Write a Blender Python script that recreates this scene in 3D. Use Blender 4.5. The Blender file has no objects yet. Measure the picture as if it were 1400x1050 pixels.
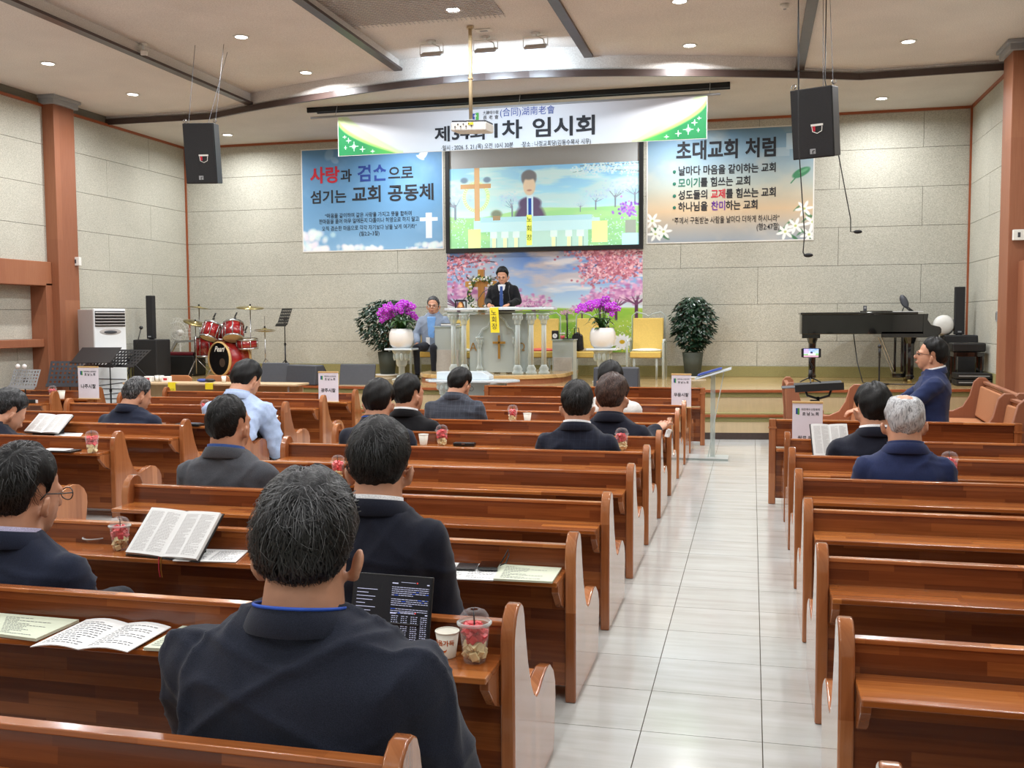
import bpy, bmesh, math, random
import numpy as np
from mathutils import Vector, Matrix, Euler, noise
random.seed(7); np.random.seed(7)
SC = bpy.context.scene
COL = SC.collection
PI = math.pi
R = math.radians
# ------------------------------------------------------------------ camera, world, exposure
F_PX, YAW, PITCH, ROLL, CAM_H = 1342.46, .2398, .0645, -.0055, 1.6
_cy, _sy, _cp, _sp = math.cos(YAW), math.sin(YAW), math.cos(PITCH), math.sin(PITCH)
CF = Vector((-_sy*_cp, _cy*_cp, -_sp))
_r0 = Vector((_cy, _sy, 0)); _u0 = _r0.cross(CF)
CR = _r0*math.cos(ROLL) + _u0*math.sin(ROLL)
CU = CR.cross(CF)
CO = Vector((0, 0, CAM_H))
cam_data = bpy.data.cameras.new('camera')
cam = bpy.data.objects.new('camera', cam_data); COL.objects.link(cam)
M = Matrix.Identity(4)
for i in range(3):
    M[i][0], M[i][1], M[i][2], M[i][3] = CR[i], CU[i], -CF[i], CO[i]
cam.matrix_world = M
cam_data.sensor_width = 36; cam_data.lens = F_PX/1400*36; cam_data.clip_start = .05
SC.camera = cam
def at(px, py, X=None, Y=None, Z=None):
    """a point of the photograph turned into the place it shows on a given plane"""
    d = CF + CR*((px-700)/F_PX) - CU*((py-525)/F_PX)
    t = X/d.x if X is not None else (Y/d.y if Y is not None else (Z-CAM_H)/d.z)
    return CO + d*t
W = bpy.data.worlds.new('world'); SC.world = W; W.use_nodes = True
W.node_tree.nodes['Background'].inputs[0].default_value = (.75, .8, .9, 1)
W.node_tree.nodes['Background'].inputs[1].default_value = .2
SC.view_settings.view_transform = 'Standard'; SC.view_settings.look = 'None'
SC.view_settings.exposure = 0.0; SC.view_settings.gamma = 1
SC.view_settings.use_curve_mapping = False
LAMP_W = 42.0          # power of one recessed ceiling lamp
SC.cycles.max_bounces = 7; SC.cycles.diffuse_bounces = 4; SC.cycles.glossy_bounces = 3
SC.cycles.transmission_bounces = 6; SC.cycles.transparent_max_bounces = 12
SC.cycles.caustics_reflective = False; SC.cycles.caustics_refractive = False
SC.cycles.sample_clamp_indirect = 4
# ------------------------------------------------------------------ materials
def lin(c):
    return tuple(((v/255)/12.92 if v/255 <= .04045 else ((v/255+.055)/1.055)**2.4) for v in c[:3]) + (1,)
class NT:
    def __init__(s, name):
        s.m = bpy.data.materials.new(name); s.m.use_nodes = True
        s.t = s.m.node_tree; s.b = s.t.nodes['Principled BSDF']
    def n(s, kind, **kw):
        nd = s.t.nodes.new(kind)
        for k, v in kw.items():
            if k in nd.inputs: nd.inputs[k].default_value = v
            else: setattr(nd, k, v)
        return nd
    def l(s, a, b): s.t.links.new(a, b)
    def coord(s, which='Object', scale=(1,1,1)):
        tc = s.n('ShaderNodeTexCoord'); mp = s.n('ShaderNodeMapping'); mp.inputs['Scale'].default_value = scale
        s.l(tc.outputs[which], mp.inputs[0]); return mp.outputs[0]
    def ramp(s, fac, stops):
        r = s.n('ShaderNodeValToRGB'); e = r.color_ramp.elements
        while len(e) > 1: e.remove(e[-1])
        e[0].position, e[0].color = stops[0]
        for p, c in stops[1:]:
            x = e.new(p); x.color = c
        s.l(fac, r.inputs[0]); return r.outputs[0]
    def mix(s, a, b, fac, mode='MIX'):
        m = s.n('ShaderNodeMix', data_type='RGBA', blend_type=mode)
        for i, v in ((6, a), (7, b), (0, fac)):
            if isinstance(v, (int, float, tuple)): m.inputs[i].default_value = v
            else: s.l(v, m.inputs[i])
        return m.outputs[2]
    def bump(s, h, strength=.3, dist=.01):
        b = s.n('ShaderNodeBump'); b.inputs['Strength'].default_value = strength; b.inputs['Distance'].default_value = dist
        s.l(h, b.inputs['Height']); s.l(b.outputs[0], s.b.inputs['Normal'])
def plain(name, c, rough=.5, metal=0, noise_amt=.06, nscale=30, bump=0, spec=.5, coat=0, scale=(1,1,1), alpha=None):
    n = NT(name); p = n.b.inputs
    v = n.coord('Object', scale)
    nz = n.n('ShaderNodeTexNoise', Scale=nscale, Detail=3.0); n.l(v, nz.inputs['Vector'])
    c = lin(c); k = noise_amt
    lo = tuple(x*(1-k) for x in c[:3])+(1,); hi = tuple(min(1, x*(1+k)) for x in c[:3])+(1,)
    n.l(n.ramp(nz.outputs['Fac'], [(.3, lo), (.7, hi)]), p['Base Color'])
    p['Roughness'].default_value = rough; p['Metallic'].default_value = metal
    p['Specular IOR Level'].default_value = spec; p['Coat Weight'].default_value = coat
    if bump: n.bump(nz.outputs['Fac'], bump)
    return n.m
def emit(name, c, strength):
    n = NT(name); n.b.inputs['Base Color'].default_value = lin(c)
    n.b.inputs['Emission Color'].default_value = lin(c); n.b.inputs['Emission Strength'].default_value = strength
    return n.m
def staves(name, ca, cb, cc, rough=.22, coat=.3, w=.55, h=.045, vert=False, dark=.75):
    """glued hardwood staves: each block its own tone, fine grain along the stave"""
    n = NT(name); p = n.b.inputs
    tc = n.n('ShaderNodeTexCoord'); sp = n.n('ShaderNodeSeparateXYZ'); n.l(tc.outputs['Object'], sp.inputs[0])
    oi = n.n('ShaderNodeObjectInfo'); off = n.n('ShaderNodeMath', operation='MULTIPLY'); off.inputs[1].default_value = 37.0
    n.l(oi.outputs['Random'], off.inputs[0])
    ad = n.n('ShaderNodeMath', operation='ADD')
    if vert:
        n.l(sp.outputs['Y'], ad.inputs[0]); n.l(sp.outputs['X'], ad.inputs[1]); along = sp.outputs['Z']
    else:
        n.l(sp.outputs['Y'], ad.inputs[0]); n.l(sp.outputs['Z'], ad.inputs[1]); along = sp.outputs['X']
    al = n.n('ShaderNodeMath', operation='ADD'); n.l(along, al.inputs[0]); n.l(off.outputs[0], al.inputs[1])
    cb_ = n.n('ShaderNodeCombineXYZ'); n.l(al.outputs[0], cb_.inputs[0]); n.l(ad.outputs[0], cb_.inputs[1])
    br = n.n('ShaderNodeTexBrick'); n.l(cb_.outputs[0], br.inputs['Vector'])
    br.inputs['Color1'].default_value = (0, 0, 0, 1); br.inputs['Color2'].default_value = (1, 1, 1, 1)
    br.inputs['Mortar'].default_value = (.35, .35, .35, 1)
    for k, v in (('Scale', 1.0), ('Mortar Size', .0006), ('Mortar Smooth', .3), ('Bias', 0.0), ('Brick Width', w), ('Row Height', h)):
        br.inputs[k].default_value = v
    br.offset = .37; br.offset_frequency = 2; br.squash = .8; br.squash_frequency = 3
    g = n.n('ShaderNodeMapping'); g.inputs['Scale'].default_value = (3, 60, 1); n.l(cb_.outputs[0], g.inputs[0])
    nz = n.n('ShaderNodeTexNoise', Scale=1.0, Detail=5.0, Distortion=.6); n.l(g.outputs[0], nz.inputs['Vector'])
    base = n.ramp(br.outputs['Color'], [(.0, lin(ca)), (.5, lin(cb)), (1, lin(cc))])
    gr = n.ramp(nz.outputs['Fac'], [(.3, (dark, dark*.93, dark*.88, 1)), (.62, (1, 1, 1, 1))])
    n.l(n.mix(base, gr, 1.0, 'MULTIPLY'), p['Base Color'])
    p['Roughness'].default_value = rough; p['Coat Weight'].default_value = coat; p['Coat Roughness'].default_value = .08
    n.bump(nz.outputs['Fac'], .06, .003)
    return n.m
def glass(name, c=(255, 255, 255), rough=.03, alpha=.25, edge=.75):
    """thin clear plastic: mostly see-through with bright edges"""
    n = NT(name); t = n.t
    tr = n.n('ShaderNodeBsdfTransparent'); tr.inputs[0].default_value = lin(c)
    gl = n.n('ShaderNodeBsdfPrincipled'); gl.inputs['Base Color'].default_value = lin(c)
    gl.inputs['Roughness'].default_value = rough
    lw = n.n('ShaderNodeLayerWeight'); lw.inputs[0].default_value = .35
    m = n.n('ShaderNodeMath', operation='MULTIPLY_ADD'); n.l(lw.outputs['Facing'], m.inputs[0]); m.inputs[1].default_value = edge; m.inputs[2].default_value = alpha
    mx = n.n('ShaderNodeMixShader'); n.l(m.outputs[0], mx.inputs[0]); n.l(tr.outputs[0], mx.inputs[1]); n.l(gl.outputs[0], mx.inputs[2])
    n.l(mx.outputs[0], t.nodes['Material Output'].inputs[0]); t.nodes.remove(n.b)
    return n.m
def speckle(name, c, c2, scale=60, rough=.95, bump=.25, dist=.006, cloud=.35, streak=1):
    n = NT(name); p = n.b.inputs
    tc = n.n('ShaderNodeTexCoord')
    geo = n.n('ShaderNodeNewGeometry')
    mp = n.n('ShaderNodeMapping'); mp.inputs['Scale'].default_value = (1, 1, streak); n.l(geo.outputs['Position'], mp.inputs[0])
    a = n.n('ShaderNodeTexNoise', Scale=float(scale), Detail=6.0, Roughness=.75); n.l(mp.outputs[0], a.inputs['Vector'])
    b = n.n('ShaderNodeTexNoise', Scale=1.3, Detail=3.0); n.l(geo.outputs['Position'], b.inputs['Vector'])
    base = n.ramp(a.outputs['Fac'], [(.38, lin(c2)), (.62, lin(c))])
    cl = n.ramp(b.outputs['Fac'], [(.3, (1-cloud*.3,)*3+(1,)), (.7, (1, 1, 1, 1))])
    n.l(n.mix(base, cl, 1.0, 'MULTIPLY'), p['Base Color'])
    p['Roughness'].default_value = rough; p['Specular IOR Level'].default_value = .2
    n.bump(a.outputs['Fac'], bump, dist)
    return n.m
def vcol(name, rough=.6, strength=0, spec=.3):
    n = NT(name); a = n.n('ShaderNodeVertexColor', layer_name='print')
    n.l(a.outputs[0], n.b.inputs['Base Color']); n.b.inputs['Roughness'].default_value = rough
    n.b.inputs['Specular IOR Level'].default_value = spec
    if strength:
        n.l(a.outputs[0], n.b.inputs['Emission Color']); n.b.inputs['Emission Strength'].default_value = strength
    return n.m
MT = dict(
 pew=staves('pew_wood', (100, 50, 25), (124, 66, 33), (150, 86, 43), vert=False),
 pew_top=staves('pew_rail_lit_wood', (156, 90, 46), (178, 106, 55), (196, 126, 70), rough=.2),  # pew wood made paler: light along the top edge is in the colour
 pew_shelf=staves('pew_shelf_lit_wood', (138, 75, 34), (164, 94, 43), (190, 118, 58), w=.7, h=.05),  # same wood, brighter orange: light on upward faces put into the colour
 pew_end=staves('pew_end_wood', (140, 82, 46), (160, 98, 58), (178, 116, 74), w=1.4, h=.07, vert=True, rough=.16, coat=.6, dark=.82),
 honey=staves('stage_wood', (178, 148, 100), (196, 166, 116), (206, 178, 130), w=1.2, h=.09, rough=.16, coat=.4, dark=.88),
 trimwood=staves('trim_wood', (136, 84, 58), (146, 92, 64), (154, 100, 70), w=3, h=.4, rough=.5, coat=0, vert=True, dark=.9),
 edgewood=plain('edge_wood', (150, 80, 45), .35),
 panel=speckle('acoustic_panel', (202, 200, 187), (164, 162, 150), 55, bump=.5, streak=1.6),
 gapdark=plain('joint_dark', (110, 106, 94), .9),
 ceil=speckle('ceiling_tile', (234, 229, 224), (208, 202, 196), 70, bump=.25),
 ceil2=speckle('stage_ceiling', (214, 210, 204), (204, 200, 194), 40, bump=.05),
 white=plain('white_paint', (222, 220, 214), .6, noise_amt=.02),
 darkmold=plain('dark_molding', (70, 56, 52), .35, noise_amt=.15, nscale=12, scale=(1, 1, 12)),
 black=plain('black_plastic', (22, 22, 24), .45),
 blacksat=plain('black_satin', (14, 14, 15), .55),
 gloss=plain('black_lacquer', (8, 8, 9), .08, coat=1, noise_amt=.02),
 steel=plain('steel', (190, 190, 192), .25, metal=1, noise_amt=.03),
 grey=plain('grey_paint', (150, 152, 154), .5, noise_amt=.03),
 darkgrey=plain('dark_grey', (62, 64, 70), .5),
 carpet=plain('green_carpet', (140, 134, 88), .95, noise_amt=.2, nscale=160, bump=.3),
 cream=plain('cream_laminate', (196, 176, 140), .45, noise_amt=.05, nscale=4, scale=(6, 6, 1)),
 basedark=plain('plinth_dark', (66, 54, 50), .4, noise_amt=.1),
 paper=plain('paper', (232, 232, 230), .7, noise_amt=.01),
 green_paper=plain('pale_green_paper', (206, 212, 190), .7, noise_amt=.02),
 ink=plain('ink', (36, 38, 44), .8),
 inkgrey=plain('grey_ink', (88, 90, 96), .8),
 red_ink=plain('red_ink', (190, 40, 58), .8),
 blue_ink=plain('blue_ink', (40, 66, 140), .8),
 green_ink=plain('green_ink', (40, 110, 90), .8),
 purple_ink=plain('purple_ink', (110, 60, 150), .8),
 yellow=plain('yellow_ribbon', (236, 214, 40), .5, noise_amt=.03),
 skin=plain('skin', (190, 137, 108), .5, noise_amt=.09, nscale=14, bump=.03),
 chair=plain('mustard_upholstery', (214, 182, 96), .8, noise_amt=.05, nscale=40, bump=.1),
 cushion=plain('orange_upholstery', (166, 108, 68), .85, noise_amt=.1, nscale=120, bump=.2),
 leaf=plain('leaf_green', (26, 52, 34), .35, noise_amt=.35, nscale=14, spec=.6),
 leaf2=plain('leaf_light', (58, 92, 44), .4, noise_amt=.3, nscale=14),
 orchid=plain('orchid_petal', (182, 56, 200), .5, noise_amt=.3, nscale=40),
 ceramic=plain('white_ceramic', (230, 226, 222), .12, coat=.5, noise_amt=.01),
 potdark=plain('dark_basket_pot', (56, 60, 48), .6, noise_amt=.3, nscale=60, scale=(1, 1, 6), bump=.4),
 gold=plain('gold_trim', (196, 150, 76), .3, metal=.9, noise_amt=.05),
 brass=plain('brass', (176, 160, 110), .3, metal=1, noise_amt=.1, nscale=60),
 drumred=plain('red_drum_lacquer', (140, 18, 22), .12, coat=1, noise_amt=.25, nscale=9),
 drumhead=plain('drum_head', (196, 180, 150), .5),
 drumblack=plain('black_drum_head', (14, 12, 12), .15, coat=.5),
 hoop=plain('maple_hoop', (206, 168, 110), .4),
 acwhite=plain('appliance_white', (228, 232, 234), .25, noise_amt=.01),
 acgrey=plain('appliance_grey', (176, 172, 170), .4, noise_amt=.02),
 leather=plain('black_leather', (20, 19, 20), .35, noise_amt=.2, nscale=80, bump=.3),
 melon=plain('watermelon', (206, 60, 66), .35, noise_amt=.2, nscale=50),
 pear=plain('pale_fruit', (226, 208, 160), .4, noise_amt=.12, nscale=50),
 clear=glass('clear_plastic', alpha=.015, edge=.22),
 acrylic=glass('clear_acrylic', (225, 232, 230), alpha=.28),
 frost=glass('frosted_acrylic', (196, 204, 200), .35, alpha=.62),
 milk=plain('milky_acrylic', (206, 216, 222), .2, coat=.5, noise_amt=.03),
 cupwhite=plain('paper_cup', (232, 228, 214), .6, noise_amt=.01),
 orange_ink=plain('orange_ink', (206, 104, 30), .7),
 bluecloth=plain('blue_lanyard', (36, 84, 190), .6),
 mesh=plain('speaker_grille', (24, 24, 26), .7, noise_amt=.3, nscale=200, bump=.3),
 bluebook=plain('blue_cloth', (52, 74, 150), .7),
 redcloth=plain('red_cloth', (176, 40, 34), .8),
 tabletop=plain('beige_table', (192, 166, 130), .4),
 lampglow=emit('lamp_glow', (255, 252, 248), 14),
)
# ------------------------------------------------------------------ mesh helpers
TMP = bpy.data.scenes.new('workbench')
def baked(o):
    TMP.collection.objects.link(o)
    with bpy.context.temp_override(scene=TMP, view_layer=TMP.view_layers[0]):
        dg = bpy.context.evaluated_depsgraph_get(); dg.update()
        me = bpy.data.meshes.new_from_object(o.evaluated_get(dg))
    TMP.collection.objects.unlink(o); return me
def frame_of(d):
    d = Vector(d).normalized(); up = Vector((0, 0, 1)) if abs(d.z) < .95 else Vector((1, 0, 0))
    a = d.cross(up).normalized(); return a, a.cross(d).normalized()
class MB:
    def __init__(s): s.v = []; s.f = []
    def add(s, vs, fs, M=None):
        o = len(s.v)
        s.v += [tuple(M @ Vector(p)) for p in vs] if M is not None else [tuple(p) for p in vs]
        s.f += [tuple(i+o for i in f) for f in fs]; return s
    def box(s, c, d, rot=None):
        x, y, z = d[0]/2, d[1]/2, d[2]/2
        vs = [Vector((i*x, j*y, k*z)) for i in (-1, 1) for j in (-1, 1) for k in (-1, 1)]
        Mx = Matrix.Translation(c) @ (Euler(rot).to_matrix().to_4x4() if rot else Matrix.Identity(4))
        return s.add(vs, [(0, 1, 3, 2), (4, 6, 7, 5), (0, 4, 5, 1), (2, 3, 7, 6), (0, 2, 6, 4), (1, 5, 7, 3)], Mx)
    def span(s, a, b):
        return s.box([(a[i]+b[i])/2 for i in range(3)], [abs(b[i]-a[i]) for i in range(3)])
    def prism(s, prof, axis, a, b):
        """closed 2-D outline swept along an axis; prof gives the other two coordinates in order"""
        n = len(prof)
        def P(u, v, w): return {'x': (w, u, v), 'y': (u, w, v), 'z': (u, v, w)}[axis]
        vs = [P(u, v, a) for u, v in prof] + [P(u, v, b) for u, v in prof]
        fs = [(i, (i+1) % n, (i+1) % n+n, i+n) for i in range(n)] + [tuple(range(n))[::-1], tuple(range(n, 2*n))]
        return s.add(vs, fs)
    def lathe(s, prof, c=(0, 0, 0), seg=20, d=(0, 0, 1), sx=1, sy=1, cap=True):
        a, b = (Vector((1, 0, 0)), Vector((0, 1, 0))) if tuple(d) == (0, 0, 1) else frame_of(d)
        d = Vector(d).normalized(); c = Vector(c); vs = []; fs = []
        for r, z in prof:
            for k in range(seg):
                t = 2*PI*k/seg; vs.append(c + d*z + a*(r*sx*math.cos(t)) + b*(r*sy*math.sin(t)))
        m = len(prof)
        for i in range(m-1):
            for k in range(seg):
                k2 = (k+1) % seg; fs.append((i*seg+k, i*seg+k2, (i+1)*seg+k2, (i+1)*seg+k))
        if cap: fs += [tuple(range(seg))[::-1], tuple((m-1)*seg+k for k in range(seg))]
        return s.add(vs, fs)
    def tube(s, pts, r, seg=8):
        pts = [Vector(p) for p in pts]; n = len(pts); vs = []; fs = []
        rs = r if isinstance(r, (list, tuple)) else [r]*n
        for i, p in enumerate(pts):
            t = (pts[min(i+1, n-1)]-pts[max(i-1, 0)]); a, b = frame_of(t)
            if i and a.dot(pa) < 0: a, b = -a, -b
            pa = a
            for k in range(seg):
                q = 2*PI*k/seg; vs.append(p + a*(rs[i]*math.cos(q)) + b*(rs[i]*math.sin(q)))
        for i in range(n-1):
            for k in range(seg):
                k2 = (k+1) % seg; fs.append((i*seg+k, i*seg+k2, (i+1)*seg+k2, (i+1)*seg+k))
        fs += [tuple(range(seg))[::-1], tuple((n-1)*seg+k for k in range(seg))]
        return s.add(vs, fs)
    def ell(s, c, r, rot=None, seg=16, rings=10):
        vs = []; fs = []
        for i in range(rings+1):
            ph = PI*i/rings
            for k in range(seg):
                t = 2*PI*k/seg; vs.append(Vector((r[0]*math.sin(ph)*math.cos(t), r[1]*math.sin(ph)*math.sin(t), r[2]*math.cos(ph))))
        for i in range(rings):
            for k in range(seg):
                k2 = (k+1) % seg; fs.append((i*seg+k, (i+1)*seg+k, (i+1)*seg+k2, i*seg+k2))
        if rot is None: Rm = Matrix.Identity(4)
        else: Rm = rot.to_4x4() if isinstance(rot, Matrix) else Euler(rot).to_matrix().to_4x4()
        return s.add(vs, fs, Matrix.Translation(c) @ Rm)
    def loft(s, rings, cap=True):
        n = len(rings[0]); m = len(rings); vs = [p for r_ in rings for p in r_]; fs = []
        for i in range(m-1):
            for k in range(n):
                k2 = (k+1) % n; fs.append((i*n+k, i*n+k2, (i+1)*n+k2, (i+1)*n+k))
        if cap: fs += [tuple(range(n))[::-1], tuple((m-1)*n+k for k in range(n))]
        return s.add(vs, fs)
    def grid(s, fn, nu, nv, thick=0):
        vs = [Vector(fn(i/nu, j/nv)) for j in range(nv+1) for i in range(nu+1)]
        fs = [(j*(nu+1)+i, j*(nu+1)+i+1, (j+1)*(nu+1)+i+1, (j+1)*(nu+1)+i) for j in range(nv) for i in range(nu)]
        if thick:
            o = len(vs); vs += [v - Vector((0, 0, thick)) for v in vs]; top = list(fs)
            fs += [tuple(o+i for i in f)[::-1] for f in top]
            rim = [i for i in range(nu+1)] + [j*(nu+1)+nu for j in range(1, nv+1)] + [nv*(nu+1)+i for i in range(nu-1, -1, -1)] + [j*(nu+1) for j in range(nv-1, 0, -1)]
            fs += [(rim[(k+1) % len(rim)], rim[k], rim[k]+o, rim[(k+1) % len(rim)]+o) for k in range(len(rim))]
        return s.add(vs, fs)
    def mesh(s, name, mat=None, smooth=False):
        me = bpy.data.meshes.new(name); me.from_pydata(s.v, [], s.f); me.update()
        bm = bmesh.new(); bm.from_mesh(me); bmesh.ops.recalc_face_normals(bm, faces=bm.faces); bm.to_mesh(me); bm.free()
        if smooth: me.shade_smooth() if hasattr(me, 'shade_smooth') else None
        if smooth is True and me.polygons:
            me.polygons.foreach_set('use_smooth', [True]*len(me.polygons))
        if mat: me.materials.append(mat)
        return me
    def build(s, name, mat, parent=None, smooth=False, bevel=0, seg=2, loc=None, rot=None, kind=None):
        o = bpy.data.objects.new(name, s.mesh(name, mat, smooth)); COL.objects.link(o)
        if parent: o.parent = parent
        if loc: o.location = loc
        if rot: o.rotation_euler = rot
        if bevel:
            b = o.modifiers.new('bevel', 'BEVEL'); b.width = bevel; b.segments = seg; b.limit_method = 'ANGLE'; b.angle_limit = R(35)
            o.data.polygons.foreach_set('use_smooth', [True]*len(o.data.polygons)); b.harden_normals = True
        if kind: o['kind'] = kind
        return o
def thing(name, label, cat, loc=(0, 0, 0), rz=0, group=None):
    o = bpy.data.objects.new(name, None); COL.objects.link(o); o.empty_display_size = .1
    o.location = loc; o.rotation_euler = (0, 0, rz); o['label'] = label; o['category'] = cat
    if group: o['group'] = group
    return o
def tag(o, label, cat, group=None):
    o['label'] = label; o['category'] = cat
    if group: o['group'] = group
    return o
def struct(o): o['kind'] = 'structure'; return o
def kids(o): return [c for c in COL.objects if c.parent == o]
def copy_tree(o, loc, rz, label, group=None, parent=None):
    def cp(src, par):
        c = src.copy(); COL.objects.link(c); c.parent = par
        for ch in CH.get(src.name, []): cp(ch, c)
        return c
    CH = {}
    for c in COL.objects:
        if c.parent: CH.setdefault(c.parent.name, []).append(c)
    r = cp(o, None); r.location = loc; r.rotation_euler = (0, 0, rz); r['label'] = label
    if group: r['group'] = group
    return r
def text(name, body, size, loc, mat, parent=None, rot=(PI/2, 0, 0), bold=0, align='CENTER', sx=1, shear=0, spacing=1, label=None):
    cu = bpy.data.curves.new(name, 'FONT'); cu.body = body; cu.size = size; cu.offset = bold*size; cu.align_x = align
    cu.space_character = spacing; cu.shear = shear; cu.resolution_u = 3
    t = bpy.data.objects.new(name, cu); me = baked(t)
    bpy.data.objects.remove(t); bpy.data.curves.remove(cu)
    me.name = name; me.materials.clear(); me.materials.append(mat)
    o = bpy.data.objects.new(name, me); COL.objects.link(o); o.location = loc; o.rotation_euler = rot; o.scale = (sx, 1, 1)
    if parent: o.parent = parent
    if label: o['label'] = label
    return o
# flat prints: a fine grid whose vertex colours hold the printed picture
class Canvas:
    def __init__(s, w, h, c=(255, 255, 255)):
        s.w, s.h = w, h; s.a = np.ones((h, w, 3))*np.array(c, float)
        s.yy, s.xx = np.mgrid[0:h, 0:w].astype(float); s.xx = (s.xx+.5)/w; s.yy = (s.yy+.5)/h; s.asp = w/h
    def over(s, m, c, sl=(slice(None), slice(None))):
        m = np.clip(m, 0, 1)[..., None]; s.a[sl] = s.a[sl]*(1-m) + np.array(c, float)*m
    def vgrad(s, stops):
        ys = [p for p, _ in stops]
        for k in range(3): s.a[..., k] = np.interp(s.yy, ys, [c[k] for _, c in stops])
    def win(s, x0, y0, x1, y1):
        return (slice(max(0, int(y0*s.h)), max(0, int(math.ceil(y1*s.h)))+1), slice(max(0, int(x0*s.w)), max(0, int(math.ceil(x1*s.w)))+1))
    def blob(s, x, y, rx, ry, c, a=1, soft=.25, rot=0):
        q = max(rx, ry*1.0)*(1+soft)*1.3; q2 = max(ry, rx*s.asp)*(1+soft)*1.3
        sl = s.win(x-q, y-q2, x+q, y+q2)
        dx = (s.xx[sl]-x)*s.asp; dy = s.yy[sl]-y
        cr, sr = math.cos(rot), math.sin(rot); u = (dx*cr+dy*sr)/(rx*s.asp); v = (-dx*sr+dy*cr)/ry
        d = np.sqrt(u*u+v*v); s.over(a*np.clip((1+soft-d)/(2*soft+1e-6), 0, 1), c, sl)
    def line(s, x0, y0, x1, y1, w, c, a=1):
        sl = s.win(min(x0, x1)-w*3, min(y0, y1)-w*3, max(x0, x1)+w*3, max(y0, y1)+w*3)
        px = (s.xx[sl]-x0)*s.asp; py = s.yy[sl]-y0; dx = (x1-x0)*s.asp; dy = y1-y0
        t = np.clip((px*dx+py*dy)/(dx*dx+dy*dy+1e-9), 0, 1); d = np.hypot(px-t*dx, py-t*dy)
        s.over(a*np.clip((w-d)/(w*.5)+.5, 0, 1), c, sl)
    def rect(s, x0, y0, x1, y1, c, a=1):
        s.over(a*((s.xx >= x0) & (s.xx <= x1) & (s.yy >= y0) & (s.yy <= y1)).astype(float), c)
    def noise(s, sx, sy, seed=0, oct=3):
        rs = np.random.RandomState(seed); out = np.zeros((s.h, s.w)); amp = 1; tot = 0
        for o in range(oct):
            gx, gy = int(sx*2**o)+2, int(sy*2**o)+2; g = rs.rand(gy+1, gx+1)
            u = s.xx*(gx-1); v = s.yy*(gy-1); i = u.astype(int); j = v.astype(int); fu = u-i; fv = v-j
            fu = fu*fu*(3-2*fu); fv = fv*fv*(3-2*fv)
            out += amp*((g[j, i]*(1-fu)+g[j, i+1]*fu)*(1-fv)+(g[j+1, i]*(1-fu)+g[j+1, i+1]*fu)*fv); tot += amp; amp *= .5
        return out/tot
    def build(s, name, mat, x0, x1, z0, z1, y, parent=None, axis='x'):
        """vertical print facing the congregation"""
        w, h = s.w, s.h
        X, Zz = np.meshgrid(np.linspace(x0, x1, w+1), np.linspace(z1, z0, h+1))
        co = np.stack([X, np.full_like(X, y), Zz], -1).reshape(-1, 3)
        idx = np.arange((w+1)*(h+1)).reshape(h+1, w+1)
        q = np.stack([idx[1:, :-1], idx[1:, 1:], idx[:-1, 1:], idx[:-1, :-1]], -1).reshape(-1, 4)
        me = bpy.data.meshes.new(name); me.vertices.add(len(co)); me.vertices.foreach_set('co', co.ravel())
        me.loops.add(q.size); me.loops.foreach_set('vertex_index', q.ravel().astype(np.int32))
        me.polygons.add(len(q)); me.polygons.foreach_set('loop_start', np.arange(0, q.size, 4, dtype=np.int32))
        me.polygons.foreach_set('loop_total', np.full(len(q), 4, dtype=np.int32)); me.update(calc_edges=True)
        c = s.a.reshape(-1, 3)/255; c = np.where(c <= .04045, c/12.92, ((c+.055)/1.055)**2.4)
        at_ = me.color_attributes.new('print', 'FLOAT_COLOR', 'CORNER')
        cc = np.ones((len(q)*4, 4), np.float32); cc[:, :3] = np.repeat(c, 4, axis=0); at_.data.foreach_set('color', cc.ravel())
        me.materials.append(mat); o = bpy.data.objects.new(name, me); COL.objects.link(o)
        if parent: o.parent = parent
        return o
# ------------------------------------------------------------------ the room shell
XL, XR, YB, YR, HC = -10.4, 3.3, 16.7, -3.2, 4.875
XM = -3.55                       # centre line of the stage
ST = .65                         # stage height
def flat_struct(name, a, b, mat): return struct(MB().span(a, b).build(name, mat))
# floor: grout bed, loose tiles in the aisle, joined tiles under the pews
FT = NT('floor_tile'); g = FT.n('ShaderNodeNewGeometry'); oi = FT.n('ShaderNodeObjectInfo')
mp = FT.n('ShaderNodeMapping'); mp.inputs['Scale'].default_value = (1.2, 9, 1); FT.l(g.outputs['Position'], mp.inputs[0])
nz = FT.n('ShaderNodeTexNoise', Scale=1.3, Detail=6.0, Roughness=.6); FT.l(mp.outputs[0], nz.inputs['Vector'])
FT.l(FT.ramp(nz.outputs['Fac'], [(.3, lin((178, 178, 172))), (.5, lin((190, 191, 187))), (.72, lin((198, 200, 198)))]), FT.b.inputs['Base Color'])
FT.b.inputs['Roughness'].default_value = .13; FT.b.inputs['Specular IOR Level'].default_value = .6
MT['tile'] = FT.m
floor = flat_struct('floor', (XL-.3, YR-.2, -.1), (XR+.3, YB+.2, -.006), plain('grout', (92, 84, 72), .9))
SX, SY, TX0, TY0 = .4592, .4276, .0534, 3.7458
gap = .004
tm = None
def tile_mb(x, y):
    return MB().span((x+gap/2, y+gap/2, -.006), (x+SX-gap/2, y+SY-gap/2, 0))
rest = MB(); m0 = tile_mb(0, 0); cnt = 0
x_i0 = int(math.floor((XL-TX0)/SX)); x_i1 = int(math.ceil((XR-TX0)/SX))
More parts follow.
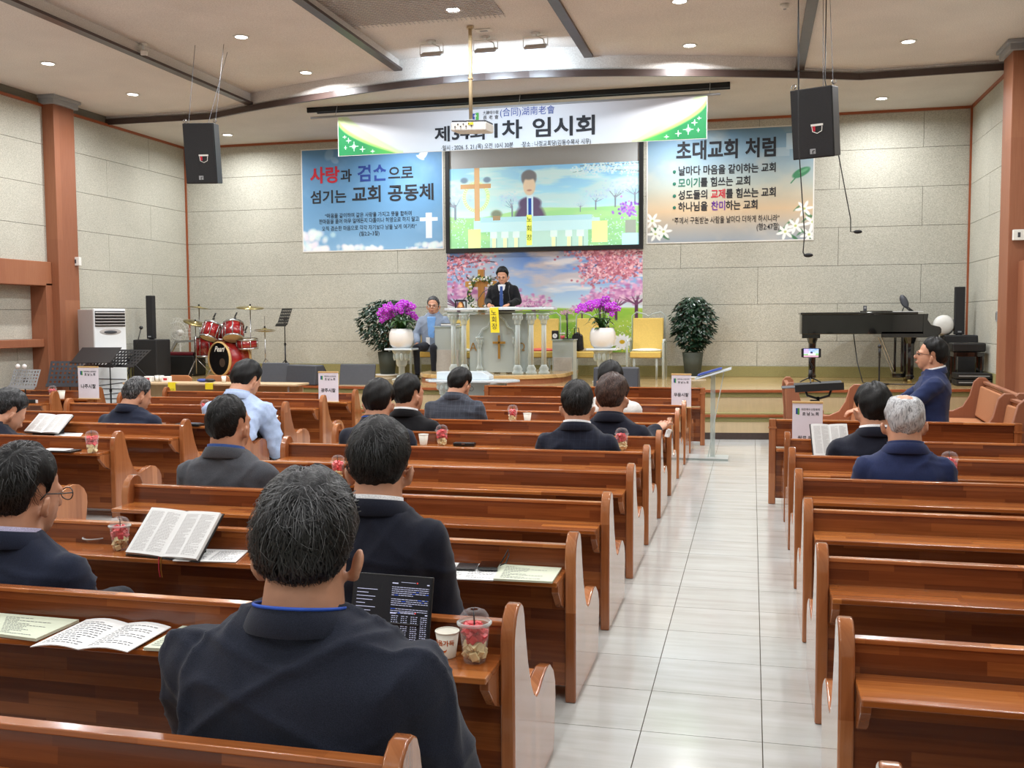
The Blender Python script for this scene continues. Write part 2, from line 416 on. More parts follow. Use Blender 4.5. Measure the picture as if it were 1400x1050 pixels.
for j in range(int((YR-TY0)/SY)-1, int((13.3-TY0)/SY)+1):
    for i in range(x_i0, x_i1):
        x, y = TX0+i*SX, TY0+j*SY
        if -3 <= i <= 1 and 1.6 < y < 13.2:
            if tm is None: tm = m0.mesh('tile', MT['tile'])
            o = bpy.data.objects.new('tile', tm); COL.objects.link(o); o.location = (x, y, 0); o.parent = floor
        else:
            a, b = (x+gap/2, y+gap/2, -.006), (x+SX-gap/2, y+SY-gap/2, 0)
            rest.add([(a[0], a[1], 0), (b[0], a[1], 0), (b[0], b[1], 0), (a[0], b[1], 0)], [(0, 1, 2, 3)])
o = rest.build('tile_field', MT['tile'], floor, kind='stuff')
# acoustic panels hung row by row with recessed joints
ROWZ = [HC, 4.278, 3.670, 3.062, 2.454, 1.846, 1.238, .826]
PM = {}
def panels(wall, axis, fixed, u0, u1, offs, rows=ROWZ, length=2.5, sign=-1, t=.022, zmin=0, zmax=99):
    for r in range(len(rows)-1):
        z1, z0 = min(rows[r], zmax), max(rows[r+1], zmin)
        if z1-z0 < .05: continue
        cuts = [u0]+[u for k in range(-3, 12) for u in [offs[r % 2]+k*length] if u0+.08 < u < u1-.08]+[u1]
        for a, b in zip(cuts[:-1], cuts[1:]):
            key = (axis, sign, round(b-a, 3), round(z1-z0, 3))
            if key not in PM:
                L, Hh, g2 = b-a, z1-z0, .003
                mb = MB()
                d = (L-2*g2, t, Hh-2*g2) if axis == 'x' else (t, L-2*g2, Hh-2*g2)
                mb.box((L/2, sign*t/2, Hh/2) if axis == 'x' else (-sign*t/2, L/2, Hh/2), d)
                PM[key] = mb.mesh('acoustic_panel', MT['panel'])
            o = bpy.data.objects.new('acoustic_panel', PM[key]); COL.objects.link(o)
            o.location = (a, fixed, z0) if axis == 'x' else (fixed, a, z0); o.parent = wall
wb = flat_struct('wall_back', (XL-.3, YB, 0), (XR+.3, YB+.15, 5.4), MT['gapdark'])
jx = at(1263, 175, Y=YB).x
panels(wb, 'x', YB, XL, XR, (jx, jx-1.25))
wl = flat_struct('wall_left', (XL-.35, YR, 0), (XL-.2, YB, 5.4), MT['gapdark'])
o = MB().span((XL-.2, 13.0, 0), (XL, YB, 5.3)).span((XL-.2, YR, 2.3), (XL, 13.0, 5.3)).build('wall_body', MT['gapdark'], wl)
panels(wl, 'y', XL, 13.3, YB, (at(202, 215, X=XL).y, at(144, 230, X=XL).y), sign=-1, length=2.5)
panels(wl, 'y', XL, YR, 12.92, (10.6, 9.4), sign=-1, zmin=2.5)
panels(wl, 'y', XL-.2, YR, 12.75, (11.95, 11.95), rows=[2.2, 1.80, 1.36], sign=-1, length=1.2)
panels(wl, 'y', XL-.2, YR, 12.75, (10, 10), rows=[1.28, .1], sign=-1, length=2.4)
wr = flat_struct('wall_right', (XR, YR, 0), (XR+.15, YB, 5.4), MT['gapdark'])
panels(wr, 'y', XR, 13.9, YB, (15.4, 14.2), sign=1)
panels(wr, 'y', XR, YR, 13.4, (12.1, 10.9), sign=1)
flat_struct('wall_rear', (XL-.3, YR-.15, 0), (XR+.3, YR, 5.4), MT['panel'])
# timber piers and the framed recess of the left wall
def pier(name, x0, x1, y0, y1, cap):
    o = struct(MB().span((x0, y0, 0), (x1, y1, 4.95)).build(name, MT['trimwood'], bevel=.006))
    MB().span((x0-(.0 if cap > 0 else .05), y0-.05, 4.87), (x1+(.05 if cap > 0 else 0), y1+.05, 5.0)).span((x0-(.0 if cap > 0 else .08), y0-.08, 4.95), (x1+(.08 if cap > 0 else 0), y1+.08, 5.0)).build('capital', MT['grey'], o, bevel=.01)
    return o
pier('pillar_left', XL, XL+.22, 12.86, 13.32, 1)
struct(MB().span((XL-.2, YR, 2.16), (XL+.1, 12.86, 2.52)).build('trim_1', MT['trimwood'], bevel=.008))      # header over the recess
struct(MB().span((XL-.2, 12.72, 0), (XL+.1, 12.9, 2.2)).build('trim_2', MT['trimwood'], bevel=.006))       # jamb
struct(MB().span((XL-.2, YR, 1.24), (XL+.04, 12.72, 1.36)).build('trim_3', MT['trimwood'], bevel=.01))      # sill rail
pier('pillar_right', XR-.22, XR, 13.4, 13.86, -1)
struct(MB().span((XR-.06, 13.86, 0), (XR, 14.35, 2.02)).build('trim_4', MT['trimwood'], bevel=.006))
struct(MB().span((XR-.1, 12.2, 0), (XR, 13.4, 2.3)).build('trim_5', MT['trimwood'], bevel=.006))
# brown beads at the wall top and in the corners
struct(MB().span((XL, YB-.05, HC-.04), (XR, YB-.02, HC+.0)).build('trim_6', MT['edgewood']))
struct(MB().span((XL+.02, YR, HC-.04), (XL+.05, YB, HC+.0)).build('trim_7', MT['edgewood']))
struct(MB().span((XR-.05, YR, HC-.04), (XR-.02, YB, HC+.0)).build('trim_8', MT['edgewood']))
struct(MB().span((XL+.02, YB-.05, .65), (XL+.05, YB-.02, HC)).build('trim_9', MT['edgewood']))
struct(MB().span((XR-.05, YB-.05, .65), (XR-.02, YB-.02, HC)).build('trim_10', MT['edgewood']))
# curved dropped ceiling over the stage
ARC = [(-10.4, 14.42), (-9.4, 14.46), (-8.5, 14.5)]
half = [(0, 13.12), (.6, 13.15), (1.2, 13.25), (1.8, 13.38), (2.4, 13.54), (3.0, 13.72), (3.6, 13.93), (4.2, 14.15), (4.95, 14.46)]
pts = [(XM-d, y) for d, y in half[::-1]]+[(XM+d, y) for d, y in half[1:]]
ARC = [(XL, 14.42)]+pts+[(XR, 14.38)]
def ribbon(pts, z0, z1, off0, off1):
    mb = MB(); n = len(pts); a = []; b = []
    for i, (x, y) in enumerate(pts):
        t = Vector((pts[min(i+1, n-1)][0]-pts[max(i-1, 0)][0], pts[min(i+1, n-1)][1]-pts[max(i-1, 0)][1], 0)).normalized()
        nrm = Vector((t.y, -t.x, 0)); a.append(Vector((x, y, 0))+nrm*off0); b.append(Vector((x, y, 0))+nrm*off1)
    rings = [[Vector((p.x, p.y, z0)), Vector((p.x, p.y, z1)), Vector((q.x, q.y, z1)), Vector((q.x, q.y, z0))] for p, q in zip(a, b)]
    return mb.loft(rings)
struct(ribbon(ARC, HC+.0, 5.42, -.06, 0).build('ceiling_fascia', MT['ceil']))
struct(ribbon(ARC, HC-.015, HC+.075, 0, .035).build('trim_11', MT['darkmold']))
struct(MB().prism([(x, y) for x, y in ARC]+[(XR+.1, YB+.1), (XL-.1, YB+.1)], 'z', HC, HC+.1).build('ceiling_stage', MT['ceil2']))
ZN = [(XL-.3, -7.6, 5.0), (-7.6, -4.85, 5.14), (-4.85, -2.15, 5.26), (-2.15, .6, 5.14), (.6, XR+.3, 5.0)]
CE = bpy.data.objects.new('ceiling', None); COL.objects.link(CE); struct(CE)
for a, b, z in ZN:
    o = MB().span((a, YR-.1, z), (b, 14.6, 5.45)).build('ceiling_field', MT['ceil'], CE)
for x, z in ((-7.6, 5.0), (-4.85, 5.14), (-2.15, 5.14), (.6, 5.0)):
    struct(MB().span((x-.07, YR, z-.035), (x+.05, 14.12 if abs(x-XM) > 2 else 13.26, z)).build('trim_12', MT['darkmold']))
# perforated air grille in the centre of the ceiling
vt = thing('air_grille', 'large perforated air return grille in the middle of the ceiling', 'grille', (-3.9, 10.7, 5.247))
vb = MB()
for k in range(34): vb.box((0, -2+k*.06*1.0+.9, -.004), (2.0, .008, .008))
for k in range(34): vb.box((-1+k*.06, 0, -.004), (.008, 2.0, .008))
vb.build('grille_mesh', MT['acgrey'], vt, kind='stuff')
# ------------------------------------------------------------------ the stage
def stage_y(x): return 13.12+.022*(x-XM)**2
def curve_pts(off, n=24): return [(XL+(XR-XL)*i/n, stage_y(XL+(XR-XL)*i/n)+off) for i in range(n+1)]
def slab(off, z0, z1, mat, name, back=YB):
    p = curve_pts(off); return struct(MB().prism(p+[(XR, back), (XL, back)], 'z', z0, z1).build(name, mat))
slab(0, 0, .09, MT['basedark'], 'stage_plinth')
slab(.0, .09, .235, MT['cream'], 'stage_riser')
slab(-.005, .235, .30, MT['carpet'], 'stage_riser_band')
slab(-.03, .30, .33, MT['edgewood'], 'stage_tread_edge')
slab(.03, .33, .345, MT['carpet'], 'stage_tread')
slab(.22, .345, .55, MT['cream'], 'stage_riser_upper')
slab(.21, .55, .615, MT['carpet'], 'stage_riser_upper_band')
slab(.18, .615, ST-.002, MT['edgewood'], 'stage_edge')
slab(.24, ST-.003, ST, MT['honey'], 'stage_floor')
struct(MB().span((XL, YB-.06, ST), (XR, YB-.023, .826)).build('baseboard_back', MT['carpet'], bevel=.006))
struct(MB().span((XL+.0, 13.4, ST), (XL+.04, YB-.06, .826)).build('baseboard_left', MT['carpet']))
struct(MB().span((XR-.04, 14.4, ST), (XR, YB-.06, .826)).build('baseboard_right', MT['carpet']))
# ------------------------------------------------------------------ recessed lamps
LM = None
def lamp(x, y, z, label, group='recessed ceiling downlights', pw=1.0):
    global LM
    if LM is None:
        t = thing('ceiling_light', label, 'light', (x, y, z), 0, group)
        MB().lathe([(.075, -.012), (.098, -.012), (.098, 0), (.075, 0)], seg=24, cap=False).build('trim_ring', MT['white'], t, smooth=True)
        MB().lathe([(.078, -.006), (.078, 0)], seg=24).build('diffuser', MT['lampglow'], t); LM = t
    else: t = copy_tree(LM, (x, y, z), 0, label, group)
    ld = bpy.data.lights.new('lamp', 'AREA'); ld.shape = 'DISK'; ld.size = .15; ld.energy = LAMP_W*pw; ld.color = (.97, .985, 1)
    ld.spread = R(165)
    lo = bpy.data.objects.new('lamp_light', ld); COL.objects.link(lo); lo.location = (x, y, z-.02); lo.parent = None
    return t
names = ['far left', 'left', 'middle', 'right', 'far right']
for jy, y in enumerate([13.12, 11.3, 9.4, 7.5, 5.6, 3.7, 1.8, -.3, -2.2]):
    for ix, (x, z) in enumerate([(-9.0, 5.0), (-6.2, 5.14), (-3.45, 5.26), (-.82, 5.14), (1.83, 5.0)]):
        if jy == 0 and ix == 2: continue
        rowname = ['first', 'second', 'third', 'fourth', 'fifth', 'sixth', 'seventh', 'eighth', 'ninth'][jy]+' row counted from the stage'
        lamp(x, y, z, 'round white recessed ceiling lamp, %s column, %s' % (names[ix], rowname), pw=[1.45, 1.3, 1.1, .9, .75, .62, .55, .5, .5][jy])
for x, nm in ((-8.95, 'left'), (1.84, 'right')):
    lamp(x, 15.75, HC, 'round white recessed lamp in the low stage ceiling at the %s' % nm, pw=1.3)
for x, nm in ((-5.9, 'left of'), (-1.2, 'right of')):  # extra unseen lamps, added to lighten the wall centre and posters
    lamp(x, 15.75, HC, 'added round fill lamp in the stage ceiling %s the screen, hidden by the banner' % nm, pw=1.4)
# three small floodlights hung from the ceiling, washing the curved fascia and the stage
fl0 = None
for i, (px, py) in enumerate(((590, 68), (664, 64), (732, 58))):
    p = at(px, py, Y=12.5); zc = 5.26 if -4.85 < p.x < -2.15 else 5.14
    lab = 'small white floodlight on a bracket under the ceiling, %s of the three' % ['leftmost', 'middle one', 'rightmost'][i]
    if fl0 is None:
        t = thing('floodlight', lab, 'light', (p.x, 12.5, zc), 0, 'floodlights before the stage')
        MB().lathe([(.05, -.02), (.06, 0)], seg=14).build('mount', MT['white'], t, smooth=True)
        MB().box((0, 0, -.17), (.28, .13, .035), (R(28), 0, 0)).build('housing', MT['acgrey'], t, bevel=.01)
        MB().tube([(-.16, 0, -.17), (-.16, 0, -.04), (.16, 0, -.04), (.16, 0, -.17)], .006).build('bracket', MT['white'], t)
        MB().tube([(.0, 0, 0), (.03, -.03, -.05), (.1, .02, -.08), (.12, 0, -.15)], .007).build('cable', MT['white'], t)
        MB().box((0, .012, -.19), (.25, .11, .008), (R(28), 0, 0)).build('lens', emit('flood_glow', (220, 238, 255), 2), t)
        fl0 = t
    else: copy_tree(fl0, (p.x, 12.5, zc), 0, lab, 'floodlights before the stage')
    ld = bpy.data.lights.new('flood', 'AREA'); ld.shape = 'RECTANGLE'; ld.size = .27; ld.size_y = .12; ld.energy = 13; ld.color = (.70, .86, 1)
    lo = bpy.data.objects.new('flood_light', ld); COL.objects.link(lo); lo.location = (p.x, 12.55, 4.93); lo.rotation_euler = (R(62), 0, 0)
# ------------------------------------------------------------------ pews
PROF = [(0, 0), (0, .60), (.008, .645), (.03, .685), (.065, .708), (.10, .71), (.128, .695), (.145, .66), (.16, .60), (.195, .49), (.24, .40), (.285, .345),
        (.32, .325), (.36, .328), (.42, .35), (.49, .365), (.56, .352), (.615, .315), (.648, .26), (.652, .20), (.635, .10), (.615, 0)]
TE = .047
def make_pew(L, label, group, loc, rz=0):
    """origin: rear face on the floor, left end; x along the seat, y towards the stage"""
    t = thing('pew', label, 'pew', loc, rz, group)
    mb = MB().prism(PROF, 'x', 0, TE); mb.build('end_panel', MT['pew_end'], t, bevel=.008)
    mb = MB().prism(PROF, 'x', L-TE, L); mb.build('end_panel', MT['pew_end'], t, bevel=.008)
    i0, i1 = TE, L-TE
    MB().prism([(.03, .30), (.065, .645), (.093, .645), (.06, .30)], 'x', i0, i1).build('backrest', MT['pew'], t)
    MB().prism([(.058, .640), (.060, .656), (.1, .656), (.098, .640)], 'x', i0, i1).build('top_rail', MT['pew_top'], t, bevel=.004)
    MB().span((i0, .012, .07), (i1, .034, .53)).build('rear_panel', MT['pew'], t)
    MB().span((i0, -.16, .532), (i1, .056, .554)).build('book_shelf', MT['pew_shelf'], t, bevel=.005)
    for a in (i0+.002, i1-.032):
        MB().prism([(.012, .532), (-.12, .532), (-.12, .50), (-.05, .43), (.012, .40)], 'x', a, a+.03).build('bracket', MT['pew_end'], t, bevel=.003)
    MB().prism([(.06, .318), (.06, .342), (.5, .352), (.52, .335), (.51, .325)], 'x', i0, i1).build('seat', MT['pew_shelf'], t, bevel=.003)
    MB().span((i0, .42, .25), (i1, .44, .326)).build('seat_apron', MT['pew'], t)
    for fx in ((.5,) if L < 3.5 else (.33, .67)):
        MB().prism([(.034, 0), (.034, .318), (.42, .318), (.30, .12), (.28, 0)], 'x', L*fx-.015, L*fx+.015).build('support', MT['pew'], t)
    return t
ords = ['front', 'second', 'third', 'fourth', 'fifth', 'sixth', 'seventh', 'eighth', 'ninth', 'tenth', 'rearmost']
proto = None
for k, yy in enumerate([11.85, 10.9, 9.92, 8.93, 7.88, 6.92, 5.985, 4.945, 3.954, 2.875, 1.855]):
    lab = 'brown varnished wooden pew, %s row of the middle block left of the tiled aisle' % (ords[k] if k else 'frontmost')
    if proto is None: proto = make_pew(2.85, lab, 'pews of the middle block', (-3.55, yy, 0))
    else: copy_tree(proto, (-3.55, yy, 0), 0, lab, 'pews of the middle block')
for k, y in enumerate(range(12, 4, -1)):
    copy_tree(proto, (-7.9, y-.03, 0), 0, 'brown varnished wooden pew, %s row of the left block between the two left aisles' % ords[k], 'pews of the left block')
for k, y in enumerate((11.9, 11.15, 10.1, 9.1)):
    pass
pll = make_pew(1.5, 'short wooden pew by the left wall, front row beside the floor air conditioner', 'pews by the left wall', (-10.3, 11.8, 0))
copy_tree(pll, (-10.38, 11.0, 0), 0, 'short wooden pew by the left wall, second row', 'pews by the left wall')
pr = make_pew(2.55, 'brown varnished wooden pew, front row of the right block', 'pews of the right block', (.255, 7.95, 0))
for k, y in enumerate((6.98, 5.97, 4.97, 3.96, 2.95, 1.95)):
    copy_tree(pr, (.255, y, 0), 0, 'brown varnished wooden pew, %s row of the right block' % ords[k+1], 'pews of the right block')
# front screens with a shelf before the first pews
def screen(L, loc, label, group):
    t = thing('pew_front_screen', label, 'screen', loc, 0, group)
    for a in (0, L-.06):
        MB().span((a, 0, .0), (a+.06, .06, .74)).build('post', MT['pew_end'], t, bevel=.008)
        MB().span((a-.006, -.006, .66), (a+.066, .066, .675)).build('collar', MT['pew_end'], t)
    MB().span((.06, .02, .50), (L-.06, .045, .72)).build('upper_panel', MT['pew'], t, bevel=.003)
    MB().span((.06, -.1, .47), (L-.06, .045, .49)).build('book_shelf', MT['pew_shelf'], t, bevel=.004)
    MB().span((.06, .025, .05), (L-.06, .04, .47)).build('lower_panel', MT['pew'], t)
    MB().span((.06, .0, .72), (L-.06, .055, .738)).build('top_rail', MT['pew_top'], t, bevel=.004)
    return t
screen(2.9, (-3.47, 12.62, 0), 'wooden screen with shelf standing before the front middle pew', 'screens before the pews')
screen(2.0, (.15, 8.72, 0), 'wooden screen with shelf standing before the front right pew', 'screens before the pews')
# choir benches with orange cushions near the stage, right
CP = [(0, 0), (0, .5), (-.03, .8), (-.02, .88), (.03, .93), (.10, .93), (.15, .88), (.19, .72), (.26, .60), (.36, .55), (.5, .54), (.58, .52), (.62, .46), (.6, .3), (.58, 0)]
def bench(L, loc, rz, label):
    """x along the bench, y towards the sitter's knees"""
    t = thing('cushioned_bench', label, 'bench', loc, rz, 'cushioned choir benches')
    MB().prism(CP, 'x', 0, .05).build('end_panel', MT['trimwood'], t, bevel=.01)
    MB().prism(CP, 'x', L-.05, L).build('end_panel', MT['trimwood'], t, bevel=.01)
    MB().prism([(.05, .3), (.01, .86), (.04, .86), (.08, .3)], 'x', .05, L-.05).build('backrest', MT['pew'], t)
    MB().prism([(.0, .86), (.0, .885), (.055, .885), (.055, .86)], 'x', .05, L-.05).build('top_rail', MT['trimwood'], t, bevel=.004)
    MB().prism([(.085, .47), (.045, .83), (.085, .835), (.135, .5)], 'x', .06, L-.06).build('back_cushion', MT['cushion'], t, bevel=.015)
    MB().span((.06, .09, .40), (L-.06, .54, .47)).build('seat_cushion', MT['cushion'], t, bevel=.02)
    MB().span((.05, .08, .36), (L-.05, .54, .40)).span((.05, .50, .1), (L-.05, .52, .36)).build('seat_board', MT['pew'], t)
    return t
B1 = bench(2.5, (2.42, 9.55, 0), R(86), 'orange cushioned wooden bench on which the man facing left sits')
b2 = bench(.72, (2.28, 8.8, 0), R(90), 'orange cushioned wooden bench nearest the right edge, behind the bench of the sitting man')
b3 = bench(1.9, (1.22, 9.75, 0), R(90), 'orange cushioned wooden bench with its end panel before the stage, beside the music stand')
b4 = bench(1.2, (.40, 13.05, 0), R(-90), 'wooden bench facing right, its tall end panel behind the paper sign')
b3.scale = (1, 1, .93); b4.scale = (1, .8, .93)
# ------------------------------------------------------------------ people
def remesh(mb, voxel, smooth=6, mat=None, name='body', wrinkle=0, seed=0, keep=None):
    me = mb.mesh(name); o = bpy.data.objects.new('tmp', me)
    r = o.modifiers.new('r', 'REMESH'); r.mode = 'VOXEL'; r.voxel_size = voxel
    s = o.modifiers.new('s', 'SMOOTH'); s.factor = .5; s.iterations = smooth
    out = baked(o)
    bpy.data.objects.remove(o); bpy.data.meshes.remove(me)
    n = len(out.vertices); co = np.empty(n*3, np.float32); out.vertices.foreach_get('co', co); co = co.reshape(-1, 3)
    if wrinkle:
        no = np.empty(n*3, np.float32); out.vertices.foreach_get('normal', no); no = no.reshape(-1, 3)
        rs = np.random.RandomState(seed); h = np.zeros(n)
        for q in range(9):       # a few crossing soft folds, strongest near elbows and waist
            d = rs.randn(3); d[2] *= 1.4; d /= np.linalg.norm(d); w = rs.uniform(22, 55)
            ph = rs.uniform(0, 6); wob = np.sin(co @ (rs.randn(3)*9)+rs.uniform(0, 6))
            gate = np.clip(np.sin(co @ (rs.randn(3)*6)+rs.uniform(0, 6)), 0, 1)
            h += gate*(1-np.abs(np.sin(co @ d*w*.5+ph+wob*1.3)))**3
        co = co + no*(h*wrinkle)[:, None]; out.vertices.foreach_set('co', co.astype(np.float32).ravel())
    out.polygons.foreach_set('use_smooth', [True]*len(out.polygons)); out.name = name
    out.materials.clear()
    if mat: out.materials.append(mat)
    return out
def link(name, me, parent):
    o = bpy.data.objects.new(name, me); COL.objects.link(o); o.parent = parent; return o
def capsule(mb, a, b, ra, rb, seg=12, fl=1):
    a, b = Vector(a), Vector(b); n = 5
    mb.tube([a+(b-a)*i/n for i in range(n+1)], [ra+(rb-ra)*i/n for i in range(n+1)], seg)
    mb.ell(a, (ra, ra, ra), seg=seg, rings=8); mb.ell(b, (rb, rb, rb), seg=seg, rings=8)
def cloth(name, c, bump=.25, check=0, rough=.85):
    n = NT(name); p = n.b.inputs; v = n.coord('Object')
    a = n.n('ShaderNodeTexNoise', Scale=420.0, Detail=2.0); n.l(v, a.inputs['Vector'])
    b = n.n('ShaderNodeTexNoise', Scale=9.0, Detail=3.0); n.l(v, b.inputs['Vector'])
    c = lin(c); f = n.ramp(a.outputs['Fac'], [(.35, tuple(x*.72 for x in c[:3])+(1,)), (.65, tuple(min(1, x*1.25) for x in c[:3])+(1,))])
    f = n.mix(f, n.ramp(b.outputs['Fac'], [(.3, (.85, .85, .85, 1)), (.7, (1, 1, 1, 1))]), 1.0, 'MULTIPLY')
    if check:
        br = n.n('ShaderNodeTexBrick'); mp = n.n('ShaderNodeMapping'); mp.inputs['Rotation'].default_value = (R(90), 0, 0); n.l(v, mp.inputs[0]); n.l(mp.outputs[0], br.inputs['Vector'])
        br.offset = 0
        for k, w in (('Scale', 1.0), ('Mortar Size', .0016), ('Brick Width', .045), ('Row Height', .055)): br.inputs[k].default_value = w
        f = n.mix(f, tuple(min(1, x*1.5) for x in c[:3])+(1,), br.outputs['Fac'])
    n.l(f, p['Base Color']); p['Roughness'].default_value = rough; p['Sheen Weight'].default_value = .12; p['Specular IOR Level'].default_value = .15
    n.bump(a.outputs['Fac'], bump, .002)
    return n.m
def hairmat(name, dark, light, amount, rough=.42):
    n = NT(name); p = n.b.inputs; v = n.coord('Object', (26, 26, 5))
    a = n.n('ShaderNodeTexNoise', Scale=4.0, Detail=5.0, Distortion=1.2); n.l(v, a.inputs['Vector'])
    n.l(n.ramp(a.outputs['Fac'], [(.62-amount*.35, lin(dark)), (.80-amount*.3, lin(light))]), p['Base Color'])
    p['Roughness'].default_value = rough; p['Specular IOR Level'].default_value = .22; n.bump(a.outputs['Fac'], .6, .004)
    return n.m
HB = hairmat('black_hair', (13, 12, 12), (30, 28, 27), .3, .5)
HG = hairmat('greying_hair', (24, 24, 25), (120, 120, 122), .45)
HGB = hairmat('grey_flecked_hair', (16, 16, 17), (66, 66, 68), .42)
HW = hairmat('white_hair', (110, 110, 112), (190, 190, 192), .8)
HBR = hairmat('brown_hair', (40, 26, 22), (84, 62, 52), .5)
ST1 = plain('dark_strands', (20, 19, 19), .4); ST2 = plain('silver_strands', (120, 120, 122), .4)
def hairline(phi):
    """height of the hairline over the head centre; phi 0 at the nape, pi at the forehead"""
    return np.interp(phi, [0, .7, 1.1, 1.3, 1.45, 1.7, 1.82, 2.1, 2.5, PI], [-.108, -.098, -.055, -.005, .028, .028, .0, .035, .068, .078])
def hair_mesh(k, Mh, mat, thick=.014, bald=None, seg=56, rings=40, seed=1, up=0, part=None):
    rs = np.random.RandomState(seed); vs = []; ph = rs.uniform(0, 6, 6)
    for i in range(rings+1):
        th = PI*i/rings
        for j in range(seg):
            t = 2*PI*j/seg; d = Vector((math.sin(th)*math.cos(t), math.sin(th)*math.sin(t), math.cos(th)))
            p = Vector((d.x*.0765, d.y*.0965-.014, d.z*.100+.020))
            phi = abs(math.atan2(p.x, -(p.y+.014))); zl = float(hairline(phi))
            m = min(1, max(0, (p.z-zl)/(.09 if phi < 1.3 else .04))); m = m**.8
            if bald:
                q = (d-Vector(bald[0]).normalized()).length; m *= min(1, max(0, (q-bald[1])/.25))
            bump = .0025*math.sin(7*t+ph[0]+3*th)+.0018*math.sin(17*t+ph[1])+.0015*math.sin(11*th+5*t+ph[2])
            tk = (thick+(up*.012 if d.z > .4 else 0)*max(0, d.z-.4)+bump)*m
            if part is not None and d.z > .3: tk -= .009*math.exp(-((d.x-part)/.10)**2)*m*(1 if d.y > -.75 else 0)
            if m <= .001: tk = -.016
            elif m < .25: tk = -.004+tk
            vs.append(Mh @ ((p+d*tk)*k))
    fs = [(i*seg+j, (i+1)*seg+j, (i+1)*seg+(j+1) % seg, i*seg+(j+1) % seg) for i in range(rings) for j in range(seg)]
    mb = MB(); mb.add(vs, fs); return mb.mesh('hair', mat, True)
def p0z(d, zmin):
    zz = d.z*.100+.020; phi = abs(math.atan2(d.x*.0765, -d.y*.0965)); return max(.05, min(1, (zz-float(hairline(phi)))/.075))
def strands(k, Mh, n, mat, thick=.016, length=.06, seed=3, wave=.4, w=.0009, whorl=(0.1, -.55, .83), lift=.006, zmin=-.04):
    rs = np.random.RandomState(seed); mb = MB(); wh = Vector(whorl).normalized()
    for q in range(n):
        d = Vector(rs.randn(3)).normalized(); p = Vector((d.x*.0765, d.y*.0965-.014, d.z*.100+.020))
        phi = abs(math.atan2(p.x, -(p.y+.014)))
        zl = float(hairline(phi))
        if p.z < max(zmin, zl+.045): continue
        if phi > 2.0 and p.z < zl+.03: continue
        fade = min(1, (p.z-zl)/.09)
        cur = d.copy(); fl = (d-wh*d.dot(wh))
        if fl.length < 1e-3: continue
        side = d.cross(fl.normalized()); ang = rs.normal(0, .35); bend = rs.normal(0, wave)+.35*wave
        pts = []; steps = 6; L = length*rs.uniform(.6, 1.2)/.09*(.35+.65*fade)
        for i in range(steps+1):
            f = i/steps; hh = p0z(cur, zmin); lf = thick*hh+.0012+lift*hh*math.sin(PI*f)*rs.uniform(.3, 1.0)-.003*(f > .9)
            pts.append(Mh @ (Vector((cur.x*(.0765+lf), cur.y*(.0965+lf)-.014, cur.z*(.100+lf)+.020))*k))
            away = (cur-wh*cur.dot(wh)).normalized(); sd = cur.cross(away)
            a_ = ang+bend*f*2; stp = (away*math.cos(a_)+sd*math.sin(a_)); stp = (stp-cur*stp.dot(cur)).normalized()
            cur = (cur+stp*L/steps).normalized()
        vs = []; ctr = Mh @ (Vector((0, -.014, .02))*k)
        for i, p in enumerate(pts):
            t = pts[min(i+1, steps)]-pts[max(0, i-1)]; s_ = t.cross(p-ctr).normalized()*(w*k*(1-.7*i/steps)); vs += [p-s_, p+s_]
        mb.add(vs, [(2*i, 2*i+1, 2*i+3, 2*i+2) for i in range(steps)])
    return mb.mesh('hair_strands', mat, True)
def hand(mb, w, d, k, up=(0, 0, 1), side=1, curl=.5):
    """palm and five fingers leaving the wrist w along d"""
    w = Vector(w); d = Vector(d).normalized(); up = Vector(up); s = d.cross(up).normalized()*side; up = s.cross(d).normalized()*side
    m3 = Matrix((s, d, up)).transposed()
    mb.ell(w+d*.045*k, (.040*k, .05*k, .016*k), rot=m3, seg=12, rings=8)
    for i, (off, L) in enumerate(((-.029, .062), (-.010, .074), (.010, .070), (.028, .054))):
        a = w+d*.082*k+s*off*k; r = .0085*k
        p1 = a+d*L*.45*k-up*.010*k*curl; p2 = p1+(d*(1-curl*.6)-up*curl).normalized()*L*.33*k; p3 = p2+(d*(1-curl)-up*curl*1.4).normalized()*L*.28*k
        mb.tube([a-d*.02*k, p1, p2, p3], [r*1.05, r, r*.9, r*.7], 8); mb.ell(p3, (r*.7,)*3, seg=8, rings=6)
    a = w+d*.03*k-s*.034*k; mb.tube([a, a+(d*.7-s*.7)*.035*k-up*.008*k, a+(d*1.0-s*.35)*.062*k-up*.02*k], [.0115*k, .010*k, .0075*k], 8)
def ring(cx, cy, cz, rx, ry, tilt, seg=28):
    return [Vector((cx+rx*math.cos(2*PI*j/seg), cy+ry*math.sin(2*PI*j/seg), cz-tilt*math.sin(2*PI*j/seg))) for j in range(seg)]
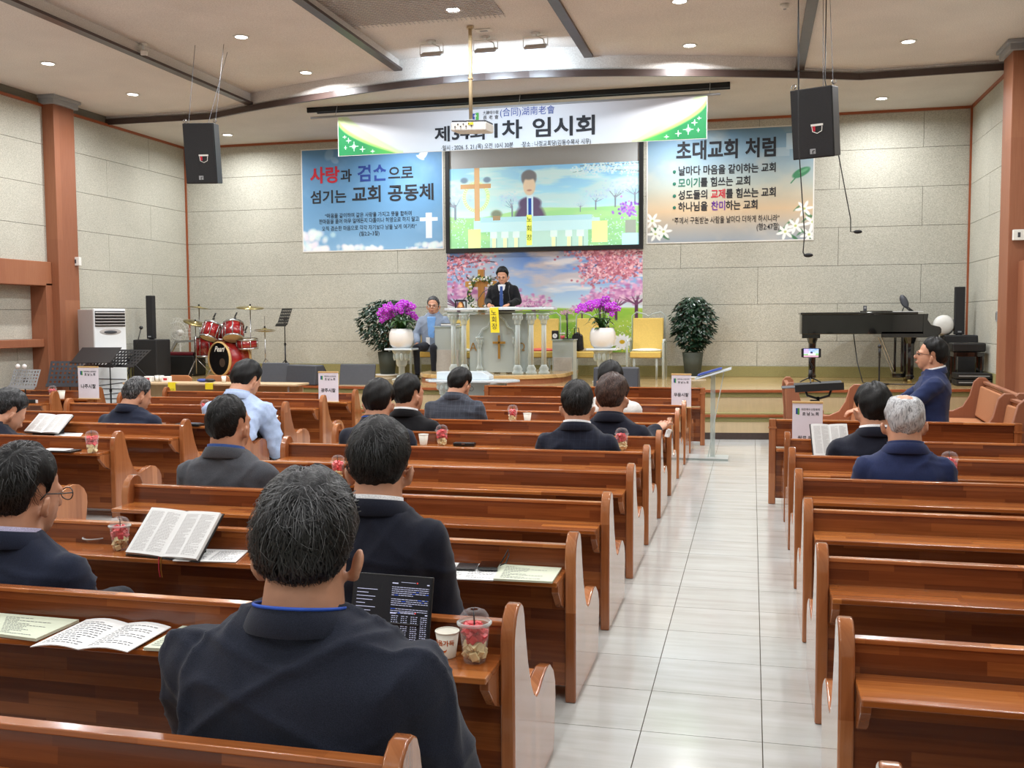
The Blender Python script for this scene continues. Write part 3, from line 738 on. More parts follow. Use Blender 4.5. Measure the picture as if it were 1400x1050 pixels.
def person(label, top, k, seat, mats, rz=0, pitch=0, yaw=0, roll=0, lean=.05, hair=None, vox=1.0, arms='lap', group=None,
           standing=False, glasses=False, lanyard=False, feet=True, seed=1, torso_back=0, ktmax=1.18, face=False, armpos=None, wrinkle=.006, wide=1.0, shirt=True, foot_z=0):
    """top: where the crown of the head is (world). seat: world height of the seat"""
    jm, sm, tm_ = mats
    Rh = Euler((-pitch, roll, yaw)).to_matrix()
    h = hair or {}; kt = min(k, ktmax)
    v = Rh @ Vector((0, .035, .232+h.get('thick', .014)*.9+h.get('up', 0)*.006))                       # from the nape joint to the crown
    Rz = Matrix.Rotation(rz, 3, 'Z')
    base = Vector((top[0], top[1], 0)) - Rz @ Vector((v.x*k, v.y*k+lean, 0))
    t = thing('person', label, 'person', (base.x, base.y, foot_z), rz, group)
    zt = top[2]-foot_z; seat = seat-foot_z
    nz_ = zt-v.z*k; nape = Vector((0, lean, nz_)); zs = nz_-.052*k
    Mh = Matrix.Translation(nape+(Rh @ Vector((0, .035, .114)))*k) @ Rh.to_4x4()
    def H(*p): return Mh @ (Vector(p)*k)
    def He(c, r, rot=None): body.ell(H(*c), tuple(x*k for x in r), rot=Rh @ (Euler(rot).to_matrix() if rot else Matrix.Identity(3)), seg=18, rings=12)
    body = MB()
    He((0, -.012, .026), (.0735, .093, .090)); He((0, .018, -.028), (.0635, .072, .086)); He((0, .036, -.078), (.043, .046, .036))
    He((0, .06, .012), (.056, .034, .02)); He((0, .100, -.024), (.0125, .017, .018)); He((0, .092, -.004), (.009, .013, .028))
    He((0, .086, -.060), (.023, .012, .007)); He((0, .084, -.070), (.020, .012, .007))
    for s in (-1, 1):
        He((s*.089, -.010, -.026), (.009, .017, .030), (0, s*.22, s*.65)); He((s*.082, -.004, -.048), (.012, .012, .012))
    capsule(body, H(0, -.026, -.045), nape+Vector((0, .004, .0))*k, .067*k, .074*k)
    capsule(body, nape, (0, lean, zs-.10*k), .06*k, .085*k)
    sh = [Vector((s*.166*k*wide, lean, zs-.045*k)) for s in (-1, 1)]
    if armpos: el, wr = armpos
    elif arms == 'lap':
        el = [(s*.208*k*wide, lean+.05*k, zs-.30*k) for s in (-1, 1)]; wr = [(s*.11*k, lean+.27*k, zs-.36*k) for s in (-1, 1)]
    elif arms == 'desk':
        el = [(s*.212*k*wide, lean+.09*k, zs-.29*k) for s in (-1, 1)]; wr = [(s*.13*k, lean+.33*k, zs-.27*k) for s in (-1, 1)]
    el = [Vector(e) for e in el]; wr = [Vector(w) for w in wr]
    for i in (0, 1):
        capsule(body, sh[i], el[i], .045*k, .038*k); capsule(body, el[i], wr[i], .036*k, .026*k)
    me = remesh(body, .0085*k*vox if not face else .0065*k, 3, MT['skin'], 'body')
    # hands stay crisp: joined into the same figure
    hb = MB()
    for i in (0, 1): hand(hb, wr[i], wr[i]-el[i], k, side=1 if i else -1)
    bm = bmesh.new(); bm.from_mesh(me); hm = hb.mesh('h', MT['skin'], True); bm.from_mesh(hm)
    for f in bm.faces: f.smooth = True
    bm.to_mesh(me); bm.free(); link('body', me, t)
    # jacket
    j = MB(); hip = Vector((0, -torso_back*.0, 0))
    def sec(z, rx, ry, cy, n=26, sq=2.6):
        out = []
        for q in range(n):
            a = 2*PI*q/n; c_, s_ = math.cos(a), math.sin(a)
            out.append(Vector((rx*math.copysign(abs(c_)**(2/sq), c_), cy+ry*math.copysign(abs(s_)**(2/sq), s_), z)))
        return out
    zb = seat+.0 if not standing else seat-.02*k
    L = zs-zb; rows = []
    for f, rx, ry in ((0, .185, .125), (.12, .19, .13), (.3, .178, .122), (.5, .178, .12), (.7, .192, .124), (.85, .200, .122)):
        rows.append(sec(zb+L*f, rx*.93*k*wide, ry*kt, lean*min(1, f*1.1)))
    for dz, rx, ry in ((-.035, .186, .108), (.0, .158, .092), (.028, .124, .08), (.052, .092, .072), (.068, .074, .066)):
        rows.append(sec(zs+dz*k, rx*k*wide, ry*(kt+k)/2, lean))
    j.loft(rows)
    for i in (0, 1):
        capsule(j, sh[i], el[i], .062*k, .052*k, 14); e2 = el[i]+(wr[i]-el[i])*.9; capsule(j, el[i], e2, .053*k, .042*k, 14)
    link('jacket', remesh(j, .011*k*vox, 7, jm, 'jacket', wrinkle=wrinkle*k, seed=seed), t)
    # collars
    tl = .018*k; cz = nz_
    c = MB(); c.loft([ring(0, lean-.003*k, cz-.020*k, .104*k, .088*k, tl*.4), ring(0, lean-.003*k, cz-.012*k, .102*k, .092*k, tl*.5), ring(0, lean-.003*k, cz+.004*k, .092*k, .087*k, tl*.7), ring(0, lean-.004*k, cz+.016*k, .082*k, .082*k, tl),
                      ring(0, lean-.004*k, cz+.017*k, .077*k, .078*k, tl), ring(0, lean-.002*k, cz-.01*k, .075*k, .075*k, tl)], cap=False)
    c.build('jacket_collar', jm, t, smooth=True)
    if shirt:
        c = MB(); c.loft([ring(0, lean-.003*k, cz-.005*k, .0765*k, .078*k, tl), ring(0, lean-.003*k, cz+.027*k, .0755*k, .0765*k, tl), ring(0, lean-.003*k, cz+.028*k, .072*k, .073*k, tl), ring(0, lean-.003*k, cz+.01*k, .070*k, .071*k, tl)], cap=False)
        c.build('shirt_collar', sm, t, smooth=True)
    if lanyard:
        c = MB(); rg = ring(0, lean-.004*k, cz+.019*k, .080*k, .081*k, tl); c.tube(rg+[rg[0]], .003*k, 6); c.build('lanyard', MT['bluecloth'], t, smooth=True)
    # trousers and shoes
    kk = min(k, 1.06); g = MB()
    if standing:
        for s in (-1, 1): capsule(g, (s*.085*k, 0, seat), (s*.09*k, .01, seat*.52), .085*k, .06*k); capsule(g, (s*.09*k, .01, seat*.52), (s*.095*k, -.01, .09), .06*k, .045*k)
        g.ell((0, 0, seat+.02*k), (.165*k, .115*k, .12*k)); ft = [(s*.095*k, .04, .0) for s in (-1, 1)]
    else:
        kz = seat+.05*kk; kn = [(s*.12*k, .44*kk, kz+.02) for s in (-1, 1)]; an = [(s*.12*k, .40*kk, .10) for s in (-1, 1)]
        for a_, b_, s in zip(kn, an, (-1, 1)): capsule(g, (s*.085*k, .03, seat+.085*kk), a_, .085*kk, .06*kk); capsule(g, a_, b_, .056*kk, .045*kk)
        g.ell((0, 0, seat+.09*k), (.17*k, .12*k, .088*k)); ft = [(a[0], a[1]+.05, 0) for a in an]
    link('trousers', remesh(g, .014*vox, 5, tm_, 'trousers', wrinkle=.004, seed=seed+5), t)
    for fx in ft:
        sb = MB(); sb.ell((fx[0], fx[1]+.02, .045), (.042*kk, .12*kk, .04)); sb.span((fx[0]-.036, fx[1]-.10, .0), (fx[0]+.036, fx[1]+.12, .02)); sb.build('shoe', MT['leather'], t, smooth=True)
    # hair
    h = hair or {}
    link('hair', hair_mesh(k, Mh, h.get('mat', HB), h.get('thick', .014), h.get('bald'), seed=seed, up=h.get('up', 0), part=h.get('part')), t)
    if h.get('strands'):
        st = link('hair_strands', strands(k, Mh, h['strands'], h.get('smat', ST1), h.get('thick', .014), h.get('slen', .06), seed, h.get('wave', .4), h.get('sw', .0009), h.get('whorl', (.1, -.55, .83)), h.get('lift', .006)), t); st['kind'] = 'stuff'
    if h.get('silver'):
        st = link('hair_streaks', strands(k, Mh, h['silver'], ST2, h.get('thick', .014)+.0, h.get('slen', .06), seed+9, h.get('wave', .4), .00038, h.get('whorl', (.1, -.55, .83)), h.get('lift', .006)+.002, h.get('szmin', .0)), t); st['kind'] = 'stuff'
    if face:
        eb = MB()
        for s in (-1, 1): eb.ell(H(s*.03, .083, -.002), (.011*k, .006*k, .004*k), rot=Rh, seg=10, rings=6)
        eb.build('eyes', MT['ink'], t, smooth=True)
        eb = MB()
        for s in (-1, 1): eb.ell(H(s*.031, .090, .018), (.017*k, .005*k, .0035*k), rot=Rh, seg=10, rings=6)
        eb.build('eyebrows', HB, t, smooth=True)
        lb = MB(); lb.ell(H(0, .0975, -.064), (.021*k, .005*k, .0045*k), rot=Rh, seg=12, rings=6); lb.build('lips', plain('lips', (150, 84, 76), .5), t, smooth=True)
    if glasses:
        gb = MB()
        for s in (-1, 1):
            gb.tube([H(s*.033+.023*math.cos(a), .106-.004*abs(math.cos(a)), .0+.017*math.sin(a)) for a in [2*PI*q/16 for q in range(17)]], .0016*k, 5)
            gb.tube([H(s*.056, .100, .004), H(s*.078, .05, .004), H(s*.082, -.005, .004), H(s*.080, -.02, -.012)], .0018*k, 5)
        gb.tube([H(-.011, .108, .003), H(.011, .108, .003)], .0015*k, 5); gb.build('glasses', MT['steel'] if glasses != 'dark' else MT['black'], t, smooth=True)
    return t, H, Rh
NAVY = cloth('navy_cloth', (34, 40, 58)); NAVY2 = cloth('blue_navy_cloth', (38, 48, 84)); BLACKC = cloth('black_cloth', (22, 22, 25)); DKN = cloth('dark_navy_cloth', (28, 31, 44))
CHAR = cloth('charcoal_cloth', (76, 78, 84)); CHECK = cloth('grey_checked_cloth', (66, 70, 80), check=1); CHECKN = cloth('navy_checked_cloth', (28, 32, 46), check=1)
LBLUE = cloth('pale_blue_cloth', (172, 190, 222)); WHITEC = cloth('white_cloth', (214, 212, 208)); WSH = cloth('white_shirt', (232, 232, 236)); LIL = cloth('lilac_shirt', (190, 184, 214))
GREYBL = cloth('blue_grey_tweed', (134, 146, 164)); SKYSH = cloth('sky_blue_shirt', (120, 168, 226)); TRO = cloth('dark_trousers', (38, 40, 48)); BLSH = cloth('blue_shirt', (60, 84, 140))
DNM = cloth('dark_blue_linen', (38, 42, 56), bump=.5)
def headtop(px, py, Yv, wpx):
    p = at(px, py, Y=Yv); d = (p-CO).dot(CF); return p, wpx*d/F_PX/.181
SEAT = .345
def seated(label, px, py, row, wpx, mats, dy=.30, **kw):
    p, k = headtop(px, py, row+.25, wpx); h = kw.get('hair') or {}; a = kw.get('pitch', 0); vy = .035*math.cos(a)+(.232+h.get('thick', .014)*.9+h.get('up', 0)*.006)*math.sin(a)
    dy = .125+.135*min(k, 1.18)+vy*k+kw.get('lean', .05)+dy-.30
    p, k = headtop(px, py, row-.05+dy, wpx)
    return person(label, (p.x, p.y, p.z), k, SEAT, mats, **kw)
seated('man with tousled grey-streaked black hair in dark blue linen jacket, blue lanyard, nearest the camera', 426, 640, 1.87, 137, (DNM, DNM, TRO), 
       hair=dict(mat=HGB, thick=.017, up=1.6, strands=2600, silver=900, slen=.085, wave=.55, whorl=(.05, -.62, .78), lift=.012, szmin=.045, sw=.0011, part=-.05), vox=.75, lanyard=True, shirt=False, yaw=R(12), pitch=R(12), arms='desk', seed=4, wrinkle=.010, wide=1.2)
seated('man with thick black hair in plain navy suit, behind the tablet', 521, 571, 2.9, 85, (DKN, WSH, TRO), hair=dict(mat=HB, thick=.02, up=.8, strands=1600, slen=.06, whorl=(0, -.5, .86)), vox=.9, yaw=R(12), pitch=R(12), seed=6, wide=.9)
seated('man with side-parted dark hair, glasses and lilac shirt collar in navy suit at left edge', 42, 606, 2.9, 92, (NAVY, LIL, TRO), hair=dict(mat=HB, thick=.018, strands=1600, silver=110, slen=.07, part=.25, whorl=(.35, -.5, .8)), vox=.9, yaw=R(-12), pitch=R(8), glasses='dark', seed=8)
seated('man with cropped thinning hair in charcoal tweed jacket and blue collar', 312, 540, 5, 59, (CHAR, BLSH, TRO), hair=dict(mat=HB, thick=.006, strands=900, slen=.02, lift=.002), yaw=R(-12), pitch=R(-4), seed=10)
seated('man with black hair and blue lanyard in dark jacket, beside the man in black', 520, 518, 7, 43, (DKN, DKN, TRO), hair=dict(mat=HB, thick=.017), yaw=R(2), pitch=R(10), lanyard=True, vox=1.3, seed=12)
seated('man in black jacket with short black hair and white collar, head half turned right', 560, 511, 8, 40, (BLACKC, WSH, TRO), hair=dict(mat=HB, thick=.010), yaw=R(-28), pitch=R(0), vox=1.3, seed=14)
seated('man in grey checked suit looking down, before the communion table', 635, 504, 9, 31, (CHECK, CHECK, TRO), hair=dict(mat=HB, thick=.018), yaw=R(-22), pitch=R(22), vox=1.4, seed=16, glasses='dark', wide=1.12)
seated('man with wavy black hair and patterned collar in navy checked jacket', 789, 520, 7, 45, (CHECKN, WSH, TRO), hair=dict(mat=HB, thick=.018, up=.6, strands=700, slen=.05), yaw=R(10), pitch=R(6), vox=1.2, seed=18)
t9, H9, _ = seated('man with brown-grey hair in dark navy suit, his hand raised', 839, 510, 8, 44, (DKN, DKN, TRO), hair=dict(mat=HBR, thick=.02, up=.5), yaw=R(-8), pitch=R(8), vox=1.3, seed=20,
       armpos=([(-.27, .12, .58), (.29, .16, .56)], [(-.15, .42, .5), (.37, .34, .64)]))
seated('person with black hair in white shirt, partly hidden by the brown-haired man', 835, 493, 9.9, 35, (WHITEC, WHITEC, TRO), hair=dict(mat=HB, thick=.018), pitch=R(4), vox=1.4, seed=22)
seated('man in pale blue jacket bent forward with his elbow on the pew end', 347, 495, 9, 38, (LBLUE, LBLUE, TRO), dy=.36, hair=dict(mat=HB, thick=.018, up=.5), yaw=R(-14), pitch=R(28), lean=.3, vox=1.2, seed=24, wide=1.1, wrinkle=.009)
seated('man with greying hair bowed over in dark navy suit, left block', 197, 517, 8, 34, (NAVY, NAVY, TRO), hair=dict(mat=HG, thick=.016), yaw=R(-26), pitch=R(22), lean=.14, vox=1.2, seed=26, wide=1.12)
seated('man in dark suit bending low over an open bible at the far left edge', 30, 537, 7, 44, (DKN, DKN, TRO), dy=.36, hair=dict(mat=HGB, thick=.016), yaw=R(-22), pitch=R(38), lean=.26, vox=1.2, seed=28)
seated('man with neat parted black hair and white collar in dark suit, right block', 1193, 522, 6.98, 50, (DKN, WSH, TRO), hair=dict(mat=HB, thick=.016, part=-.15), yaw=R(12), pitch=R(4), vox=1.2, seed=30)
seated('older man with white hair and a balding crown in blue suit, right block', 1236, 537, 5.97, 57, (NAVY2, NAVY2, TRO), hair=dict(mat=HW, thick=.008, bald=((0, -.15, 1), .45)), yaw=R(2), pitch=R(4), vox=1.1, seed=32, wide=.9)
# the man on the side bench, facing left
p, k = headtop(1276, 461, 10.6, 40); k = 1.36
person('man in blue suit with glasses sitting on the side bench, facing left', (p.x, p.y, p.z), k, .47, (NAVY2, WSH, NAVY2), rz=R(84), pitch=R(-6), yaw=R(-4), lean=-.03, hair=dict(mat=HB, thick=.017), vox=1.1, face=True, glasses='dark', seed=34, ktmax=1.8,
       armpos=([(-.28, .22, .72), (.28, .26, .72)], [(-.10, .62, .66), (.1, .64, .66)]))
# the man sitting on the stage
p, k = headtop(592, 405, 15.6, 17); k = 1.2
tt, H, Rh = person('man in blue-grey jacket and sky-blue shirt sitting on the stage, facing the pews', (p.x, p.y, p.z), k, ST+.44, (GREYBL, SKYSH, TRO), rz=PI, pitch=R(2), yaw=R(8), lean=-.02, hair=dict(mat=HG, thick=.012), face=True, glasses=True, seed=36, foot_z=ST,
       armpos=([(-.30, .02, .74), (.29, .05, .72)], [(-.40, .26, .66), (.20, .26, .58)]))
MB().prism([(-.075, 1.02), (.075, 1.02), (.055, .62), (-.055, .62)], 'y', .085, .135).build('shirt_front', SKYSH, tt, bevel=.02)
MB().span((.02, .135, .56), (.085, .145, .68)).build('name_tag', MT['paper'], tt)
# the speaker behind the pulpit
p, k = headtop(686, 365, 15.0, 18); k = 1.08
ts, H, Rh = person('speaker in black suit, white shirt and navy tie standing behind the pulpit, looking down', (p.x, p.y, p.z), k, 1.62, (BLACKC, WSH, TRO), rz=PI, pitch=R(20), yaw=R(4), lean=.03, hair=dict(mat=HB, thick=.018, up=.6), face=True, standing=True, seed=38, foot_z=ST+.14,
       armpos=([(-.25, .06, 1.12), (.25, .06, 1.12)], [(-.16, .30, 1.06), (.16, .30, 1.06)]))
zz = p.z-(ST+.14)-.27*k
MB().prism([(-.06, zz+.02), (.06, zz+.02), (.012, zz-.36), (-.012, zz-.36)], 'y', .10, .158).build('shirt_front', WSH, ts, bevel=.015)
MB().prism([(-.02, zz-.01), (.02, zz-.01), (.032, zz-.30), (0, zz-.34), (-.032, zz-.30)], 'y', .15, .17).build('tie', BLSH, ts, bevel=.004)
# ------------------------------------------------------------------ prints on the back wall
YW = YB-.023
def cherry(c, x, y, r, seed, trunk=True, n=60, pal=((228, 170, 208), (206, 138, 190), (244, 204, 226), (184, 112, 168))):
    rs = np.random.RandomState(seed)
    if trunk:
        c.line(x, y+r*1.15, x, y+r*.3, r*.07, (90, 50, 80))
        for q in range(7):
            a = rs.uniform(-1.2, 1.2); c.line(x, y+r*.45, x+math.sin(a)*r*.8/c.asp, y+r*.45-math.cos(a)*r*.8, r*.03, (110, 60, 95), .8)
    for q in range(n):
        a = rs.uniform(0, 2*PI); d = r*math.sqrt(rs.rand())
        px, py = x+d*math.cos(a)*1.25/c.asp, y-abs(d*math.sin(a))*.75+d*.18*rs.randn()
        c.blob(px, py, r*rs.uniform(.05, .13)/c.asp, r*rs.uniform(.04, .10), pal[rs.randint(len(pal))], .75, .5)
def branches(c, segs, seed, n, spread, pal=((226, 156, 170), (204, 124, 142), (243, 200, 206), (176, 96, 112))):
    rs = np.random.RandomState(seed)
    for (x0, y0, x1, y1, w) in segs: c.line(x0, y0, x1, y1, w, (70, 34, 44), .95)
    for q in range(n):
        s_ = segs[rs.randint(len(segs))]; f = rs.rand()
        px = s_[0]+(s_[2]-s_[0])*f+rs.randn()*spread/c.asp; py = s_[1]+(s_[3]-s_[1])*f+rs.randn()*spread*.8
        rr = rs.uniform(.005, .013); c.blob(px, py, rr/c.asp, rr, pal[rs.randint(len(pal))], .9, .35)
def landscape(c, hz=.66, seed=5):
    c.vgrad([(0, (92, 130, 200)), (.25, (130, 166, 222)), (.5, (186, 214, 236)), (hz, (232, 240, 240))])
    n1 = c.noise(5, 9, seed, 5); sh = np.clip((n1-.46)*5, 0, 1)*np.clip(1.25-c.yy*1.1, 0, 1)
    c.over(sh*.85, (214, 196, 190)); n2 = c.noise(4, 14, seed+3, 4); c.over(np.clip((n2-.55)*5, 0, 1)*.8, (244, 236, 232))
    c.over(np.clip(1-np.abs(c.xx-.2)*4.5, 0, 1)*.55*(c.yy < hz), (236, 226, 206))
    g = hz+.045*np.sin(c.xx*5+1.2)+.02*np.sin(c.xx*11); m = np.clip((c.yy-g)*60, 0, 1)
    c.over(m, (150, 196, 70)); f2 = np.clip((c.yy-g)/(1-hz), 0, 1); c.over(m*f2*.6, (96, 140, 64))
    c.over(m*np.clip((c.noise(9, 14, seed+7, 4)-.45)*4, 0, 1)*.5, (200, 214, 90))
    c.over(np.clip(1-np.abs(c.yy-(hz+.12-.1*(c.xx-.4)))*40, 0, 1)*np.clip((c.xx-.42)*8, 0, 1)*np.clip((.8-c.xx)*8, 0, 1)*.6, (232, 222, 180))
# the mural under the screen
c = Canvas(480, 290); landscape(c, .60)
for x, y, r, sd in ((.06, .47, .20, 1), (.30, .52, .16, 2), (.46, .56, .13, 22), (.70, .60, .08, 3), (.79, .53, .14, 4), (.87, .50, .16, 5), (.97, .46, .19, 6), (.62, .63, .05, 23)): cherry(c, x, y, r, sd, n=130)
branches(c, [(0, .10, .14, .03, .006), (.0, .16, .2, .10, .005), (0, .05, .26, .12, .005), (.02, .14, .06, .30, .003)], 11, 330, .055)
branches(c, [(1, .05, .72, .06, .008), (1, .18, .78, .10, .007), (.93, .10, .70, .20, .004), (1, .22, .80, .26, .004), (.9, 0, .62, .02, .005), (.88, .18, .72, .30, .003)], 12, 1500, .05)
rs = np.random.RandomState(3)
for q in range(900):
    x, y = rs.rand(), rs.uniform(.70, 1); s_ = .003+.012*(y-.66)
    if x < .28 or x > .62 or rs.rand() < .2: c.blob(x, y, s_/c.asp, s_*.7, ((250, 250, 244), (250, 250, 250), (240, 214, 70))[rs.randint(3)], .95, .3)
def daisy(x, y, r):
    for q in range(14):
        a = 2*PI*q/14; c.blob(x+math.cos(a)*r*.62/c.asp, y+math.sin(a)*r*.55, r*.38/c.asp, r*.15, (248, 248, 252), 1, .15, a)
    c.blob(x, y, r*.24/c.asp, r*.22, (226, 180, 40), 1, .2)
daisy(.90, .90, .085); daisy(.80, .94, .05); daisy(.10, .93, .07)
mu = bpy.data.objects.new('mural', None); COL.objects.link(mu); tag(mu, 'printed backdrop of cherry trees, blue sky and daisies on the wall under the screen', 'mural')
MB().span((-5.243, YW-.012, 1.05), (-1.80, YW, 2.83)).build('backing', MT['white'], mu)
c.build('printed_face', vcol('mural_print', .5), -5.243, -1.80, 1.05, 2.83, YW-.013, mu)
GW = staves('golden_wood', (190, 130, 66), (204, 146, 78), (214, 158, 90), vert=True, w=3, h=.5)
# wooden cross and flower wreath standing before it
cr = thing('wooden_cross', 'large wooden cross standing behind the pulpit at the speaker\'s right', 'cross', tuple(at(656, 440, Y=16.2)))
b0 = at(656, 440, Y=16.2); zt = at(656, 368, Y=16.2).z; zc = at(656, 388, Y=16.2).z
cr.location = (b0.x, 16.32, ST)
MB().box((0, 0, (zt-ST)/2), (.11, .08, zt-ST)).build('upright', GW, cr, bevel=.006)
x0, x1 = at(634, 388, Y=16.2).x-b0.x, at(677, 388, Y=16.2).x-b0.x
MB().box(((x0+x1)/2, -.0, zc-ST), (x1-x0, .075, .10)).build('crossbar', GW, cr, bevel=.006)
MB().lathe([(.22, 0), (.24, .02), (.22, .05), (.1, .06)], seg=20).build('base', MT['pew_shelf'], cr, smooth=True)
wc = at(655, 402, Y=16.08); wr_ = thing('flower_wreath', 'round wreath of green leaves and white flowers hung on the wooden cross', 'wreath', (wc.x, 16.24, wc.z))
rs = np.random.RandomState(8); l = MB(); f_ = MB(); y_ = MB()
for q in range(260):
    a = rs.uniform(0, 2*PI); rr = .235+rs.randn()*.022; p = Vector((rr*math.cos(a)*.95, rs.randn()*.02, rr*math.sin(a)*1.15))
    if q % 3: l.ell(p, (.028, .010, .014), rot=(rs.rand()*6, rs.rand()*6, rs.rand()*6), seg=6, rings=4)
    elif q % 2: f_.ell(p-Vector((0, .02, 0)), (.022, .012, .020), seg=7, rings=5)
    else: y_.ell(p-Vector((0, .025, 0)), (.014, .01, .014), seg=6, rings=4)
l.build('leaves', MT['leaf2'], wr_, kind='stuff'); f_.build('white_flowers', MT['ceramic'], wr_, kind='stuff'); y_.build('yellow_flowers', plain('pale_yellow_flower', (226, 214, 120), .6), wr_, kind='stuff')
for i, px in enumerate((641, 671)):
    p = at(px, 381, Y=16.18); d = thing('toy_dove', 'small grey bird figure perched on the %s arm of the wooden cross' % ('left', 'right')[i], 'figurine', (p.x, 16.32, zc+.05))
    sg = 1 if i else -1
    MB().ell((0, 0, .045), (.05, .028, .035), rot=(0, sg*.4, 0), seg=12, rings=8).ell((-sg*.04, 0, .085), (.022, .02, .022), seg=10, rings=7).build('bird_body', MT['grey'], d, smooth=True)
    MB().prism([(sg*.02, .05), (sg*.09, .09), (sg*.06, .035)], 'y', -.02, .02).build('wing', MT['darkgrey'], d); MB().prism([(-sg*.06, .085), (-sg*.075, .078), (-sg*.06, .075)], 'y', -.005, .005).build('beak', MT['gold'], d)
# ---- projection screen
sc_ = thing('projection_screen', 'black framed projection screen showing the speaker at the pulpit', 'screen', (0, 0, 0))
SX0, SX1, SZ0, SZ1 = -5.25, -1.79, 2.79, 4.72
sb = MB(); yb, yf = YW-.055, YW-.0
for a, b in (((SX0, yb, SZ0), (SX0+.07, yf, SZ1)), ((SX1-.07, yb, SZ0), (SX1, yf, SZ1)), ((SX0+.07, yb, SZ0), (SX1-.07, yf, SZ0+.075)), ((SX0+.07, yb, SZ1-.07), (SX1-.07, yf, SZ1))): sb.span(a, b)
sb.build('frame', MT['blacksat'], sc_)
MB().span((SX0+.07, yf-.02, SZ0+.075), (SX1-.07, yf-.01, SZ1-.07)).build('screen_cloth', plain('screen_cloth', (186, 190, 192), .8, noise_amt=.01), sc_)
c = Canvas(420, 176); landscape(c, .55, 9)
for x, y, r, sd in ((.03, .40, .2, 1), (.34, .45, .15, 2), (.70, .50, .07, 3), (.78, .42, .12, 4), (.88, .36, .15, 5), (.98, .33, .16, 6)): cherry(c, x, y, r, sd, n=70, pal=((196, 178, 216), (180, 160, 206), (214, 196, 226)))
branches(c, [(1, .02, .70, .03, .006), (1, .12, .76, .06, .005), (.9, .05, .66, .1, .003)], 13, 330, .04, ((226, 204, 220), (210, 180, 206), (240, 226, 234)))
rs = np.random.RandomState(4)
for q in range(420):
    x, y = rs.rand(), rs.uniform(.62, 1)
    if x < .22 or x > .68: c.blob(x, y, .007/c.asp, .007, (240, 248, 240), .9, .3)
c.over(np.full((c.h, c.w), .5), (160, 226, 222))
for q in range(110):
    a = 2*PI*q/110; c.blob(.145+.072*math.cos(a)*.9, .36+.17*math.sin(a), .022/c.asp, .022, ((150, 196, 130), (214, 232, 170), (232, 240, 220))[q % 3], .95, .3)
c.rect(.135, 0, .165, .70, (196, 160, 120)); c.rect(.06, .20, .225, .255, (190, 152, 112)); c.rect(.137, .02, .163, .69, (206, 172, 130), .6)
for x in (.08, .205): c.blob(x, .15, .02, .035, (110, 130, 150), .9, .3)
c.blob(.435, .70, .085, .26, (96, 84, 110), 1, .12); c.blob(.435, .46, .06, .08, (96, 84, 110), 1, .15); c.rect(.35, .62, .52, .80, (92, 82, 108))
c.rect(.418, .36, .452, .62, (190, 220, 236)); c.rect(.427, .40, .443, .63, (50, 82, 160))
c.blob(.430, .15, .040, .10, (112, 112, 114), 1, .12); c.blob(.432, .25, .033, .115, (206, 186, 160), 1, .12); c.blob(.430, .115, .037, .055, (112, 112, 114), 1, .2); c.blob(.432, .30, .012, .012, (150, 110, 100), .7, .4)
c.rect(.13, .66, .80, .80, (186, 222, 226)); c.rect(.17, .62, .76, .68, (170, 212, 222)); c.rect(.22, .80, .74, 1, (176, 212, 200))
for x in (.24, .30, .36, .56, .64, .70): c.rect(x-.018, .80, x+.018, .88, (206, 232, 226)); c.rect(x-.010, .88, x+.010, 1, (222, 230, 180)); c.rect(x+.012, .88, x+.016, 1, (150, 176, 168))
c.rect(.10, .76, .17, 1, (214, 226, 158)); c.rect(.76, .70, .84, .96, (214, 226, 158)); c.blob(.255, .58, .03, .05, (120, 130, 110), .9, .3); c.rect(.235, .60, .275, .66, (160, 140, 110))
for q in range(70): c.blob(.945+rs.randn()*.028, .56+rs.randn()*.05, .014/c.asp, .014, ((160, 110, 214), (190, 140, 226), (136, 90, 190))[q % 3], .9, .3)
c.rect(.93, .70, .985, .86, (150, 160, 150)); c.rect(.915, .86, 1, 1, (178, 226, 232))
c.rect(.416, .60, .446, .98, (226, 238, 110))
o = c.build('projected_picture', vcol('projected_light', .8, .62), -5.178, -1.865, 2.865, 4.25, yf-.024, sc_)
for i, ch in enumerate('노회장'): text('projected_letter', ch, .11, (-3.75, yf-.03, 3.30-i*.155), MT['ink'], sc_)
# ---- left poster
def poster(name, label, x0, x1, z0, z1, canvas, border=True):
    t = bpy.data.objects.new(name, None); COL.objects.link(t); tag(t, label, 'poster')
    MB().span((x0-.02, YW-.008, z0-.02), (x1+.02, YW, z1+.02)).build('backing', MT['white'], t)
    canvas.build('printed_face', vcol(name+'_print', .55), x0, x1, z0, z1, YW-.009, t); return t
def lines(t, rows, y):
    for r in rows:
        body, px, py, size, mat = r[:5]; kw = r[5] if len(r) > 5 else {}
        p = at(px, py, Y=y); text('printed_words', body, size, (p.x, y, p.z), mat, t, **{'align': 'LEFT', **kw})
c = Canvas(300, 200); c.vgrad([(0, (92, 138, 180)), (.5, (104, 154, 196)), (1, (128, 172, 208))])
n = c.noise(6, 4, 21, 4); c.over(np.clip((n-.55)*3, 0, 1)*.25, (170, 204, 232))
rs = np.random.RandomState(6)
for cx, cy, s_, q in ((.06, .80, .10, 40), (.12, .97, .10, 60), (.34, .96, .08, 50), (.50, .97, .07, 50), (.0, .92, .1, 30), (.93, .95, .08, 50), (.80, .99, .05, 30)):
    for i in range(q): c.blob(cx+rs.randn()*s_*.5, cy+abs(rs.randn())*s_*.5, s_*.22/c.asp*1.3, s_*.26, (214+rs.randint(36), 226+rs.randint(24), 240), .55, .5)
c.rect(.885, .655, .925, .90, (226, 236, 246)); c.rect(.845, .70, .965, .735, (226, 236, 246))
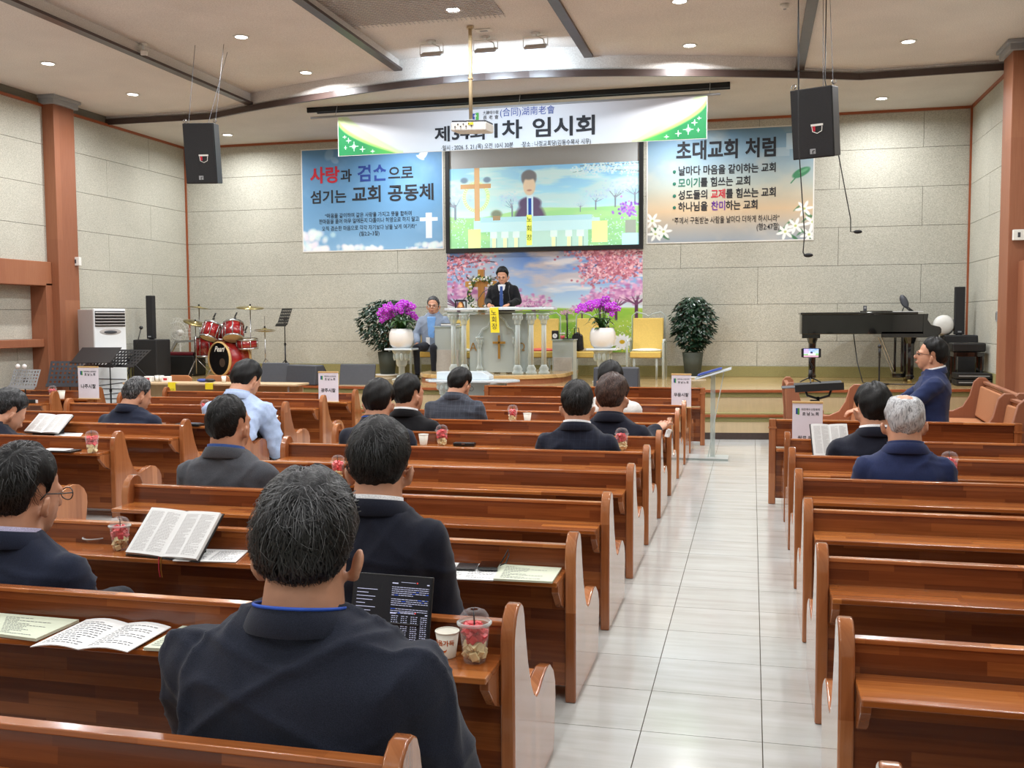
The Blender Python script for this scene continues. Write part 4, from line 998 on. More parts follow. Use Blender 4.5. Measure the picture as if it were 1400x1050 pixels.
for x, y, r, w in ((.86, .10, .02, .035), (.885, .085, .014, .05), (.85, .12, .03, .014), (.93, .01, .02, .01), (.20, .05, .03, .06), (.24, .11, .03, .03)): c.blob(x, y, r, w, (226, 236, 246), .95 if x > .5 else .25, .2, .5)
pl = poster('left_poster', 'sky-blue poster with clouds, white cross and Korean verse left of the screen', -7.985, -5.32, 2.885, 4.70, c)
yt = YW-.014
def fitted(t, parts, px, py, px1, y):
    """parts of a line set side by side, squeezed to the width they have on the wall"""
    p = at(px, py, Y=y); q = at(px1, py, Y=y); x = 0; obs = []
    for body, size, mat, bold in parts:
        if body == ' ': x += size; continue
        o = text('printed_words', body, size, (x, y, p.z), mat, t, align='LEFT', bold=bold); obs.append((o, x))
        x += max(v.co.x for v in o.data.vertices)+size*.05
    k = (q.x-p.x)/x
    for o, dx in obs: o.location.x = p.x+dx*k; o.scale = (k, 1, 1)
def tline(t, parts, px, py, px1): fitted(t, parts, px, py, px1, yt)
tline(pl, [('사랑', .31, MT['red_ink'], .028), ('과', .24, MT['ink'], .02), (' ', .09, 0, 0), ('겸손', .31, MT['blue_ink'], .028), ('으로', .26, MT['ink'], .02)], 424, 249, 566)
tline(pl, [('섬기는', .25, MT['ink'], .02), (' ', .09, 0, 0), ('교회', .31, MT['ink'], .024), (' ', .11, 0, 0), ('공동체', .31, MT['ink'], .024)], 424, 277, 594)
for body, px, py, px1 in (('“마음을 같이하여 같은 사랑을 가지고 뜻을 합하며', 444, 298, 563), ('한마음을 품어 아무 일에든지 다툼이나 허영으로 하지 말고', 436, 306, 573), ('오직 겸손한 마음으로 각각 자기보다 남을 낫게 여기라”', 440, 315.5, 570), ('(빌2:2~3절)', 491, 322, 519)):
    tline(pl, [(body, .095, MT['ink'], .004)], px, py, px1)
c = Canvas(300, 220); c.vgrad([(0, (104, 142, 172)), (.25, (140, 168, 186)), (.5, (178, 186, 178)), (.72, (210, 184, 150)), (1, (150, 160, 170))])
n = c.noise(6, 6, 31, 4); c.over(np.clip((n-.5)*3, 0, 1)*.3, (226, 206, 176)); c.rect(.84, .06, 1, .2, (172, 194, 206)); c.rect(.78, .18, .86, .26, (170, 190, 200), .7)
def lily(x, y, r, s_=1):
    for q in range(6):
        a = 2*PI*q/6+s_; c.blob(x+math.cos(a)*r*.6/c.asp, y+math.sin(a)*r*.6, r*.55/c.asp, r*.2, (236, 238, 234), 1, .2, a)
    c.blob(x, y, r*.16/c.asp, r*.16, (190, 200, 120), 1, .3)
for x, y in ((.03, .84), (.08, .90), (.95, .74), (.90, .87), (.97, .96), (.86, .93), (1.0, .84)):
    c.blob(x+.03, y+.05, .03, .012, (60, 110, 70), .9, .3, .6); c.blob(x-.04, y-.02, .03, .008, (70, 120, 80), .8, .3, 2.4)
for q, (x, y) in enumerate(((.03, .80), (.05, .92), (.10, .90), (.95, .73), (.90, .88), (.98, .96), (.84, .93), (1.0, .85))): lily(x, y, .065, q)
c.blob(.93, .41, .058, .035, (70, 132, 96), 1, .12, -.5); c.blob(.945, .395, .03, .012, (110, 168, 130), .8, .3, -.5); c.line(.87, .50, .90, .45, .005, (70, 132, 96))
prp = poster('right_poster', 'pastel poster with green leaf, lilies and four Korean lines right of the screen', -1.72, .93, 2.89, 4.70, c)
tline(prp, [('초대교회', .33, MT['ink'], .03), (' ', .12, 0, 0), ('처럼', .33, MT['ink'], .03)], 924, 217, 1062)
for i, (py, parts) in enumerate(((239, [('날마다 마음을 같이하는 교회', .165, MT['ink'], .022)]), (255.5, [('모이기', .165, MT['green_ink'], .022), ('를 힘쓰는 교회', .165, MT['ink'], .022)]),
                        (272, [('성도들의', .165, MT['ink'], .022), (' ', .06, 0, 0), ('교제', .165, MT['red_ink'], .022), ('를 힘쓰는 교회', .165, MT['ink'], .022)]), (288, [('하나님을', .165, MT['ink'], .022), (' ', .06, 0, 0), ('찬미', .165, MT['purple_ink'], .022), ('하는 교회', .165, MT['ink'], .022)]))):
    tline(prp, parts, 927, py, (1061, 1026, 1061, 1036)[i]); p = at(922, py-4, Y=yt); MB().lathe([(.028, 0), (.0, .004)], seg=12, d=(0, -1, 0)).build('bullet', MT['green_ink'], prp, loc=(p.x, yt, p.z))
for body, px, py, px1 in (('“주께서 구원받는 사람을 날마다 더하게 하시니라”', 919, 306, 1066), ('(행2:47절)', 1034, 314, 1066)): tline(prp, [(body, .125, MT['ink'], .006)], px, py, px1)
# ---- hanging banner
YBN = 14.0; BX0, BX1, BZ0, BZ1 = -6.10, -.64, 4.10, 4.68
c = Canvas(560, 60); c.vgrad([(0, (196, 194, 198)), (1, (206, 214, 222))])
for flip in (0, 1):
    x = c.xx if not flip else 1-c.xx
    e2 = .16+.86*np.clip(x/.175, 0, 1)**.6; bandw = .30*np.clip(1-x/.2, 0, 1)+.05; on = (x < .19)
    c.over(np.clip((c.yy-(e2-bandw*1.5))*16, 0, 1)*.55*on, (176, 206, 130)); c.over(np.clip((c.yy-(e2-bandw*.9))*20, 0, 1)*.6*on, (206, 226, 160)); c.over(np.clip((c.yy-(e2-bandw*.35))*20, 0, 1)*.8*on, (140, 196, 90))
    c.over(np.clip((c.yy-e2)*24, 0, 1)*on, (30, 124, 72)); c.over(np.clip((c.yy-e2)*24, 0, 1)*np.clip((x-.07)*12, 0, 1)*on, (90, 186, 90))
    for sx, sy, r in ((.03, .62, .05), (.045, .78, .09), (.018, .52, .03), (.07, .86, .05), (.10, .92, .04), (.02, .8, .03)):
        X_ = sx if not flip else 1-sx; c.blob(X_, sy, r*.5/c.asp, r*.5, (250, 255, 250), .95, .6); c.line(X_-r*1.3/c.asp, sy, X_+r*1.3/c.asp, sy, .008, (240, 255, 240), .8); c.line(X_, sy-r*1.3, X_, sy+r*1.3, .008, (240, 255, 240), .8)
bn = bpy.data.objects.new('hanging_banner', None); COL.objects.link(bn); tag(bn, 'long white banner with green waves and Korean meeting title hung above the screen', 'banner')
MB().span((BX0-.01, YBN, BZ0-.006), (BX1+.01, YBN+.01, BZ1)).build('banner_cloth', MT['white'], bn)
c.build('printed_face', vcol('banner_print', .6), BX0, BX1, BZ0, BZ1, YBN-.002, bn)
MB().tube([(-6.55, YBN+.005, 4.69), (-.455, YBN+.005, 4.69)], .018).build('top_rod', MT['grey'], bn, smooth=True)
for x in (-6.15, -3.3, -.6): MB().tube([(x, YBN+.005, 4.69), (x, YBN+.1, HC if False else 4.9)], .004, 5).build('hanging_cord', MT['grey'], bn)
yb_ = YBN-.008
fitted(bn, [('제34회', .235, MT['ink'], .026), (' ', .06, 0, 0), ('1차', .28, MT['ink'], .026), (' ', .1, 0, 0), ('임시회', .29, MT['ink'], .026)], 594, 192, 815, yb_)
fitted(bn, [('(合同)湖南老會', .13, MT['blue_ink'], .0)], 683, 158.5, 759, yb_)
fitted(bn, [('大韓예수敎', .06, MT['ink'], 0)], 660, 156.5, 682, yb_); fitted(bn, [('長 老 會', .06, MT['ink'], 0)], 660, 163, 682, yb_)
fitted(bn, [('·일시 : 2026. 5. 21.(목) 오전 10시 30분', .085, MT['ink'], .006)], 603, 205.5, 702, yb_); fitted(bn, [('·장소 : 나정교회당(김동수목사 시무)', .085, MT['ink'], .006)], 712, 200.5, 808, yb_)
p = at(650, 160, Y=yb_); MB().span((p.x-.05, yb_-.001, p.z-.06), (p.x+.005, yb_, p.z+.05)).build('emblem_blue', MT['blue_ink'], bn); MB().span((p.x+.005, yb_-.001, p.z-.07), (p.x+.05, yb_, p.z+.06)).build('emblem_green', plain('emblem_green', (70, 150, 60), .6), bn)
MB().span((p.x-.008, yb_-.003, p.z-.04), (p.x+.002, yb_-.001, p.z+.04)).span((p.x-.025, yb_-.003, p.z+.01), (p.x+.02, yb_-.001, p.z+.02)).build('emblem_cross', MT['white'], bn)
# curtain rail under the stage ceiling
ra = thing('curtain_rail', 'double black curtain rail fixed under the ceiling above the banner', 'rail', (0, 0, 0))
MB().span((-6.67, 14.12, 4.80), (-.33, 14.16, 4.875)).span((-6.55, 14.22, 4.80), (-.33, 14.26, 4.875)).build('track', MT['blacksat'], ra, bevel=.004)
MB().span((-6.67, 14.12, 4.85), (-6.55, 14.26, 4.875)).span((-.37, 14.12, 4.85), (-.33, 14.26, 4.875)).build('end_cap', MT['blacksat'], ra)
# ------------------------------------------------------------------ things on and before the stage
def place(px, py, Y): return at(px, py, Y=Y)
def column(mb_cap, mb_shaft, x, y, z0, z1, r=.035):
    """small classical column: base, plain shaft, leafy capital"""
    h = z1-z0
    mb_shaft.lathe([(r*2.2, 0), (r*2.2, .03), (r*1.6, .05), (r*1.9, .08), (r*1.3, .12), (r*1.1, .14)], (x, y, z0), 14)
    mb_shaft.lathe([(r, .14), (r*.92, h-.16)], (x, y, z0), 14)
    mb_cap.lathe([(r*1.0, h-.17), (r*1.25, h-.165), (r*1.2, h-.14), (r*1.9, h-.03), (r*2.1, h-.025), (r*2.1, h)], (x, y, z0), 10)
    for q in range(8):
        a = 2*PI*q/8; mb_cap.ell((x+math.cos(a)*r*1.7, y+math.sin(a)*r*1.7, z0+h-.07), (r*.4, r*.4, .035), seg=6, rings=4)
# curved wooden platform and the acrylic pulpit
pc = Vector((-3.95, 15.05, ST))
pf = thing('pulpit_platform', 'round-fronted low wooden platform under the acrylic pulpit', 'platform', pc)
arc = [(1.15*math.cos(a), -.95*math.sin(a)-.1) for a in [PI*q/20 for q in range(21)]]
MB().prism([(x, y) for x, y in arc][::-1]+[(1.15, .9), (-1.15, .9)][::1] if False else [(1.15, .9)]+arc+[(-1.15, .9)], 'z', 0, .08).build('platform_body', MT['trimwood'], pf)
arc2 = [(1.18*math.cos(a), -.98*math.sin(a)-.1) for a in [PI*q/20 for q in range(21)]]
MB().prism([(1.18, .9)]+arc2+[(-1.18, .9)], 'z', .08, .14).build('platform_top', MT['honey'], pf, bevel=.01)
Z0 = ST+.14; YP = 14.55
pxa, pxb = at(607, 430, Y=YP).x, at(757, 430, Y=YP).x; pm = (pxa+pxb)/2; pw = pxb-pxa
ztop = at(680, 424, Y=YP).z
pu = thing('acrylic_pulpit', 'wide clear acrylic pulpit with columns, a gold cross and Greek letters', 'pulpit', (pm, YP, Z0)); H_ = ztop-Z0
top_prof = [(-pw/2, .28), (-pw/2, .02), (-pw/2+.12, -.12), (-.25, -.20), (.25, -.20), (pw/2-.12, -.12), (pw/2, .02), (pw/2, .28)]
MB().prism(top_prof, 'z', H_, H_+.035).build('desk_top', MT['milk'], pu, bevel=.006)
MB().prism([(-pw/2+.05, .26), (-pw/2+.05, .0), (pw/2-.05, .0), (pw/2-.05, .26)], 'z', H_-.05, H_-.015).build('under_tray', MT['acrylic'], pu)
for sg in (-1, 1):
    for dx, dy in ((.70, .0), (.52, -.06), (.33, -.13)):
        if sg == -1 and dx == .33: continue
        a, b = MB(), MB(); column(a, b, sg*dx*pw/1.7, dy, 0, H_-.05, .04); a.build('column_capital', MT['acrylic'], pu, smooth=True); b.build('column_shaft', MT['acrylic'], pu, smooth=True)
        MB().tube([(sg*dx*pw/1.7+.012, dy, .14), (sg*dx*pw/1.7+.012, dy, H_-.22)], .008).build('gold_rod', MT['gold'], pu)
MB().span((-.46, .02, .02), (.46, .045, H_-.06)).build('front_panel', MT['frost'], pu)
MB().span((-.44, .05, .02), (-.36, .3, H_-.06)).span((.36, .05, .02), (.44, .3, H_-.06)).build('side_wing', MT['frost'], pu)
ap = []
for sg in (-1, 1):
    ap.append([(sg*.29, -.02, .06), (sg*.29, -.02, H_*.55), (sg*.30, -.02, H_*.60), (sg*.24, -.02, H_*.70), (sg*.16, -.02, H_*.74), (sg*.11, -.02, H_*.84), (0, -.02, H_*.93)])
mb = MB(); [mb.tube(p_, .016, 6) for p_ in ap]; mb.build('arch_moulding', MT['acrylic'], pu, smooth=True)
for sg in (-1, 1):
    a, b = MB(), MB(); column(a, b, sg*.29, -.03, 0, H_*.58, .028); a.build('small_column', MT['acrylic'], pu, smooth=True); b.build('small_shaft', MT['acrylic'], pu)
g = MB().box((.02, -.03, H_*.42), (.035, .02, .36)).box((.02, -.03, H_*.49), (.2, .02, .035)); g.build('gold_cross', MT['gold'], pu, bevel=.004)
text('greek_letter', 'Α', .17, (-.40, -.0, H_*.36), MT['gold'], pu); text('greek_letter', 'Ω', .17, (.36, -.0, H_*.36), MT['gold'], pu)
rb = thing('ribbon_sash', 'yellow vertical sash with three black Korean letters hanging over the pulpit front', 'sash', (at(675, 418, Y=YP-.22).x, YP-.22, Z0+H_+.04))
xw = at(681, 418, Y=YP-.22).x-at(669, 418, Y=YP-.22).x; zl = at(675, 455, Y=YP-.22).z-(Z0+H_+.04)
MB().grid(lambda u, v: (-xw/2+u*xw+.02*v, (.10 if v < .12 else 0)-.004*math.sin(u*6), zl*max(0, (v-.12)/.88)+.002), 4, 14).build('sash_cloth', MT['yellow'], rb)
for i, ch in enumerate('노회장'): text('letter', ch, .10, (.0+.006*i, -.008, zl*(.30+i*.27)), MT['ink'], rb)
# microphones and small things on the pulpit
for i, (px, bend) in enumerate(((653, 1), (697, -.3))):
    p = at(px, 417, Y=YP+.05); m = thing('gooseneck_microphone', 'thin black gooseneck microphone on the pulpit, %s of the speaker' % ('left', 'right')[i], 'microphone', (p.x, YP+.05, Z0+H_+.036))
    MB().lathe([(.035, 0), (.035, .012)], seg=14).build('base', MT['black'], m); MB().tube([(0, 0, 0), (0.0, .0, .12), (.08*bend, .02, .24), (.30*bend if bend > 0 else -.02, .06, .36)], .006, 6).build('gooseneck', MT['black'], m, smooth=True)
    MB().ell((.31*bend if bend > 0 else -.02, .065, .37), (.018, .018, .022), seg=10, rings=7).build('capsule', MT['mesh'], m, smooth=True)
p = at(630, 418, Y=YP+.05); b_ = thing('prayer_bell', 'small bronze bell in a black stand at the left end of the pulpit', 'bell', (p.x, YP+.05, Z0+H_+.036))
MB().lathe([(.07, 0), (.06, .02), (.042, .07), (.034, .09), (.01, .10)], seg=18).build('bell_body', plain('bronze', (150, 104, 64), .3, metal=.9), b_, smooth=True)
MB().box((0, 0, .115), (.16, .03, .03)).box((-.085, 0, .06), (.018, .03, .12)).box((.085, 0, .06), (.018, .03, .12)).build('bell_stand', MT['black'], b_, bevel=.004)
p = at(690, 417, Y=YP+.08); ob = thing('open_order_book', 'white papers lying open on the pulpit desk before the speaker', 'papers', (p.x, YP+.08, Z0+H_+.036)); MB().box((-.1, 0, .006), (.19, .24, .012)).box((.1, 0, .006), (.19, .24, .012)).build('sheets', MT['paper'], ob); MB().box((0, 0, .0135), (.36, .2, .001)).build('printed_lines', MT['inkgrey'], ob)
# communion table on the floor in front
TY, TZ = 12.95, .80
ta, tb = at(568, 509, Z=TZ), at(706, 507, Z=TZ)
xl, xr = at(578, 514, Y=TY-.3).x, at(700, 512, Y=TY-.3).x
ct = thing('communion_table', 'white topped acrylic communion table on leafy columns before the stage', 'table', ((xl+xr)/2, TY-.05, 0)); w = xr-xl
MB().prism([(-w/2-.05, .0), (-w/2+.08, -.24), (w/2-.08, -.24), (w/2+.05, .0), (w/2-.08, .2), (-w/2+.08, .2)], 'z', TZ-.03, TZ).build('tabletop', MT['milk'], ct, bevel=.006)
for sx in (-1, 1):
    for sy in (-.14, .12):
        a, b = MB(), MB(); column(a, b, sx*(w/2-.26), sy, 0, TZ-.03, .05); a.build('leg_capital', MT['acrylic'], ct, smooth=True); b.build('leg', MT['acrylic'], ct, smooth=True)
MB().span((-w/2+.32, .0, .05), (w/2-.32, .015, TZ-.04)).build('middle_panel', MT['frost'], ct)
p = at(636, 507, Y=TY); bx = thing('white_book_stand', 'long white wedge-shaped stand lying on the communion table', 'stand', (p.x, TY+.0, TZ)); wq = at(672, 500, Y=TY).x-at(601, 500, Y=TY).x
MB().prism([(-wq/2, 0), (-wq/2, .105), (wq/2-.1, .11), (wq/2, .05), (wq/2, 0)], 'y', -.13, .13).build('stand_body', MT['milk'], bx, bevel=.008); MB().ell((-.02, 0, .115), (.012, .012, .01)).build('knob', MT['milk'], bx)
# armchairs with mustard upholstery and clear acrylic frames
def armchair(px, py, Y, label, pillow=None, rz=PI):
    p = at(px, py, Y=Y); t = thing('stage_armchair', label, 'chair', (p.x, Y, ST), rz, 'mustard armchairs on the stage')
    MB().box((0, 0, .39), (.50, .48, .10)).build('seat', MT['chair'], t, bevel=.02)
    MB().box((0, -.23, .70), (.50, .07, .56), (R(8), 0, 0)).build('backrest', MT['chair'], t, bevel=.015)
    for s in (-1, 1):
        MB().tube([(s*.29, .24, 0), (s*.29, .24, .58), (s*.29, .20, .62), (s*.29, -.2, .62), (s*.29, -.25, .58), (s*.29, -.27, .0)], .02, 8).build('side_frame', MT['acrylic'], t, smooth=True)
        MB().tube([(s*.18, .20, 0), (s*.18, .20, .33)], .018, 8).build('leg', MT['acrylic'], t, smooth=True)
    MB().tube([(-.27, -.29, .3), (-.27, -.30, 1.02), (-.2, -.30, 1.08), (-.05, -.30, 1.04), (0, -.30, 1.0), (.05, -.30, 1.04), (.2, -.30, 1.08), (.27, -.30, 1.02), (.27, -.29, .3)], .012, 8).build('back_frame', MT['acrylic'], t, smooth=True)
    MB().box((0, .0, .335), (.54, .44, .012)).build('under_plate', MT['acrylic'], t)
    if pillow: MB().ell((0, .0, .455), (.25, .2, .035), seg=20, rings=8).build('seat_pillow', pillow, t, smooth=True)
    return t
lace = plain('lace_pillow', (222, 220, 204), .9, noise_amt=.12, nscale=60, bump=.3); flor = plain('patterned_pillow', (176, 160, 130), .9, noise_amt=.3, nscale=50, bump=.3); redp = plain('red_pillow', (206, 96, 84), .9)
armchair(884, 510, 16.05, 'mustard armchair with a white lace pillow, rightmost on the stage', lace)
armchair(806, 510, 16.05, 'mustard armchair with a patterned pillow and a black bag, behind the right orchid', flor)
armchair(740, 510, 16.05, 'mustard armchair with a red pillow seen through the pulpit\'s right columns', redp)
armchair(633, 510, 15.75, 'mustard armchair seen through the pulpit\'s left columns', lace)
armchair(590, 510, 16.05, 'mustard armchair the man in the blue-grey jacket sits on')
# black bag hung on the chair
p = at(790, 470, Y=15.95); bg = thing('handbag', 'black leather handbag with looped handles leaning on the armchair', 'bag', (p.x, 15.9, p.z-.12))
MB().prism([(-.11, 0), (.11, .02), (.09, .26), (.0, .32), (-.08, .26)], 'y', -.05, .05).build('bag_body', MT['leather'], bg, bevel=.02); MB().tube([(-.05, -.05, .25), (-.03, -.06, .38), (.03, -.06, .38), (.05, -.05, .25)], .008).build('handle', MT['leather'], bg, smooth=True)
# side cabinets beside the pulpit
def cabinet(px, w, Y, ztop_px, label):
    p = at(px, 505, Y=Y); zt = at(px, ztop_px, Y=Y).z-ST; t = thing('side_cabinet', label, 'cabinet', (p.x, Y, ST))
    MB().box((0, 0, zt/2), (w, .32, zt)).build('cabinet_body', MT['frost'], t, bevel=.004); MB().box((0, -.01, zt+.008), (w+.03, .35, .016)).build('cabinet_top', MT['acrylic'], t)
    MB().box((0, -.165, zt*.30), (w-.04, .012, zt*.54)).build('door', plain('pearl_grey', (176, 172, 166), .3), t, bevel=.003)
    return t, zt
t, zt = cabinet(772, .34, 15.6, 465, 'pale acrylic cabinet right of the pulpit with a clock and a cup on top')
p = at(760, 464, Y=15.55); ck = thing('desk_clock', 'small black desk clock with a white round face on the right cabinet', 'clock', (p.x, 15.5, ST+zt+.016)); MB().box((0, 0, .07), (.11, .05, .14)).build('clock_case', MT['black'], ck, bevel=.01); MB().lathe([(.038, 0), (.038, .006)], (0, -.026, .055), 18, (0, -1, 0)).build('clock_face', MT['paper'], ck); MB().box((0, -.034, .065), (.004, .003, .03)).box((.008, -.034, .055), (.02, .003, .004)).build('clock_hands', MT['ink'], ck)
p = at(769, 464, Y=15.5); cu_ = thing('red_jar', 'small clear jar with red contents beside the desk clock', 'jar', (p.x, 15.5, ST+zt+.016)); MB().lathe([(.035, 0), (.045, .09)], seg=16).build('jar_glass', MT['clear'], cu_, smooth=True); MB().lathe([(.03, .003), (.04, .06)], seg=14).build('contents', MT['melon'], cu_, smooth=True); MB().lathe([(.046, .09), (.046, .105)], seg=16).build('lid', MT['white'], cu_)
p = at(773, 464, Y=15.45); ms = thing('short_microphone_stand', 'short black table microphone stand on the right cabinet', 'stand', (p.x+.03, 15.45, ST+zt+.016)); MB().box((0, 0, .008), (.14, .1, .016)).build('base', MT['black'], ms, bevel=.004); MB().tube([(0, 0, .01), (0, 0, .42)], .013).build('rod', MT['black'], ms, smooth=True)
t, zt = cabinet(616, .42, 15.35, 447, 'pale cabinet left of the pulpit with dark books on top, by the sitting man')
p = at(616, 446, Y=15.3); sbk = thing('hymn_book', 'thick dark hymn book with pale page edges on the left cabinet', 'book', (p.x, 15.3, ST+zt+.016)); MB().box((0, 0, .022), (.26, .2, .036)).build('pages', MT['paper'], sbk); MB().box((0, 0, .004), (.28, .22, .006)).box((0, 0, .043), (.28, .22, .006)).build('cover', MT['leather'], sbk)
for px, lab in ((716+50, 'a'),): pass
# flower stands with orchids, potted trees
def orchid(px, pyb, Y, label, seed):
    zb = at(px, pyb, Y=Y).z; x = at(px, pyb, Y=Y).x
    st = thing('flower_stand', 'white capital-shaped acrylic stand under the %s orchid pot' % label, 'stand', (x, Y, ST), 0, 'flower stands')
    h = zb-ST; a = MB()
    a.lathe([(.16, 0), (.16, .02), (.09, .04), (.075, .08)], seg=18); a.lathe([(.05, .08), (.05, h-.30), (.07, h-.29)], seg=14)
    a.lathe([(.07, h-.29), (.085, h-.26), (.10, h-.14), (.15, h-.05), (.155, h-.03)], seg=12); a.build('pedestal', MT['acrylic'], st, smooth=True)
    for q in range(8): pass
    MB().box((0, 0, h-.015), (.46, .34, .03)).build('top_plate', MT['milk'], st, bevel=.005)
    lf = MB()
    for q in range(10):
        an = 2*PI*q/10; lf.ell((math.cos(an)*.115, math.sin(an)*.115, h-.13), (.03, .03, .07), seg=6, rings=5)
    lf.build('capital_leaves', MT['acrylic'], st, smooth=True)
    t = thing('orchid_pot', '%s magenta orchids in a round white ceramic pot on a stand' % label.capitalize(), 'potted plant', (x, Y, zb), 0, 'orchid pots')
    MB().lathe([(.13, 0), (.175, .05), (.20, .14), (.195, .24), (.165, .31), (.150, .30), (.17, .22)], seg=28).build('pot', MT['ceramic'], t, smooth=True)
    MB().lathe([(.155, .285), (.155, .29)], seg=20).build('soil', MT['leaf'], t)
    rs = np.random.RandomState(seed); lv = MB(); stm = MB(); fl = MB(); fc = MB()
    for q in range(26):
        an = rs.uniform(0, 2*PI); L = rs.uniform(.12, .34); up = rs.uniform(.04, .22); w = rs.uniform(.03, .045); c_, s_ = math.cos(an), math.sin(an)
        lv.grid(lambda u, v: (c_*L*v-s_*w*(u-.5)*2*math.sin(PI*min(1, .15+v*.85)), s_*L*v+c_*w*(u-.5)*2*math.sin(PI*min(1, .15+v*.85)), .29+up*math.sin(v*2.3)-.05*v*v), 2, 6)
    for q in range(11):
        an = rs.uniform(0, 2*PI); ex = rs.uniform(-.26, .26); ey = rs.uniform(-.12, .12); hh = rs.uniform(.62, .78)-abs(ex)*.35
        pts = [(ex*.15, ey*.3, .3), (ex*.3, ey*.5, .5), (ex*.65, ey*.8, hh), (ex*1.15, ey, hh-.02), (ex*1.5, ey*1.1, hh-.09)]
        stm.tube(pts, .005, 5)
        for k in range(7):
            f = .45+.55*k/6; i0 = min(3, int(f*4)); g_ = f*4-i0; P0, P1 = Vector(pts[i0]), Vector(pts[i0+1]); c0 = P0.lerp(P1, g_)+Vector(rs.randn(3)*.018)
            fa = rs.uniform(-.5, .5)
            for m_ in range(5):
                b_ = 2*PI*m_/5+fa; fl.ell(c0+Vector((math.cos(b_)*.025, -.01+rs.randn()*.004, math.sin(b_)*.025)), (.024, .006, .018), rot=(0, -b_, 0), seg=7, rings=5)
            fc.ell(c0+Vector((0, -.02, 0)), (.008, .008, .008), seg=6, rings=4)
    lv.build('leaves', MT['leaf2'], t, smooth=True, kind='stuff'); stm.build('flower_stems', MT['leaf2'], t, smooth=True, kind='stuff')
    fl.build('orchid_petals', MT['orchid'], t, smooth=True, kind='stuff'); fc.build('flower_centres', MT['ceramic'], t, kind='stuff')
orchid(549, 476, 14.9, 'left', 3); orchid(824, 476, 14.9, 'right', 5)
def potted(px, Y, ph, wpx, top_py, label, seed):
    x = at(px, 500, Y=Y).x; t = thing('potted_tree', label, 'potted plant', (x, Y, ST), 0, 'potted trees on the stage')
    MB().lathe([(.2, 0), (.22, .035), (.19, .035)], seg=24).build('saucer', MT['white'], t, smooth=True)
    MB().lathe([(.125, .03), (.17, ph), (.155, ph), (.15, ph-.04)], seg=26).build('pot', MT['potdark'], t, smooth=True)
    rs = np.random.RandomState(seed); H2 = at(px, top_py, Y=Y).z-ST; hw = wpx*15.5/F_PX/2; tr = MB()
    for q in range(7):
        a = rs.uniform(0, 6.28); tr.tube([(0, 0, ph-.05), (.06*math.cos(a), .06*math.sin(a), ph+.3), (hw*.5*math.cos(a), hw*.4*math.sin(a), H2*.75), (hw*.6*math.cos(a), hw*.5*math.sin(a), H2-.12)], .009, 6)
    tr.build('stems', plain('stem_brown', (92, 76, 52), .7), t, smooth=True)
    lv = MB()
    for q in range(1250):
        zf = rs.beta(1.5, 1.2); z = ph+.02+(H2-ph-.05)*zf; rad = hw*math.sqrt(max(.05, 1-(2*zf-1.05)**2))*rs.uniform(.35, 1.0)
        a = rs.uniform(0, 2*PI); c0 = Vector((rad*math.cos(a), rad*.85*math.sin(a), z)); L = rs.uniform(.07, .12)
        d_ = Vector((math.cos(a)*.7+rs.randn()*.3, math.sin(a)*.7+rs.randn()*.3, -.55+rs.randn()*.25)).normalized(); s_ = d_.cross(Vector((0, 0, 1))).normalized()*L*.32; n_ = s_.cross(d_).normalized()*.008
        lv.add([c0, c0+d_*L*.45+s_-n_, c0+d_*L, c0+d_*L*.45-s_-n_, c0+d_*L*.5+n_], [(0, 1, 4), (1, 2, 4), (2, 3, 4), (3, 0, 4)])
    lv.build('leaves', MT['leaf'], t, kind='stuff')
potted(530, 16.05, .42, 92, 407, 'tall leafy green plant in a dark basket pot left of the left orchid', 3)
potted(947, 16.2, .42, 62, 403, 'tall leafy green plant in a dark basket pot right of the armchairs', 7)
# ------------------------------------------------------------------ drum kit
dk = thing('drum_kit', 'red lacquered drum kit with chrome stands on the left of the stage', 'drums', (at(303, 515, Y=15.1).x, 15.1, ST))
ox = dk.location.x
def dp(px, py, Y): p = at(px, py, Y=Y); return Vector((p.x-ox, Y-15.1, p.z-ST))
def drum(name, c, r, d, ax, parent=dk, headmat='drumhead'):
    ax = Vector(ax).normalized(); c = Vector(c); o = MB().lathe([(r, -d/2), (r, d/2)], c, 28, ax).build(name, MT['drumred'], parent, smooth=False)
    o.data.polygons.foreach_set('use_smooth', [True]*len(o.data.polygons))
    for s in (-1, 1):
        MB().lathe([(r*.97, 0), (r*1.04, 0), (r*1.04, .03), (r*.97, .03)], c+ax*(s*d/2-.015), 28, ax, cap=False).build('rim', MT['steel'], o, smooth=True)
        MB().lathe([(r*.96, -.004), (r*.96, .004)], c+ax*(s*(d/2+.002)), 28, ax).build('drum_skin', MT[headmat], o)
    a, b = frame_of(ax); l = MB()
    for q in range(8):
        t_ = 2*PI*q/8; l.tube([c+a*(r*1.03*math.cos(t_))+b*(r*1.03*math.sin(t_))-ax*d*.42, c+a*(r*1.03*math.cos(t_))+b*(r*1.03*math.sin(t_))+ax*d*.42], .008, 5)
    l.build('lugs', MT['steel'], o, smooth=True); return o
c0 = dp(300, 491, 15.1); br = .285; ax = Vector((-.42, -1, 0)).normalized()
bd = MB().lathe([(br, -.2), (br, .2)], c0+Vector((.08, .2, 0)), 36, ax).build('bass_drum', MT['drumred'], dk, smooth=True)
for s in (-1, 1): MB().lathe([(br*.98, -.02), (br*1.05, -.02), (br*1.05, .02), (br*.98, .02)], c0+Vector((.08, .2, 0))+ax*(s*.21), 36, ax, cap=False).build('maple_hoop', MT['hoop'], bd, smooth=True)
fc_ = c0+Vector((.08, .2, 0))+ax*.205
MB().lathe([(br*.97, 0), (br*.97, .006)], fc_, 36, ax).build('front_skin', MT['drumblack'], bd)
